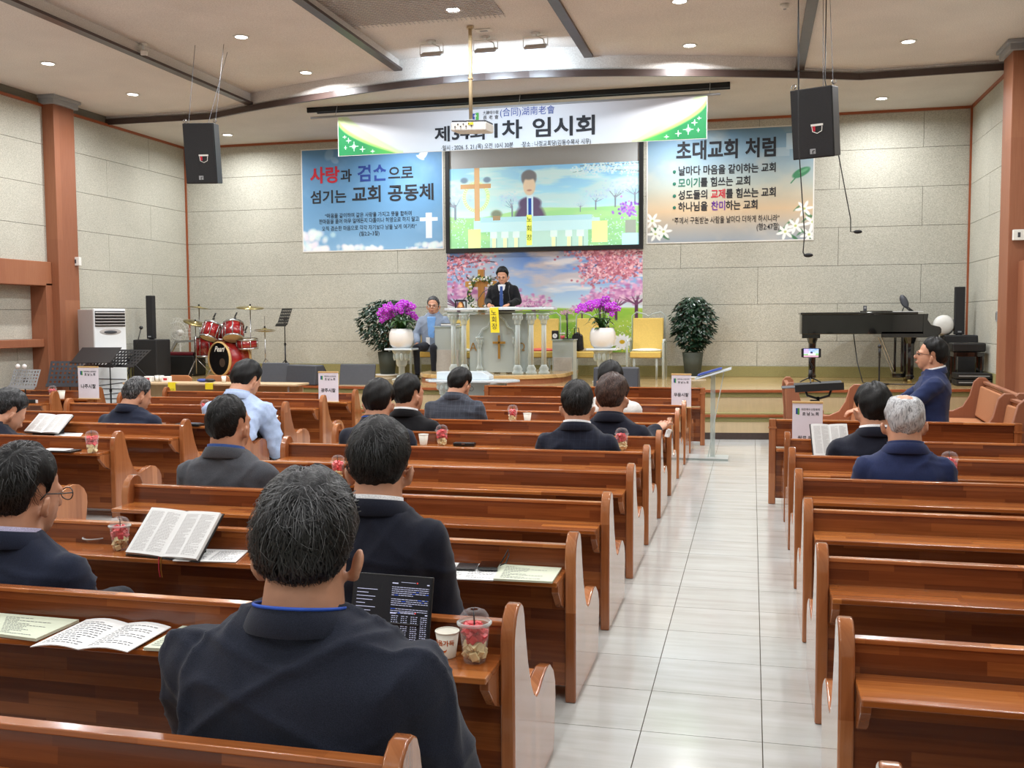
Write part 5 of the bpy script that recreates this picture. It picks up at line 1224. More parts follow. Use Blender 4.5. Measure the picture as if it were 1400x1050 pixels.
MB().lathe([(.075, .006), (.075, .010)], fc_+Vector((.07, -.03, -.06)), 22, ax).build('sound_hole', plain('port_shadow', (60, 44, 36), .6), bd)
text('maker_lettering', 'Pearl', .13, tuple(fc_+ax*.012+Vector((.0, 0, .13))), MT['white'], bd, rot=(PI/2, 0, math.atan2(ax.x, -ax.y)), bold=.02, shear=.4)
for s in (-1, 1): MB().tube([c0+Vector((.08, .2, 0))+Vector((s*br*.9, 0, -.05)), c0+Vector((s*br*1.3+.08, .05, -c0.z+.01))], .012).build('spur', MT['steel'], bd, smooth=True)
drum('tom_drum', dp(288, 453, 15.2), .15, .26, (.12, .42, .9)); drum('tom_drum', dp(319, 453, 15.2), .17, .27, (-.2, .42, .9)); drum('tom_drum', dp(303, 458, 15.6), .17, .26, (.0, .3, .97))
drum('snare_drum', dp(338, 470, 15.35), .18, .15, (.0, -.08, 1)); drum('floor_tom', dp(282, 474, 15.75), .2, .34, (0, 0, 1))
MB().tube([c0+Vector((.02, .2, br)), c0+Vector((.02, .2, br+.28))], .014).tube([dp(289, 448, 15.25), dp(318, 448, 15.25)], .012).build('tom_holder', MT['steel'], dk, smooth=True)
def stand3(t, x, y, z1, r=.009, spread=.26, mat='steel', h=.32):
    MB().tube([(x, y, .05), (x, y, z1)], r, 8).build('stand_rod', MT[mat], t, smooth=True)
    for q in range(3):
        a = 2*PI*q/3+.5; MB().tube([(x, y, h), (x+spread*.6*math.cos(a), y+spread*.6*math.sin(a), h*.45), (x+spread*math.cos(a), y+spread*math.sin(a), .015)], r*.9, 6).build('leg', MT[mat], t, smooth=True)
for px, py, Y, r_, tl, lab in ((342, 421, 15.4, .235, (.1, -.12, 1), 'crash'), (272, 421, 15.8, .21, (.1, .1, 1), 'back'), (362, 451, 15.5, .19, (0, .05, 1), 'hihat'), (267, 442, 15.45, .21, (.35, -.1, 1), 'ride')):
    p = dp(px, py, Y); cy = MB().lathe([(r_, 0), (r_*.5, .012), (.04, .02), (.03, .032), (.008, .035)], p, 28, tl).build('cymbal', MT['brass'], dk, smooth=True)
    if lab == 'hihat': MB().lathe([(r_, 0), (r_*.5, -.012), (.04, -.02)], p-Vector((0, 0, .02)), 28, tl).build('lower_cymbal', MT['brass'], cy, smooth=True); MB().tube([p, p+Vector((0, 0, .24))], .004, 5).build('pull_rod', MT['steel'], cy)
    MB().lathe([(.016, .03), (.014, .065)], p, 10).build('felt', MT['black'], cy); stand3(dk, p.x, p.y, p.z+.02)
for px, py, Y in ((292, 432, 15.2), (321, 431, 15.2), (335, 450, 15.3)):
    p = dp(px, py, Y); mm = MB().tube([p+Vector((.03, .02, .05)), p+Vector((0, 0, -.03))], .013, 8); mm.box(p+Vector((.0, .0, -.05)), (.03, .03, .03)); mm.build('clip_microphone', MT['black'], dk, smooth=True)
# dark case with red lining behind, small fan, mic stand
p = at(250, 500, Y=15.35); cs = thing('open_case', 'black equipment case with dark red lining beside the bass drum', 'case', (p.x-.28, 15.75, ST)); MB().box((0, 0, .18), (.75, .4, .36)).build('case_body', MT['blacksat'], cs, bevel=.02); MB().box((.02, -.0, .39), (.62, .3, .06)).build('red_lining', plain('dark_red', (96, 14, 26), .5), cs, bevel=.02); MB().prism([(-.35, .36), (-.2, .62), (.3, .64), (.36, .38), (.3, .40), (.24, .60), (-.16, .58), (-.3, .37)], 'y', .12, .16).build('lid_frame', MT['steel'], cs)
p = at(238, 455, Y=16.0); fn = thing('pedestal_fan', 'white pedestal fan with a wire cage behind the subwoofer', 'fan', (p.x, 16.15, ST)); hz = p.z-ST
w_ = MB()
for q in range(24):
    a = 2*PI*q/24; w_.tube([(.03*math.cos(a), -.08, hz+.03*math.sin(a)), (.2*math.cos(a), -.1, hz+.2*math.sin(a)), (.27*math.cos(a), -.03, hz+.27*math.sin(a)), (.2*math.cos(a), .05, hz+.2*math.sin(a))], .0022, 4)
for r_ in (.12, .2, .27): w_.tube([(r_*math.cos(2*PI*q/28), -.06, hz+r_*math.sin(2*PI*q/28)) for q in range(29)], .003, 4)
w_.build('wire_cage', MT['white'], fn, kind='stuff'); bl = MB()
for q in range(3):
    a = 2*PI*q/3; bl.ell((.12*math.cos(a), -.03, hz+.12*math.sin(a)), (.11, .008, .06), rot=(0, -a, 0), seg=12, rings=6)
bl.build('fan_blades', MT['clear'], fn, smooth=True); MB().ell((0, .04, hz), (.06, .09, .06)).build('motor', MT['white'], fn, smooth=True); MB().tube([(0, .04, hz-.04), (0, .04, .03)], .014).build('pole', MT['white'], fn); MB().lathe([(.2, 0), (.2, .03), (.05, .05)], (0, .04, 0), 20).build('base', MT['white'], fn, smooth=True)
def musicstand(px, py, Y, zf, w, h, label, rz=0, tilt=50, mat='black', holes=True, base=None, grp=None):
    p = at(px, py, Y=Y); z = p.z-zf; t = thing('music_stand', label, 'music stand', (p.x, Y, zf), rz, grp)
    rt = Euler((R(-tilt), 0, 0)).to_matrix(); ds = MB(); n = 0
    def q3(x, y): return rt @ Vector((x, 0, y))+Vector((0, 0, z))
    th = .004
    if holes:
        rowsn = 5; band = h/(rowsn*2+1); colsn = 9; cb_ = w/(colsn*2+1)
        def bar(x0, x1, y0, y1):
            a = [q3(x0, y0), q3(x1, y0), q3(x1, y1), q3(x0, y1)]; nn = rt @ Vector((0, th, 0)); ds.add(a+[v+nn for v in a], [(0, 1, 2, 3), (7, 6, 5, 4), (0, 4, 5, 1), (1, 5, 6, 2), (2, 6, 7, 3), (3, 7, 4, 0)])
        for r_ in range(rowsn+1): bar(-w/2, w/2, -h/2+r_*2*band, -h/2+(r_*2+1)*band)
        for r_ in range(rowsn):
            for c_ in range(colsn+1): bar(-w/2+c_*2*cb_, -w/2+(c_*2+1)*cb_, -h/2+(r_*2+1)*band, -h/2+(r_*2+2)*band)
    else: ds.box((0, 0, z), (w, .008, h), (R(-tilt), 0, 0))
    ds.build('desk', MT[mat], t); e = q3(0, -h/2); MB().box(e+Vector((0, -.02, .0)), (w, .05, .01), (R(-tilt+90), 0, 0)).build('ledge', MT[mat], t)
    MB().tube([(0, 0, .02), (0, 0, z*.55)], .013, 8).build('lower_pole', MT['black'], t, smooth=True); MB().tube([(0, 0, z*.5), (0, .0, z-.02)], .009, 8).build('upper_pole', MT['black'], t, smooth=True)
    MB().lathe([(.02, 0), (.02, .04)], (0, 0, z*.53), 10).build('collar', MT['black'], t)
    MB().box((0, .015, z-.03), (.07, .04, .05)).build('clamp', MT['black'], t, bevel=.006)
    for q in range(3):
        a = 2*PI*q/3+.3; MB().tube([(0, 0, .30), (.28*math.cos(a), .28*math.sin(a), .012)], .009, 6).build('leg', MT['black'], t, smooth=True)
    return t
musicstand(389, 433, 15.4, ST, .36, .30, 'black slatted music stand on the stage right of the drum kit', tilt=20, rz=R(-35))
# loudspeakers
def line_array(px, Y, pyt, pys, pyb, wpx, cpx, zf, label):
    x = at(px, 450, Y=Y).x; zt, zs_ = at(px, pyt, Y=Y).z-zf, at(px, pys, Y=Y).z-zf; m = Y/F_PX; w = wpx*m*1.02; cw = cpx*m
    t = thing('column_loudspeaker', label, 'speaker', (x, Y, zf)); MB().box((0, 0, zs_/2), (w, .42, zs_)).build('subwoofer', MT['mesh'], t, bevel=.02); MB().box((0, 0, (zs_+zt)/2+.01), (cw, .11, zt-zs_)).build('column_array', MT['mesh'], t, bevel=.01)
    MB().lathe([(.05, 0), (.04, .02)], (0, 0, zs_), 16).build('socket', MT['black'], t); MB().box((0, -.06, zs_+.05), (.05, .006, .02)).build('badge', MT['grey'], t)
line_array(207, 14.9, 405, 464, 515, 40, 11, ST, 'black column loudspeaker on its subwoofer at the left of the stage')
line_array(1311, 16.1, 393, 458, 512, 38, 11.5, ST, 'black column loudspeaker on its subwoofer in the right corner of the stage')
# grand piano: tail to the left, keys to the right
YPn = 15.35; p0 = at(1094, 430, Y=YPn); zt = at(1150, 427, Y=YPn).z-ST; zb = at(1150, 457, Y=YPn).z-ST
gp = thing('grand_piano', 'black lacquered grand piano seen from its side on the right of the stage', 'piano', (p0.x, YPn, ST))
def gx(px): return at(px, 440, Y=YPn).x-p0.x
Lp = gx(1272); out = [(0, .12), (.03, .02), (.12, 0), (Lp, 0), (Lp, 1.0), (Lp*.55, 1.0), (Lp*.42, .86), (Lp*.28, .66), (.2, .58), (.06, .45), (0, .3)]
out = [(x, y) for x, y in out]
case = [(x if x < Lp*.9 else gx(1268), y) for x, y in out]
MB().prism(case, 'z', zb, zt-.03).build('piano_case', MT['gloss'], gp, bevel=.008)
MB().prism([(x*1.0-.02 if x < .1 else x, y-.015 if y < .1 else y) for x, y in [(a if a < Lp*.9 else gx(1255), b) for a, b in out]], 'z', zt-.03, zt).build('lid', MT['gloss'], gp, bevel=.006)
MB().prism([(gx(1262), zb), (gx(1262), zt-.03), (gx(1269), zt-.03), (gx(1268), zt-.12), (gx(1273), zt-.19), (gx(1285), zt-.22), (gx(1287), zt-.25), (gx(1287), zb+.02), (gx(1280), zb-.05), (gx(1210), zb-.05), (gx(1205), zb)], 'y', -.02, .02).build('cheek', MT['gloss'], gp, bevel=.004)
MB().span((gx(1205), 0, zb-.05), (gx(1284), 1.0, zb+.04)).build('key_bed', MT['gloss'], gp, bevel=.006)
kb = MB().span((gx(1271), .08, zb+.04), (gx(1284), .95, zb+.07)).build('keyboard', MT['paper'], gp); k2 = MB()
for q in range(36): k2.span((gx(1271), .09+q*.024, zb+.07), (gx(1279), .101+q*.024, zb+.08))
k2.build('black_keys', MT['black'], kb, kind='stuff')
MB().span((gx(1177), .15, zt+.002), (gx(1222), .8, zt+.02)).build('music_ledge', MT['gloss'], gp, bevel=.004)
for x, y in ((gx(1112), .18), (gx(1247), .12), (gx(1252), .85)):
    MB().lathe([(.075, zb), (.085, zb-.05), (.055, zb-.14), (.05, .12), (.06, .10), (.06, .06)], (x, y, 0), 8).build('leg', MT['gloss'], gp, smooth=False); MB().lathe([(.035, 0), (.035, .06)], (x, y, 0), 12, (0, 0, 1)).build('caster', MT['brass'], gp, smooth=True)
MB().span((gx(1097), .05, zb-.06), (gx(1122), .32, zb)).build('leg_block', MT['gloss'], gp, bevel=.004)
MB().tube([(gx(1231), .5, zb-.04), (gx(1231), .5, .14)], .02).tube([(gx(1241), .5, zb-.04), (gx(1241), .5, .14)], .02).span((gx(1226), .38, .06), (gx(1248), .62, .12)).build('pedal_lyre', MT['gloss'], gp, bevel=.003)
MB().tube([(gx(1206), .5, zb-.02), (gx(1229), .5, .1)], .009).tube([(gx(1210), .5, zb-.02), (gx(1232), .5, .12)], .009).build('lyre_brace', MT['steel'], gp)
for q in range(3): MB().box((gx(1247)+.03, .44+q*.06, .085), (.08, .022, .012)).build('pedal', MT['brass'], gp)
p = at(1215, 426, Y=YPn+.4); zz = ST+zt; sh_ = thing('sheet_music', 'white sheets of music lying on the piano lid', 'papers', (at(1240, 424, Y=YPn+.3).x, YPn+.3, zz)); MB().box((0, 0, .006), (.42, .25, .01)).build('sheets', MT['paper'], sh_)
p = at(1241, 412, Y=YPn+.5); hs = thing('piano_microphone', 'grey cloth covered microphone on a small tilted stand on the piano', 'microphone', (p.x, YPn+.5, zz)); MB().ell((-.05, 0, .16), (.055, .05, .11), (0, R(-25), 0)).build('foam_cover', MT['darkgrey'], hs, smooth=True); MB().tube([(-.02, 0, .08), (.08, 0, 0)], .02).tube([(-.02, -.02, .06), (.04, -.06, .0)], .008).tube([(-.05, .04, .07), (-.07, .06, 0)], .008).build('stand', MT['black'], hs, smooth=True)
p = at(1183, 424, Y=YPn+.4); mt = thing('metronome', 'small dark square box standing on the piano lid', 'box', (p.x, YPn+.45, zz+.02)); MB().box((0, 0, .04), (.05, .05, .08)).build('box_body', MT['darkgrey'], mt, bevel=.004); MB().box((0, -.026, .05), (.03, .002, .03)).build('dial', MT['grey'], mt)
p = at(1294, 445, Y=16.0); f2 = thing('round_fan', 'white round fan standing behind the piano keys', 'fan', (p.x-.02, 16.1, ST)); hz = p.z-ST
MB().lathe([(.03, -.06), (.12, -.05), (.16, 0), (.12, .05), (.05, .06)], (0, 0, hz), 24, (0, -1, 0)).build('fan_head', MT['white'], f2, smooth=True); MB().tube([(0, 0, hz-.2), (0, 0, .03)], .015).build('pole', MT['white'], f2); MB().lathe([(.17, 0), (.17, .03)], seg=20).build('base', MT['white'], f2)
p = at(1344, 512, Y=15.3); zq = at(1344, 470, Y=15.3).z-ST; pb = thing('piano_bench', 'black padded piano bench standing before the right subwoofer', 'bench', (p.x-.02, 15.3, ST)); 
p1, p2 = at(1299, 470, Y=15.3).x, at(1345, 470, Y=15.3).x; pb.location.x = (p1+p2)/2; w = p2-p1
MB().box((0, 0, zq-.05), (w, .34, .13)).build('padded_seat', MT['leather'], pb, bevel=.025); MB().box((0, 0, zq-.15), (w-.04, .32, .06)).build('seat_frame', MT['gloss'], pb)
for sx in (-1, 1):
    for sy in (-1, 1): MB().lathe([(.028, 0), (.034, zq-.17)], (sx*(w/2-.05), sy*.13, 0), 8).build('leg', MT['gloss'], pb)
p = at(1199, 514, Y=15.2); zm = at(1199, 473, Y=15.2).z-ST; mm = thing('microphone_stand', 'short black round-based microphone stand under the piano', 'stand', (p.x, 14.95, ST)); MB().lathe([(.13, 0), (.13, .018), (.03, .03)], seg=22).build('base', MT['black'], mm, smooth=True); MB().tube([(0, 0, .02), (0, 0, zm-.06)], .012).build('rod', MT['black'], mm); MB().tube([(0, 0, zm-.16), (0, 0, zm-.02)], .017).ell((0, 0, zm), (.028, .028, .032)).build('microphone_head', MT['black'], mm, smooth=True)
cbm = tag(MB().tube([(gx(1170)+p0.x, YPn+.3, ST+zb), (gx(1174)+p0.x, YPn+.1, ST+.3), (gx(1180)+p0.x, YPn-.1, ST+.01), (gx(1196)+p0.x, YPn-.25, ST+.01)], .008, 6).build('piano_cable', MT['black'], None, smooth=True), 'thin black cable hanging from under the piano', 'cable')
tag(MB().tube([(mm.location.x+.05, 15.0, ST+.01), (mm.location.x+.3, 14.9, ST+.01), (mm.location.x+.7, 15.0, ST+.01), (mm.location.x+.95, 15.2, ST+.01)], .009, 6).build('floor_cable', MT['black'], None, smooth=True), 'black cable lying on the stage floor from the microphone stand', 'cable')
p = at(1366, 500, Y=15.0); am = thing('amplifier_stack', 'low black rack units lying stacked in the right stage corner', 'equipment', (3.02, 15.0, ST))
for q in range(2): MB().box((-.0, 0, .05+q*.09), (.46, .34, .075)).build('rack_unit', MT['blacksat'], am, bevel=.006); MB().box((0, -.172, .05+q*.09), (.4, .004, .012)).build('display_strip', MT['grey'], am)
# stage monitors and other gear left and centre
def wedge(px, py, Y, w, label, zf=ST, rz=0):
    p = at(px, py, Y=Y); t = thing('stage_monitor', label, 'speaker', (p.x, Y, zf), rz, 'stage monitors')
    MB().prism([(-.18, 0), (-.10, .05), (.0, .30), (.16, .30), (.2, .0)], 'x', -w/2, w/2).build('cabinet', MT['darkgrey'], t, bevel=.02); MB().prism([(-.185, .03), (-.02, .295), (-.03, .30), (-.195, .035)], 'x', -w/2+.04, w/2-.04).build('grille', MT['mesh'], t); return t
wedge(423, 525, 13.75, .62, 'dark grey wedge stage monitor at the stage edge left of the paper sign', rz=R(160))
wedge(844, 527, 13.6, .62, 'dark wedge stage monitor at the stage edge behind the man in white shirt', rz=R(180))
def laptop_dark(px0, px1, pyt, pyb, Y, label, note=False):
    a, b = at(px0, pyb, Y=Y), at(px1, pyt, Y=Y); w = b.x-a.x; h = b.z-a.z
    t = thing('display_monitor', label, 'monitor', ((a.x+b.x)/2, Y, ST), 0, 'dark monitors seen from behind')
    zb_ = a.z-ST; MB().box((0, .05, zb_+h/2), (w, .04, h), (R(-14), 0, 0)).build('monitor_back', MT['darkgrey'], t, bevel=.015); MB().box((0, .12, .02), (w*.5, .2, .04)).box((0, .1, (zb_+.1)/2), (.08, .05, max(.05, zb_+.1))).build('stand', MT['black'], t)
    if note: MB().box((w*.28, .02, zb_+h*.28), (w*.26, .003, h*.3), (R(-14), 0, 0)).build('paper_note', MT['paper'], t)
    return t
laptop_dark(356, 392, 496, 526, 13.75, 'dark flat monitor seen from behind, left of the grey wedge speaker')
laptop_dark(463, 511, 498, 528, 13.75, 'dark flat monitor seen from behind with a white paper note, right of the paper sign', True)
# ------------------------------------------------------------------ floor air conditioner and stands at the left
a, b = at(128, 422, Y=12.9), at(168, 422, Y=12.9); zt = a.z; xw = b.x-a.x
xw = .50; rza = R(62)
ac = thing('air_conditioner', 'tall white floor-standing air conditioner with dark louvres by the left pillar', 'air conditioner', (a.x+xw/2*math.cos(rza), a.y+xw/2*math.sin(rza), 0), rza)
MB().span((-xw/2, 0, 0), (xw/2, .05, zt)).build('front_body', MT['acwhite'], ac, bevel=.012)
MB().span((-xw/2+.004, .05, 0), (xw/2-.004, .55, zt-.01)).build('side_body', MT['acgrey'], ac, bevel=.008)
MB().span((-xw/2+.015, -.006, zt-.27), (xw/2-.015, .0, zt-.035)).build('outlet_recess', MT['black'], ac)
for q in range(5): MB().box((0, -.016, zt-.06-q*.046), (xw-.03, .03, .008), (R(20), 0, 0)).build('louvre', MT['acgrey'], ac)
MB().ell((0, -.002, zt-.355), (.11, .014, .028), seg=24, rings=8).build('control_dial', MT['darkgrey'], ac, smooth=True); MB().ell((0, -.0, zt-.35), (.17, .008, .05), seg=24, rings=8).build('control_bezel', MT['acgrey'], ac, smooth=True)
for q in range(9): MB().box((.0, -.003, .74-q*.075), (xw*.9, .006, .012), (0, R(4*(-1)**q), 0)).build('intake_slot', MT['darkgrey'], ac)
G = 'music stands at the left'
musicstand(150, 489, 12.74, 0, .62, .44, 'black perforated music stand standing before the air conditioner', tilt=58, rz=R(-12), grp=G)
musicstand(132, 485, 12.52, 0, .60, .40, 'solid black music stand beside the perforated stand', tilt=60, rz=R(10), holes=False, grp=G)
musicstand(176, 489, 12.8, 0, .58, .40, 'black perforated music stand overlapping the front of the subwoofer', tilt=55, rz=R(-12), grp=G)
musicstand(95, 510, 12.65, 0, .64, .38, 'grey perforated music stand behind the paper sign at the left', tilt=22, rz=R(10), mat='darkgrey', grp=G)
ms_ = musicstand(34, 517, 11.66, 0, .48, .26, 'light grey perforated music stand with small lamps at the far left edge', tilt=22, rz=R(-6), mat='grey', grp=G)
for dx in (-.10, .02): MB().ell((dx, -.02, ms_.location.z+at(34, 501, Y=11.66).z), (.035, .03, .035)).build('clip_lamp', MT['ceramic'], ms_, smooth=True)
p = at(193, 448, Y=13.9); bm_ = thing('boom_microphone_stand', 'thin black boom microphone stand left of the subwoofer', 'stand', (at(181, 500, Y=13.9).x, 13.9, ST)); MB().tube([(0, 0, .3), (p.x-bm_.location.x, 0, p.z-ST)], .008).ell((p.x-bm_.location.x, 0, p.z-ST), (.03, .03, .03)).build('boom', MT['black'], bm_, smooth=True); stand3(bm_, 0, 0, .5, mat='black')
# secretary's table on the floor in front of the left pews
TYd = 13.0-.35; ta, tb = at(172, 523, Y=12.55), at(408, 519, Y=12.55); zt_ = .72
dt = thing('clerk_table', 'long beige folding table before the left pews with yellow name sheets', 'table', ((ta.x+tb.x)/2, 12.68, 0)); w = tb.x-ta.x
MB().box((0, 0, zt_), (w, .42, .03)).build('tabletop', MT['tabletop'], dt, bevel=.006); MB().box((0, .12, zt_-.2), (w*.96, .012, .32)).build('modesty_board', MT['cream'], dt)
for sx in (-1, 1):
    for sy in (-1, 1): MB().tube([(sx*(w/2-.15), sy*.14, 0), (sx*(w/2-.15), sy*.14, zt_)], .014).build('leg', MT['grey'], dt)
for i, (px, lab) in enumerate(((235, 'left'), (286, 'right'))):
    p = at(px, 524, Y=12.46); n_ = thing('yellow_name_sheet', 'yellow paper name sheet hanging over the %s part of the clerk table' % lab, 'sheet', (p.x, 12.455, zt_+.016)); MB().box((0, 0, -.09 if i == 0 else -.04), (.12, .003, .2 if i == 0 else .09)).box((0, .05, .0), (.12, .1, .003)).build('sheet', MT['yellow'], n_)
    if i == 0: text('letters', '서기', .05, (0, -.004, -.12), MT['ink'], n_)
for i, px in enumerate((247, 299)):
    p = at(px, 519, Y=13.0); ch = thing('wooden_chair', 'tan wooden chair back showing behind the clerk table, %s of two' % ('left', 'right')[i], 'chair', (p.x, 12.98, 0), PI, 'chairs behind the clerk table'); zc_ = at(px, 513, Y=12.98).z
    MB().prism([(-.2, .6), (-.2, zc_-.04), (-.14, zc_), (.14, zc_), (.2, zc_-.04), (.2, .6)], 'y', -.015, .015).build('backrest', MT['cushion'], ch, bevel=.01); MB().box((0, .05, .44), (.4, .14, .04)).build('seat', MT['cushion'], ch, bevel=.01)
    for sx in (-1, 1): MB().tube([(sx*.17, 0, 0), (sx*.17, 0, .62)], .014).tube([(sx*.17, .11, 0), (sx*.17, .11, .43)], .014).build('leg', MT['steel'], ch)
for px, kind in ((204, 'b'), (215, 'c'), (221, 'c'), (228, 'd'), (277, 'm'), (287, 'k'), (306, 'c')):
    p = at(px, 520, Y=12.72)
    if kind in 'bd': o = thing('snack_box', 'small white and red box on the clerk table, %s the cups' % ('left of', 'right of')[kind == 'd'], 'box', (p.x, 12.72, zt_+.015)); MB().box((0, 0, .04), (.12, .08, .08)).build('carton', MT['paper'], o, bevel=.004); MB().box((0, -.041, .04), (.06, .002, .03)).build('red_print', MT['red_ink'], o)
    elif kind == 'c': o = thing('table_cup', 'white paper cup on the clerk table, %s' % {215: 'left one beside the snack box', 221: 'middle one between the snack boxes', 306: 'right one by the bowed man in pale blue'}[px], 'cup', (p.x, 12.72, zt_+.015), 0, 'cups on the clerk table'); MB().lathe([(.025, 0), (.035, .09), (.033, .09), (.024, .004)], seg=16).build('cup_wall', MT['paper'], o, smooth=True); MB().lathe([(.036, .086), (.036, .092)], seg=16).build('rim', MT['white'], o)
    else: o = thing('pencil_case', '%s pencil case lying on the clerk table' % ('dark blue' if kind == 'm' else 'black'), 'case', (p.x, 12.72, zt_+.015)); MB().ell((0, 0, .025), (.09, .04, .025)).build('pouch', MT['bluebook' if kind == 'm' else 'black'], o, smooth=True); MB().box((0, 0, .05), (.12, .004, .004)).build('zip', MT['steel'], o)
# ------------------------------------------------------------------ cups, books and papers on the pew shelves
SHZ = .5545
def fruit_cup(x, y, z, s, label, near=False):
    t = thing('fruit_cup', label, 'cup', (x, y, z), random.uniform(0, 3), 'clear cups of cut fruit')
    MB().lathe([(.031*s, 0), (.033*s, .004*s), (.045*s, .112*s), (.043*s, .112*s), (.031*s, .006*s)], seg=24, cap=True).build('cup_wall', MT['clear'], t, smooth=True)
    MB().lathe([(.045*s, .110*s), (.051*s, .112*s), (.052*s, .118*s), (.046*s, .121*s)], seg=24, cap=False).build('lid_rim', MT['clear'] if not near else MT['acrylic'], t, smooth=True)
    MB().lathe([(.045*s, .12*s), (.042*s, .137*s), (.033*s, .150*s), (.018*s, .156*s), (.012*s, .155*s)], seg=24, cap=False).build('dome_lid', MT['clear'], t, smooth=True)
    rs = np.random.RandomState(int(abs(x*971+y*31)) % 9999)
    for nm, mt, z0, z1, n in (('pale_fruit_pieces', 'pear', .014, .056, 34), ('watermelon_pieces', 'melon', .06, .108, 38)):
        mb = MB()
        for q in range(n):
            a = rs.uniform(0, 6.28); zz = rs.uniform(z0, z1); r = (.029+.012*zz/.112)*math.sqrt(rs.rand())*.80; c_ = rs.uniform(.009, .0135)
            mb.box((r*s*math.cos(a), r*s*math.sin(a), zz*s), (2*c_*s, 1.7*c_*s, 1.8*c_*s), tuple(rs.rand(3)*3))
        mb.build(nm, MT[mt], t, bevel=.002*s if near else 0, kind='stuff')
    MB().tube([(.008*s, 0, .03*s), (.0, .004*s, .15*s), (-.004*s, .0, .158*s)], .0022*s, 6).build('small_fork', MT['black'], t)
    return t
def paper_cup(x, y, z, s, label, printed=False):
    t = thing('paper_cup', label, 'cup', (x, y, z), 0, None if printed else 'plain paper cups on the pews')
    MB().lathe([(.026*s, 0), (.026*s, .003*s), (.036*s, .078*s), (.0345*s, .078*s), (.025*s, .006*s)], seg=28).build('cup_wall', MT['cupwhite'], t, smooth=True)
    MB().lathe([(.0355*s, .0765*s), (.0375*s, .078*s), (.0372*s, .0805*s), (.035*s, .080*s)], seg=28, cap=False).build('rolled_rim', MT['cupwhite'], t, smooth=True)
    if printed:
        def wrap(o):
            for v in o.data.vertices:
                a = v.co.x/(.0325*s)+VA; rr = (.0268+.0097*v.co.y/(.078*s))*s+.0004; zz = v.co.y
                v.co = (rr*math.sin(a), -rr*math.cos(a), zz)
        VA = -.25; yaw_ = math.atan2(x, y)
        o = text('printed_letters', '마음가득', .019*s, (0, 0, 0), MT['orange_ink'], t, rot=(0, 0, 0), bold=.03, align='CENTER')
        for v in o.data.vertices: v.co.y += .043*s
        wrap(o)
        m = MB(); pts = []
        for q in range(13):
            f = q/12; a = PI*(1.08+f*.84); pts.append((math.cos(a), math.sin(a)))
        ins = [(u*.012*s, v_*.012*s+.032*s) for u, v_ in pts]; outs = [(u*.012*s*.9, v_*.009*s*.75+.033*s) for u, v_ in pts]
        m.add([(u, v_, 0) for u, v_ in ins]+[(u, v_, 0) for u, v_ in outs], [(i, i+1, i+14, i+13) for i in range(12)]); o = m.build('smile_print', MT['orange_ink'], t); wrap(o)
        t.rotation_euler.z = .15
    return t
def shelf_at(px, py, dz=0): return at(px, py, Z=SHZ+dz)
p = at(649, 904, Z=SHZ); fruit_cup(p.x, p.y+.0, SHZ, 1.05, 'dome-lidded clear fruit cup beside the printed paper cup, nearest the camera', True)
p = at(612, 897, Z=SHZ); paper_cup(p.x, p.y-.002, SHZ, 1.03, 'white paper cup with orange Korean letters and a smile print, beside the tablet', True)
p = at(161, 753, Z=SHZ); fruit_cup(p.x, p.y+.02, SHZ, .98, 'open clear cup of watermelon and pale fruit left of the large open bible', True)
p = at(460, 655, Z=SHZ); fruit_cup(p.x, p.y+.03, SHZ, 1.0, 'clear fruit cup on the shelf just left of the black-haired man behind the tablet')
fruit_cup(at(604, 598, Y=7.84).x, 7.84, SHZ, 1.12, 'clear fruit cup between the plain paper cup and the black case, middle block')
fruit_cup(at(701, 568, Y=9.84).x, 9.84, SHZ, 1.12, 'clear fruit cup on the far shelf right of the checked-suit man')
fruit_cup(at(850, 600, Y=7.84).x, 7.84, SHZ, 1.15, 'clear fruit cup right of the man in navy checked jacket')
fruit_cup(at(1298, 636, Y=6.84).x, 6.84, SHZ, 1.15, 'clear fruit cup right of the white-haired man')
fruit_cup(at(126, 612, Y=6.84).x, 6.84, SHZ, 1.15, 'clear fruit cup on the left block shelf, right of the black notebook')
fruit_cup(at(281, 560, Y=9.84).x, 9.84, SHZ, 1.15, 'clear fruit cup left of the man in pale blue jacket')
fruit_cup(at(72, 538, Y=11.70).x, 11.70, SHZ, 1.15, 'clear fruit cup beside a white lidded cup at the far left')
paper_cup(at(579, 600, Y=7.84).x, 7.84, SHZ, 1.15, 'plain white paper cup right of the man with the blue lanyard')
paper_cup(at(721, 570, Y=9.84).x, 9.84, SHZ, 1.15, 'plain white paper cup right of the far fruit cup')
paper_cup(at(84, 540, Y=11.70).x, 11.70, SHZ, 1.4, 'tall white paper cup at the far left beside the fruit cup')
# empty clear dish lid
p = at(128, 742, Z=SHZ); ds = thing('clear_lid', 'empty clear plastic lid lying on the shelf left of the fruit cup', 'lid', (p.x, p.y+.01, SHZ)); MB().lathe([(.03, 0), (.045, .02), (.055, .022), (.055, .026), (.044, .025)], seg=24, cap=False).build('dome', MT['clear'], ds, smooth=True); MB().lathe([(.052, .020), (.057, .022), (.057, .026), (.052, .027)], seg=24, cap=False).build('rim', MT['acrylic'], ds, smooth=True)
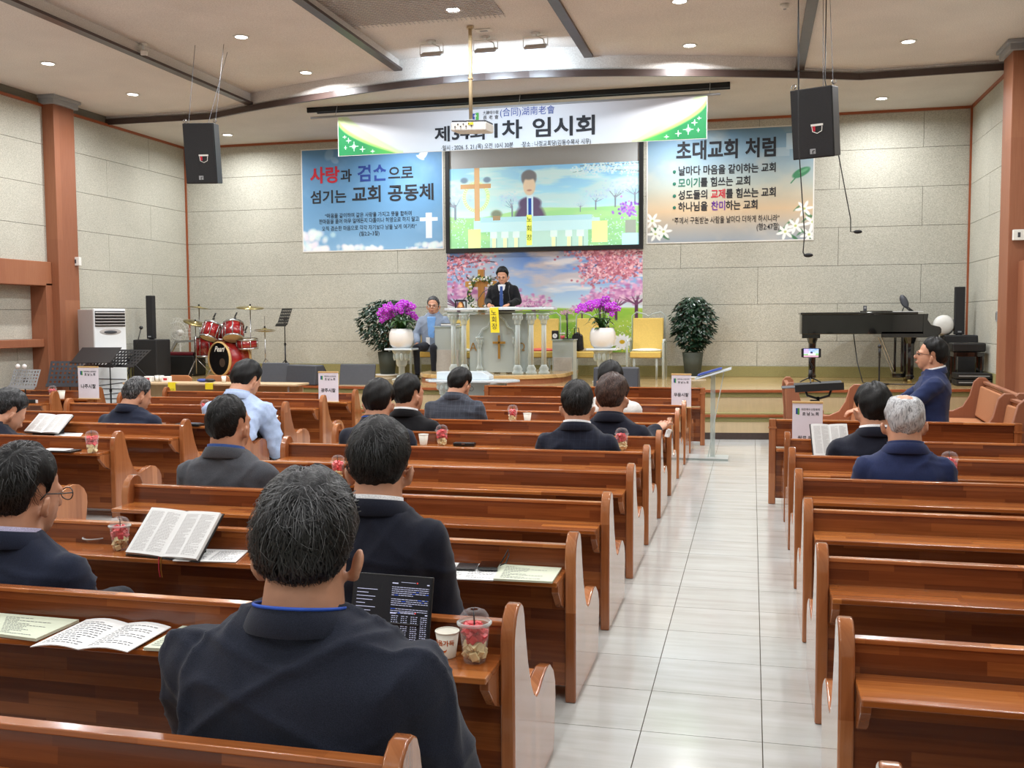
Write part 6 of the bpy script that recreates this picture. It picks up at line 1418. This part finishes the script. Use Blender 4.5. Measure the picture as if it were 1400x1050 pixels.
# the tablet
tb = [at(583, 888, Y=2.84), at(589, 779, Y=2.90), at(462, 768, Y=2.90)]
tw, thh = .275, (tb[1]-tb[0]).length
tt_ = thing('tablet', 'large black tablet showing white text on a dark screen, propped on the shelf', 'tablet', (tb[0].x-tw/2+.005, 2.845, SHZ+.004), R(-3)); TR = Euler((R(-14), 0, 0)).to_matrix()
ob = MB().box((0, .004, thh/2), (tw, .008, thh)).build('tablet_body', MT['black'], tt_, bevel=.003, rot=(R(-14), 0, 0))
MB().box((0, -.0008, thh/2), (tw-.012, .0012, thh-.012)).build('screen', emit('dark_screen', (16, 17, 24), .4), ob)
wt = emit('screen_text', (196, 200, 230), .55); bt_ = emit('screen_blue', (60, 100, 220), .6); rt_ = emit('screen_red', (220, 60, 60), .6)
l = MB(); l2 = MB(); l3 = MB(); rs = np.random.RandomState(5); zt_ = thh-.03
def ln(mb, x, z, w, h=.0016): mb.box((x+w/2, -.0018, z), (w, .0004, h))
for i in range(13):
    z = zt_-.008-i*.0062-(.006 if i > 4 else 0)-(.005 if i > 8 else 0)
    if i == 12: continue
    x = .0; e = .125 if i not in (4, 8, 11) else rs.uniform(.05, .09)
    while x < e:
        w = rs.uniform(.004, .014); ln(l2 if rs.rand() < .08 else l, x, z, min(w, e-x)); x += w+.0018
for c_ in range(4):
    for i in range(14):
        z = thh*.48-i*.0062; 
        for q in range(3): ln(l, .005+c_*.033+q*.008, z, rs.uniform(.003, .007))
for i in range(9): ln(l, -.12, zt_-.02-i*.011, rs.uniform(.03, .09))
for z in (zt_+.006, thh*.52): ln(l, .03, z+.002, .05, .001); ln(l3, .083, z+.002, .004, .004); ln(l, -.0, z-.002, .02, .003); ln(l, .118, z-.002, .008, .003)
l.build('white_text_lines', wt, ob, kind='stuff'); l2.build('blue_text_lines', bt_, ob, kind='stuff'); l3.build('red_marks', rt_, ob, kind='stuff')
MB().box((0, .05, .045), (.2, .004, .12), (R(35), 0, 0)).build('folding_stand', MT['blacksat'], tt_)
# open books
def open_book(name, label, x, y, z, w, d, th, rz=0, tilt=0, cover='leather', tabs=False, ribbons=False, yellow=False, cat='book'):
    t = thing(name, label, cat, (x, y, z), rz); o = bpy.data.objects.new('book_block', None)
    E_ = Euler((R(tilt), 0, 0)).to_matrix()
    def f(u, v):
        s_ = abs(u-.5)*2; zz = th*(.55+.75*math.sin(min(1, s_*1.15)*PI*.5)*(1-.35*s_)) if s_ > .03 else th*.35
        return E_ @ Vector(((u-.5)*w, v*d, zz))
    mb = MB(); vs = []
    n = 28; m = 4
    top = [[f(i/n, j/m) for i in range(n+1)] for j in range(m+1)]; bot = [[E_ @ Vector(((i/n-.5)*w, j/m*d, .002)) for i in range(n+1)] for j in range(m+1)]
    vs = [p_ for r_ in top for p_ in r_]+[p_ for r_ in bot for p_ in r_]; N = (n+1)*(m+1); fs = []
    for j in range(m):
        for i in range(n):
            a = j*(n+1)+i; fs += [(a, a+1, a+n+2, a+n+1), (N+a, N+a+n+1, N+a+n+2, N+a+1)]
    for i in range(n): fs += [(i, N+i, N+i+1, i+1), (m*(n+1)+i, m*(n+1)+i+1, N+m*(n+1)+i+1, N+m*(n+1)+i)]
    for j in range(m): a = j*(n+1); fs += [(a, a+n+1, N+a+n+1, N+a), (a+n, N+a+n, N+a+2*n+1, a+2*n+1)]
    mb.add(vs, fs); pg = mb.build('pages', MT['paper'], t)
    if cover:
        c = MB(); c.box((0, d/2, -.001), (w+.014, d+.012, .006)); cc = MB(); cc.add([E_ @ Vector(v) for v in c.v], c.f); cc.build('cover', MT[cover], t)
    ink = MB(); rs = np.random.RandomState(int(w*1000)+int(abs(x)*10)); rows = int(d/.0052)
    for col in range(4):
        u0 = (.045, .27, .54, .765)[col]; u1 = u0+.19
        for r_ in range(rows-3):
            v = .06+.88*r_/(rows-3); e = u1 if rs.rand() > .14 else u0+(u1-u0)*rs.uniform(.3, .9); uu = u0
            while uu < e-.01:
                du = min(rs.uniform(.012, .04), e-uu); a, b = f(uu, v), f(uu+du, v); up = E_ @ Vector((0, 0, .0005)); dv = E_ @ Vector((0, .0019, 0)); ink.add([a+up, b+up, b+up+dv, a+up+dv], [(0, 1, 2, 3)]); uu += du+.006
    ink.build('printed_text', MT['acgrey'], pg, kind='stuff')
    if tabs:
        tb_ = MB()
        for q in range(8):
            c_ = E_ @ Vector((w*.485, d*(.1+.1*q), th*.5)); tb_.box(c_, (.004, .007, .004))
        tb_.build('index_tabs', MT['black'], pg)
    if ribbons:
        for xx, mt_ in ((-.012, 'red_ink'), (.0, 'gold')): MB().tube([E_ @ Vector((xx, -.002, th*.4)), E_ @ Vector((xx, -.012, .0)), Vector((xx+.004, -.014, -.05)), Vector((xx+.008, -.012, -.085))], .0022, 5).build('ribbon_marker', MT[mt_], t)
    return t
def flat_papers(label, corners, z, th=.004, mat='paper', fold=0, ink=True, name='paper_sheets', cat='papers', style=0):
    c = [at(px, py, Z=z) for px, py in corners]; o = sum(c, Vector())/4; t = thing(name, label, cat, (o.x, o.y, z-th))
    c = [v-o for v in c]
    def f(u, v): 
        p_ = c[0].lerp(c[1], u).lerp(c[3].lerp(c[2], u), v); return Vector((p_.x, p_.y, th+fold*math.sin(PI*min(1, abs(u-.5)*2))*.9))
    mb = MB().grid(f, 14, 3, thick=th); mb.build('sheets', MT[mat], t)
    if ink:
        l = MB(); rs = np.random.RandomState(int(abs(o.x)*100)); n = 12
        for r_ in range(n):
            for (a0, a1) in ((.06, .46), (.54, .94)) if style == 0 else (((.1, .5),) if r_ % 3 else ((.1, .8),)):
                uu = a0; e = a1 if rs.rand() > .3 else a0+(a1-a0)*rs.uniform(.3, .8)
                while uu < e-.02:
                    du = rs.uniform(.02, .06); p1, p2 = f(uu, .1+.8*r_/n), f(min(e, uu+du), .1+.8*r_/n); dv = (f(uu, .1+.8*r_/n+.02)-p1); up = Vector((0, 0, .0006)); l.add([p1+up, p2+up, p2+up+dv, p1+up+dv], [(0, 1, 2, 3)]); uu += du+.012
        l.build('printed_text', MT['inkgrey'], t, kind='stuff')
    return t
pb_ = at(237, 758, Z=SHZ)
open_book('open_bible', 'large open bible with ribbon markers, propped up right of the side-parted man', pb_.x, 3.80, SHZ+.006, .385, .245, .018, rz=R(-7), tilt=44, cover='leather', tabs=True, ribbons=True)
MB().prism([(0, 0), (.15, 0), (.15, .13)], 'x', -.12, .12).build('book_rest', MT['blacksat'], [o for o in COL.objects if o.name == 'open_bible'][0], loc=(0, .0, -.006))
flat_papers('white sheet tucked beside the large open bible', [(236, 766), (322, 768), (340, 752), (262, 750)], SHZ+.006, ink=True, name='printed_sheets')
flat_papers('pale green printed booklet at the left edge of the nearest shelf', [(-6, 866), (49, 873), (108, 847), (0, 838)], SHZ+.012, .010, 'green_paper', style=1, name='order_booklet', cat='booklet')
flat_papers('white stapled booklet lying open on the nearest shelf, left of the nearest man', [(41, 884), (174, 891), (234, 857), (118, 847)], SHZ+.012, .003, 'paper', fold=.012, name='open_booklet', cat='booklet')
flat_papers('pale green booklet on the nearest shelf, touching the nearest man\'s left shoulder', [(196, 885), (248, 888), (300, 862), (250, 855)], SHZ+.012, .010, 'green_paper', style=1, name='order_booklet', cat='booklet')
flat_papers('white open page right of the black-haired man in navy suit', [(588, 790), (674, 793), (690, 772), (600, 768)], SHZ+.008, .004, 'paper', name='open_page', cat='papers')
flat_papers('pale green printed booklet at the shelf end by the second aisle pew post', [(674, 791), (755, 795), (768, 776), (686, 771)], SHZ+.010, .008, 'green_paper', style=1, name='order_booklet', cat='booklet')
p = at(656, 776, Z=SHZ+.012); ph = thing('wallet_phone', 'black phone in an open leather wallet case with a strap, lying on papers', 'phone', (p.x, p.y, SHZ+.012), R(6))
MB().box((-.055, 0, .003), (.085, .1, .006)).build('wallet_flap', MT['leather'], ph, bevel=.002); MB().box((.04, .004, .008), (.085, .105, .015)).build('phone_body', MT['gloss'], ph, bevel=.004); MB().tube([(.085, .0, .012), (.11, .01, .02), (.12, .03, .05), (.115, .04, .07), (.10, .03, .04), (.085, .02, .014)], .003, 6).build('strap', MT['leather'], ph, smooth=True)
p = at(635, 603, Y=7.84); pc_ = thing('spectacle_case', 'black flat case lying on the shelf right of the fruit cup, middle block', 'case', (p.x, 7.84, SHZ)); MB().box((0, 0, .016), (.185, .07, .03)).build('case_body', MT['leather'], pc_, bevel=.008); MB().box((0, -.036, .022), (.03, .004, .012)).build('clasp', MT['steel'], pc_)
flat_papers('small white paper on the shelf under the charcoal jacket man\'s right side', [(368, 656), (392, 657), (397, 651), (374, 650)], SHZ+.004, .003, ink=False, name='paper_sheet')
flat_papers('white order sheet beside the checked-suit man', [(652, 572), (670, 573), (676, 569), (655, 568)], SHZ+.004, .003, ink=False, name='paper_sheet')
flat_papers('white paper plate on the shelf right of the pale blue jacket man', [(366, 569), (379, 570), (383, 563), (370, 562)], SHZ+.004, .006, ink=False, name='paper_sheet')
flat_papers('white booklet on the shelf left of the charcoal jacket man\'s head', [(276, 578), (300, 579), (303, 573), (281, 572)], SHZ+.006, .005, ink=False, name='booklet', cat='booklet')
flat_papers('white papers right of the man bowed over in dark navy suit', [(216, 578), (240, 578), (246, 573), (222, 573)], SHZ+.004, .003, ink=False, name='paper_sheet')
p = at(258, 573, Y=8.83); fo = thing('black_folio', 'thin black folio lying on the left block shelf between white papers', 'folio', (p.x, 8.85, SHZ)); MB().box((0, 0, .012), (.27, .12, .022)).build('folio_cover', MT['leather'], fo, bevel=.004); MB().box((0, 0, .026), (.2, .1, .004)).build('papers', MT['darkgrey'], fo)
flat_papers('white sheets on the shelf right of the open bible at the left', [(72, 597), (108, 598), (116, 590), (82, 589)], SHZ+.004, .003, ink=False, name='paper_sheet')
p = at(80, 617, Y=6.83); fo = thing('black_notebook', 'black notebook with a white sheet on top, left of the fruit cup', 'notebook', (p.x, 6.85, SHZ)); MB().box((0, 0, .008), (.30, .14, .014)).build('notebook_cover', MT['leather'], fo, bevel=.003); MB().box((-.03, 0, .017), (.22, .12, .003)).build('sheet', MT['paper'], fo)
open_book('open_bible', 'open bible with tabs and black cover before the man bending low at the far left', at(58, 592, Y=7.83).x, 7.82, SHZ+.02, .40, .24, .02, rz=R(-6), tilt=38, tabs=True)
MB().prism([(0, 0), (.15, 0), (.15, .11)], 'x', -.12, .12).build('book_rest', MT['blacksat'], [o for o in COL.objects if o.name.startswith('open_bible')][-1], loc=(0, 0, -.02))
ob5 = open_book('open_bible', 'thick open bible standing left of the neatly parted man, right block', at(1131, 617, Y=7.82).x+.03, 7.80, SHZ, .27, .25, .03, rz=R(12), tilt=66, tabs=True)
p = at(30, 533, Y=11.70); sh2 = thing('paper_sheet', 'sheet of paper lying on the left wall pew shelf', 'papers', (p.x, 11.70, SHZ)); MB().box((0, 0, .003), (.26, .13, .004)).box((.02, .01, .007), (.22, .12, .003), (0, 0, .1)).build('sheets', MT['paper'], sh2)
p = at(59, 547, Y=9.6); sp_ = thing('smartphone', 'small black phone standing on the left pew shelf', 'phone', (p.x, 9.6, p.z-.03)); MB().box((0, 0, .03), (.12, .02, .05)).build('phone_body', MT['black'], sp_, bevel=.004); MB().box((.07, 0, .03), (.02, .02, .04)).build('bright_edge', MT['paper'], sp_)
sp_.location = (-9.1, 10.9, SHZ)
# small paper held by the brown-haired man
p = at(914, 592, Y=8.5); hp = thing('folded_note', 'small white folded note held by the man with brown-grey hair', 'paper', (p.x, 8.5, p.z)); MB().box((0, 0, 0), (.035, .01, .07), (.2, .3, .25)).box((-.012, 0, -.005), (.03, .008, .06), (-.2, .3, .1)).build('folded_sheet', MT['paper'], hp)
# presbytery signs with a wooden strip
def sign(px0, py0, px1, py1, Y, zb, words, label, big=False):
    a, b = at(px0, py1, Y=Y), at(px1, py0, Y=Y); w = b.x-a.x; h = b.z-zb; t = thing('table_sign', label, 'sign', ((a.x+b.x)/2, Y, zb), 0, None)
    MB().box((0, 0, h/2), (w, .012, h)).build('sign_sheet', plain('sign_card', (222, 216, 226), .6, noise_amt=.01), t); MB().box((0, 0, h-.008), (w+.006, .022, .018)).build('top_strip', MT['hoop'], t, bevel=.002); MB().box((0, 0, .006), (w+.006, .05, .012)).build('foot', MT['hoop'], t, bevel=.002)
    z1 = h*.80; MB().box((-w*.36, -.007, z1), (w*.06, .001, h*.12)).build('emblem_blue', MT['blue_ink'], t); MB().box((-w*.30, -.007, z1-.002), (w*.06, .001, h*.13)).build('emblem_green', plain('emblem_green', (70, 150, 60), .6), t)
    text('small_line', '대한예수교장로회', w*.085, (w*.10, -.008, z1+h*.02), MT['ink'], t, bold=.01); text('middle_line', '호남노회', w*.13, (w*.10, -.008, z1-h*.08), MT['ink'], t, bold=.02, spacing=1.4)
    n_ = len(words); text('large_line', words, w*.82/n_*1.0, (0, -.008, h*.34 if not big else h*.22), MT['ink'], t, bold=.02)
sign(108, 501, 134, 540, 11.70, SHZ, '나주시찰', 'white sign reading 나주시찰 on the left wall pew, before the music stands')
sign(436, 508, 462, 544, 11.77, SHZ, '광주시찰', 'white sign reading 광주시찰 on the left block front shelf, beside the right monitor')
sign(918, 511, 945, 546, 11.77, SHZ, '무등시찰', 'white sign reading 무등시찰 left of the acrylic lectern')
sign(1083, 549, 1125, 598, 8.60, .491, '원로,은퇴', 'white sign with blue-green emblem beside the right aisle, before the parted-hair man', True)
# acrylic lectern
lc = thing('acrylic_lectern', 'slim clear acrylic lectern with a blue book on top in the tiled aisle', 'lectern', (-.50, 11.45, 0))
MB().box((0, 0, .0125), (.50, .34, .025)).build('base_plate', MT['acrylic'], lc, bevel=.003); zc_ = at(975, 511, Y=11.45).z; dx = at(975, 511, Y=11.45).x+.50
MB().box((dx, 0, zc_/2), (.055, .03, zc_)).build('column', MT['acrylic'], lc, bevel=.003); a_, b_ = at(953, 517, Y=11.45), at(998, 504, Y=11.45)
ang = math.atan2(b_.z-a_.z, b_.x-a_.x); cx_ = (a_.x+b_.x)/2+.5; cz_ = (a_.z+b_.z)/2
MB().box((cx_, 0, cz_), (.42, .36, .018), (0, -ang, 0)).build('desk_plate', MT['milk'], lc, bevel=.003)
MB().tube([(cx_+.12, -.1, cz_+.02), (cx_+.03, -.12, .5), (cx_-.05, -.1, .03)], .006, 6).build('thin_cable', MT['acrylic'], lc, smooth=True)
bb = thing('blue_folder', 'blue cloth covered folder lying on the acrylic lectern', 'folder', (cx_-.5-.04, 11.45, cz_+.012)); MB().box((0, 0, .008), (.28, .26, .014), (0, -ang, 0)).build('folder_cover', MT['bluebook'], bb, bevel=.003); MB().box((0, 0, .018), (.24, .22, .004), (0, -ang, 0)).build('title_panel', plain('dark_blue_panel', (40, 58, 128), .6), bb)
# music stand with a flat desk, gimbal and phone, right block front
YG = 9.85
a_, b_ = at(1086, 525, Y=YG), at(1152, 519, Y=YG); c_ = at(1117, 532, Y=YG)
sd = thing('music_stand', 'black music stand seen edge-on behind the right aisle sign, holding the small phone tripod', 'music stand', ((a_.x+b_.x)/2, YG, 0)); wz = a_.z-.02; w = b_.x-a_.x
MB().box((0, 0, wz), (w, .30, .008), (R(12), R(-4), 0)).box((0, -.16, wz+.0), (w, .012, .07), (0, R(-4), 0)).build('desk', MT['blacksat'], sd)
wv = MB(); x0 = at(1073, 525, Y=YG).x-sd.location.x
for q in range(5): wv.box(((x0-w/2)/2, -.12+q*.06, wz-.01), (abs(x0+w/2)+.06, .02, .006), (R(12), R(-4), 0))
wv.build('slotted_wing', MT['darkgrey'], sd); MB().tube([(-.12, 0, wz-.03), (-.10, 0, wz-.09), (0, 0, wz-.12), (.10, 0, wz-.09), (.12, 0, wz-.03)], .012).build('yoke', MT['black'], sd, smooth=True)
MB().tube([(0, 0, .02), (0, 0, wz-.1)], .014).build('pole', MT['black'], sd, smooth=True); MB().box((-.03, 0, wz-.16), (.09, .05, .06)).build('clamp', MT['black'], sd, bevel=.008)
for q in range(3): MB().tube([(0, 0, .3), (.26*math.cos(2.1*q), .26*math.sin(2.1*q), .01)], .009).build('leg', MT['black'], sd)
pg = at(1108, 518, Y=YG-.02); pz = at(1108, 489, Y=YG-.02).z; gm = thing('phone_tripod', 'small black grip tripod with a bent arm standing on the flat music stand', 'tripod', (pg.x, YG-.02, wz+.04)); h_ = pz-(wz+.04)
MB().tube([(0, 0, .03), (0, 0, h_*.5)], .018).build('grip', MT['black'], gm, smooth=True); MB().tube([(0, 0, h_*.5), (.02, 0, h_*.62), (-.01, 0, h_*.8), (0, 0, h_)], .011).build('bent_arm', MT['black'], gm, smooth=True)
for q in range(3): MB().tube([(0, 0, .05), (.11*math.cos(2.1*q+.5), .08*math.sin(2.1*q+.5), .0)], .006).build('leg', MT['black'], gm)
pa, pb2 = at(1097, 489, Y=YG-.04), at(1121, 476, Y=YG-.04); fp = thing('recording_phone', 'bright phone filming the stage, held level on the small tripod', 'phone', ((pa.x+pb2.x)/2, YG-.04, (pa.z+pb2.z)/2), 0); w = pb2.x-pa.x; h_ = pb2.z-pa.z
MB().box((0, 0, 0), (w, .012, h_)).build('phone_body', MT['black'], fp, bevel=.004); MB().box((-w/2-.004, 0, -.0), (.012, .025, h_*.9)).box((w/2+.004, 0, 0), (.012, .025, h_*.9)).build('clamp_arms', MT['black'], fp)
c = Canvas(40, 24); landscape(c, .55, 9); c.over(np.full((c.h, c.w), .3), (110, 170, 250)); c.rect(.0, .0, .35, .6, (190, 150, 220), .6); c.rect(.3, .55, .8, .75, (230, 220, 240)); c.rect(.45, .35, .6, .6, (60, 60, 90)); c.rect(0, .8, 1, 1, (190, 150, 170))
c.build('phone_screen', vcol('phone_light', .4, .9), -w/2+.012, w/2-.012, -h_/2+.006, h_/2-.006, -.0075, fp)
# ------------------------------------------------------------------ hanging loudspeakers and microphones, projector
def hang(label, x, y, zb, zt, w, d, rz, tilt, wires):
    t = thing('hanging_loudspeaker', label, 'speaker', (x, y, (zb+zt)/2), rz); h = (zt-zb)
    MB().prism([(-w/2, -d/2), (w/2, -d/2), (w*.34, d/2), (-w*.34, d/2)], 'z', -h/2, h/2).build('speaker_cabinet', MT['blacksat'], t, bevel=.01, rot=(R(tilt), 0, 0))
    o = MB().span((-w/2+.012, -d/2-.012, -h/2+.012), (w/2-.012, -d/2, h/2-.012)).build('front_grille', MT['mesh'], t, rot=(R(tilt), 0, 0))
    b = MB().box((w*.12, -d/2-.015, -h*.03), (.12, .004, .02)).tube([(w*.12-.05, -d/2-.014, -h*.05), (w*.12-.045, -d/2-.014, -h*.12), (w*.12, -d/2-.014, -h*.15), (w*.12+.045, -d/2-.014, -h*.12), (w*.12+.05, -d/2-.014, -h*.05)], .004, 5).build('round_sticker', MT['white'], o); MB().box((w*.12-.03, -d/2-.015, -h*.08), (.025, .003, .05)).build('red_mark', MT['red_ink'], b)
    MB().box((.0, -d/2-.015, -h*.40), (.055, .004, .05)).build('maker_badge', MT['grey'], o)
    MB().box((0, -d/2-.018, -h*.41), (.008, .003, .03)).box((.012, -d/2-.018, -h*.39), (.016, .003, .008)).build('badge_mark', MT['black'], o)
    for (ox_, oy_, tx, ty, tz) in wires:
        q0 = Matrix.Rotation(-rz, 3, 'Z') @ Vector((tx-x, ty-y, 0)); MB().tube([(ox_, oy_, h/2-.02), (q0.x, q0.y, tz-(zb+zt)/2)], .003, 6).build('steel_wire', MT['darkgrey'], t)
    for sx in (-1, 1): MB().lathe([(.018, -.008), (.026, 0), (.018, .008)], (sx*(w/2-.01), -d/2+.03, h/2+.01), 12, (0, 1, 0), cap=False).build('shackle', MT['steel'], t, smooth=True)
    return t
a_, b_ = at(250, 178, Y=11.2), at(298, 250, Y=11.2); w = .40
hang('black loudspeaker hanging on wires from the ceiling at the left, over the drum kit', (a_.x+b_.x)/2-.05, 11.2+.2, b_.z+.03, a_.z+.10, w, .40, R(12), 8,
     [(-.17, -.1, a_.x+.02, 11.5, 5.145), (.17, -.1, a_.x+.40, 11.55, 5.145), (0, .1, a_.x+.25, 11.9, 5.145)])
a_, b_ = at(1085, 134, Y=10.2), at(1140, 218, Y=10.2)
hang('black loudspeaker hanging on wires at the right, in front of the pastel poster', (a_.x+b_.x)/2+.06, 10.2+.2, b_.z+.06, a_.z+.12, .42, .40, R(-22), 10,
     [(-.17, -.1, .40, 10.1, 5.14), (.17, -.1, .72, 10.6, 5.0), (0, .12, .68, 10.9, 5.0)])
def hmic(label, pts, Y, ztop):
    P_ = [at(px, py, Y=Y) for px, py in pts]; b0 = P_[-1]; t = thing('hanging_microphone', label, 'microphone', tuple(b0)); l_ = [Vector((P_[0].x, Y, ztop))-b0]+[p_-b0 for p_ in P_]
    MB().tube(l_, .006, 6).build('cable', MT['black'], t, smooth=True); MB().ell((.035, 0, .0), (.045, .02, .02), seg=12, rings=8).build('capsule', MT['mesh'], t, smooth=True)
hmic('thin choir microphone hanging on a cable, lower one under the right loudspeaker', [(1091, 40), (1092, 200), (1100, 320), (1098, 345), (1100, 349)], 9.9, 5.14)
hmic('thin choir microphone hanging on a cable, upper one right of the right loudspeaker', [(1128, 110), (1146, 210), (1163, 300), (1163, 317), (1168, 317)], 11.0, 5.0)
pj = at(646, 175, Y=12.0); pt = at(643, 36, Z=5.26); prj = thing('ceiling_projector', 'white projector hanging on a long cream pole from the ceiling before the banner', 'projector', (pj.x, 12.0, pj.z))
MB().box((.0, 0, -.0), (.46, .36, .11), (R(4), R(2), 0)).build('projector_body', MT['white'], prj, bevel=.02); MB().box((.0, 0, .06), (.44, .34, .03), (R(4), R(2), 0)).build('dark_top', MT['darkgrey'], prj, bevel=.006)
MB().box((.03, -.185, .02), (.07, .004, .03)).build('yellow_sticker', MT['yellow'], prj)
sk = MB(); [sk.box((-.17+.035*q, -.186, -.01+.03*(q % 2)), (.016, .004, .014)) for q in range(7)]; sk.build('sockets', MT['black'], prj)
MB().tube([(-.02, 0, .09), (-.02, 0, 5.25-pj.z)], .024, 12).build('pole', MT['cream'], prj, smooth=True); MB().lathe([(.035, .6), (.035, .62)], (-.02, 0, 0), 14).lathe([(.045, 5.225-pj.z), (.045, 5.255-pj.z)], (-.02, 0, 0), 14).build('pole_flange', MT['cream'], prj); MB().box((-.02, 0, .085), (.1, .08, .03)).build('mount_plate', MT['grey'], prj, bevel=.004)
p = at(196, 60, Z=5.13); cm_ = thing('ceiling_camera', 'small white camera on a bracket under the left ceiling strip', 'camera', (p.x, p.y, 5.135)); MB().lathe([(.04, -.02), (.05, 0)], seg=14).build('mount', MT['white'], cm_); MB().tube([(0, 0, 0), (0, 0, -.09)], .012).build('arm', MT['white'], cm_); MB().box((.02, -.02, -.12), (.09, .1, .06), (R(20), 0, R(30))).build('camera_head', MT['white'], cm_, bevel=.01)
p = at(1073, 6, Z=5.0+.135); cm_ = thing('small_ceiling_sensor', 'small white sensor on the ceiling at the top edge left of the right dark strip', 'sensor', (p.x, p.y, 5.135)); MB().lathe([(.03, -.05), (.045, -.03), (.05, 0)], seg=14).build('sensor_housing', MT['white'], cm_, smooth=True); MB().ell((0, 0, -.05), (.02, .02, .012)).build('sensor_lens', MT['grey'], cm_)
p = at(672, 52, Z=5.26); cp = thing('ceiling_cover', 'small square white cover plate on the ceiling beside the projector pole', 'cover', (p.x, min(p.y, 12.2), 5.255)); MB().box((0, 0, -.004), (.2, .12, .012)).build('plate', MT['white'], cp, bevel=.002); MB().box((0, 0, -.012), (.1, .05, .004)).build('label_recess', MT['grey'], cp)
for X_, px, py, lab, sg in ((XL+.23, 96, 357, 'small white wall box on the left timber pillar', 1), (XR-.24, 1386, 324, 'small white wall box on the right timber pillar', -1)):
    y_ = 13.26 if sg == 1 else 13.34; wbx = thing('wall_box', lab, 'wall box', (X_ if sg == 1 else XR-.12, y_, 2.55 if sg == 1 else 2.62)); MB().box((0, 0, 0), (.13, .06, .13)).build('box_shell', MT['white'], wbx, bevel=.006); MB().box((-.0, -.032, 0), (.03, .004, .06)).build('slot', MT['darkgrey'], wbx)
wsx = thing('wall_switch', 'narrow dark switch slot on the right wall beside the pillar', 'switch', (XR-.03, 14.75, 1.62)); MB().box((0, 0, 0), (.02, .05, .14)).build('switch_plate', MT['grey'], wsx); MB().box((-.011, 0, 0), (.004, .02, .1)).build('rocker', MT['black'], wsx)
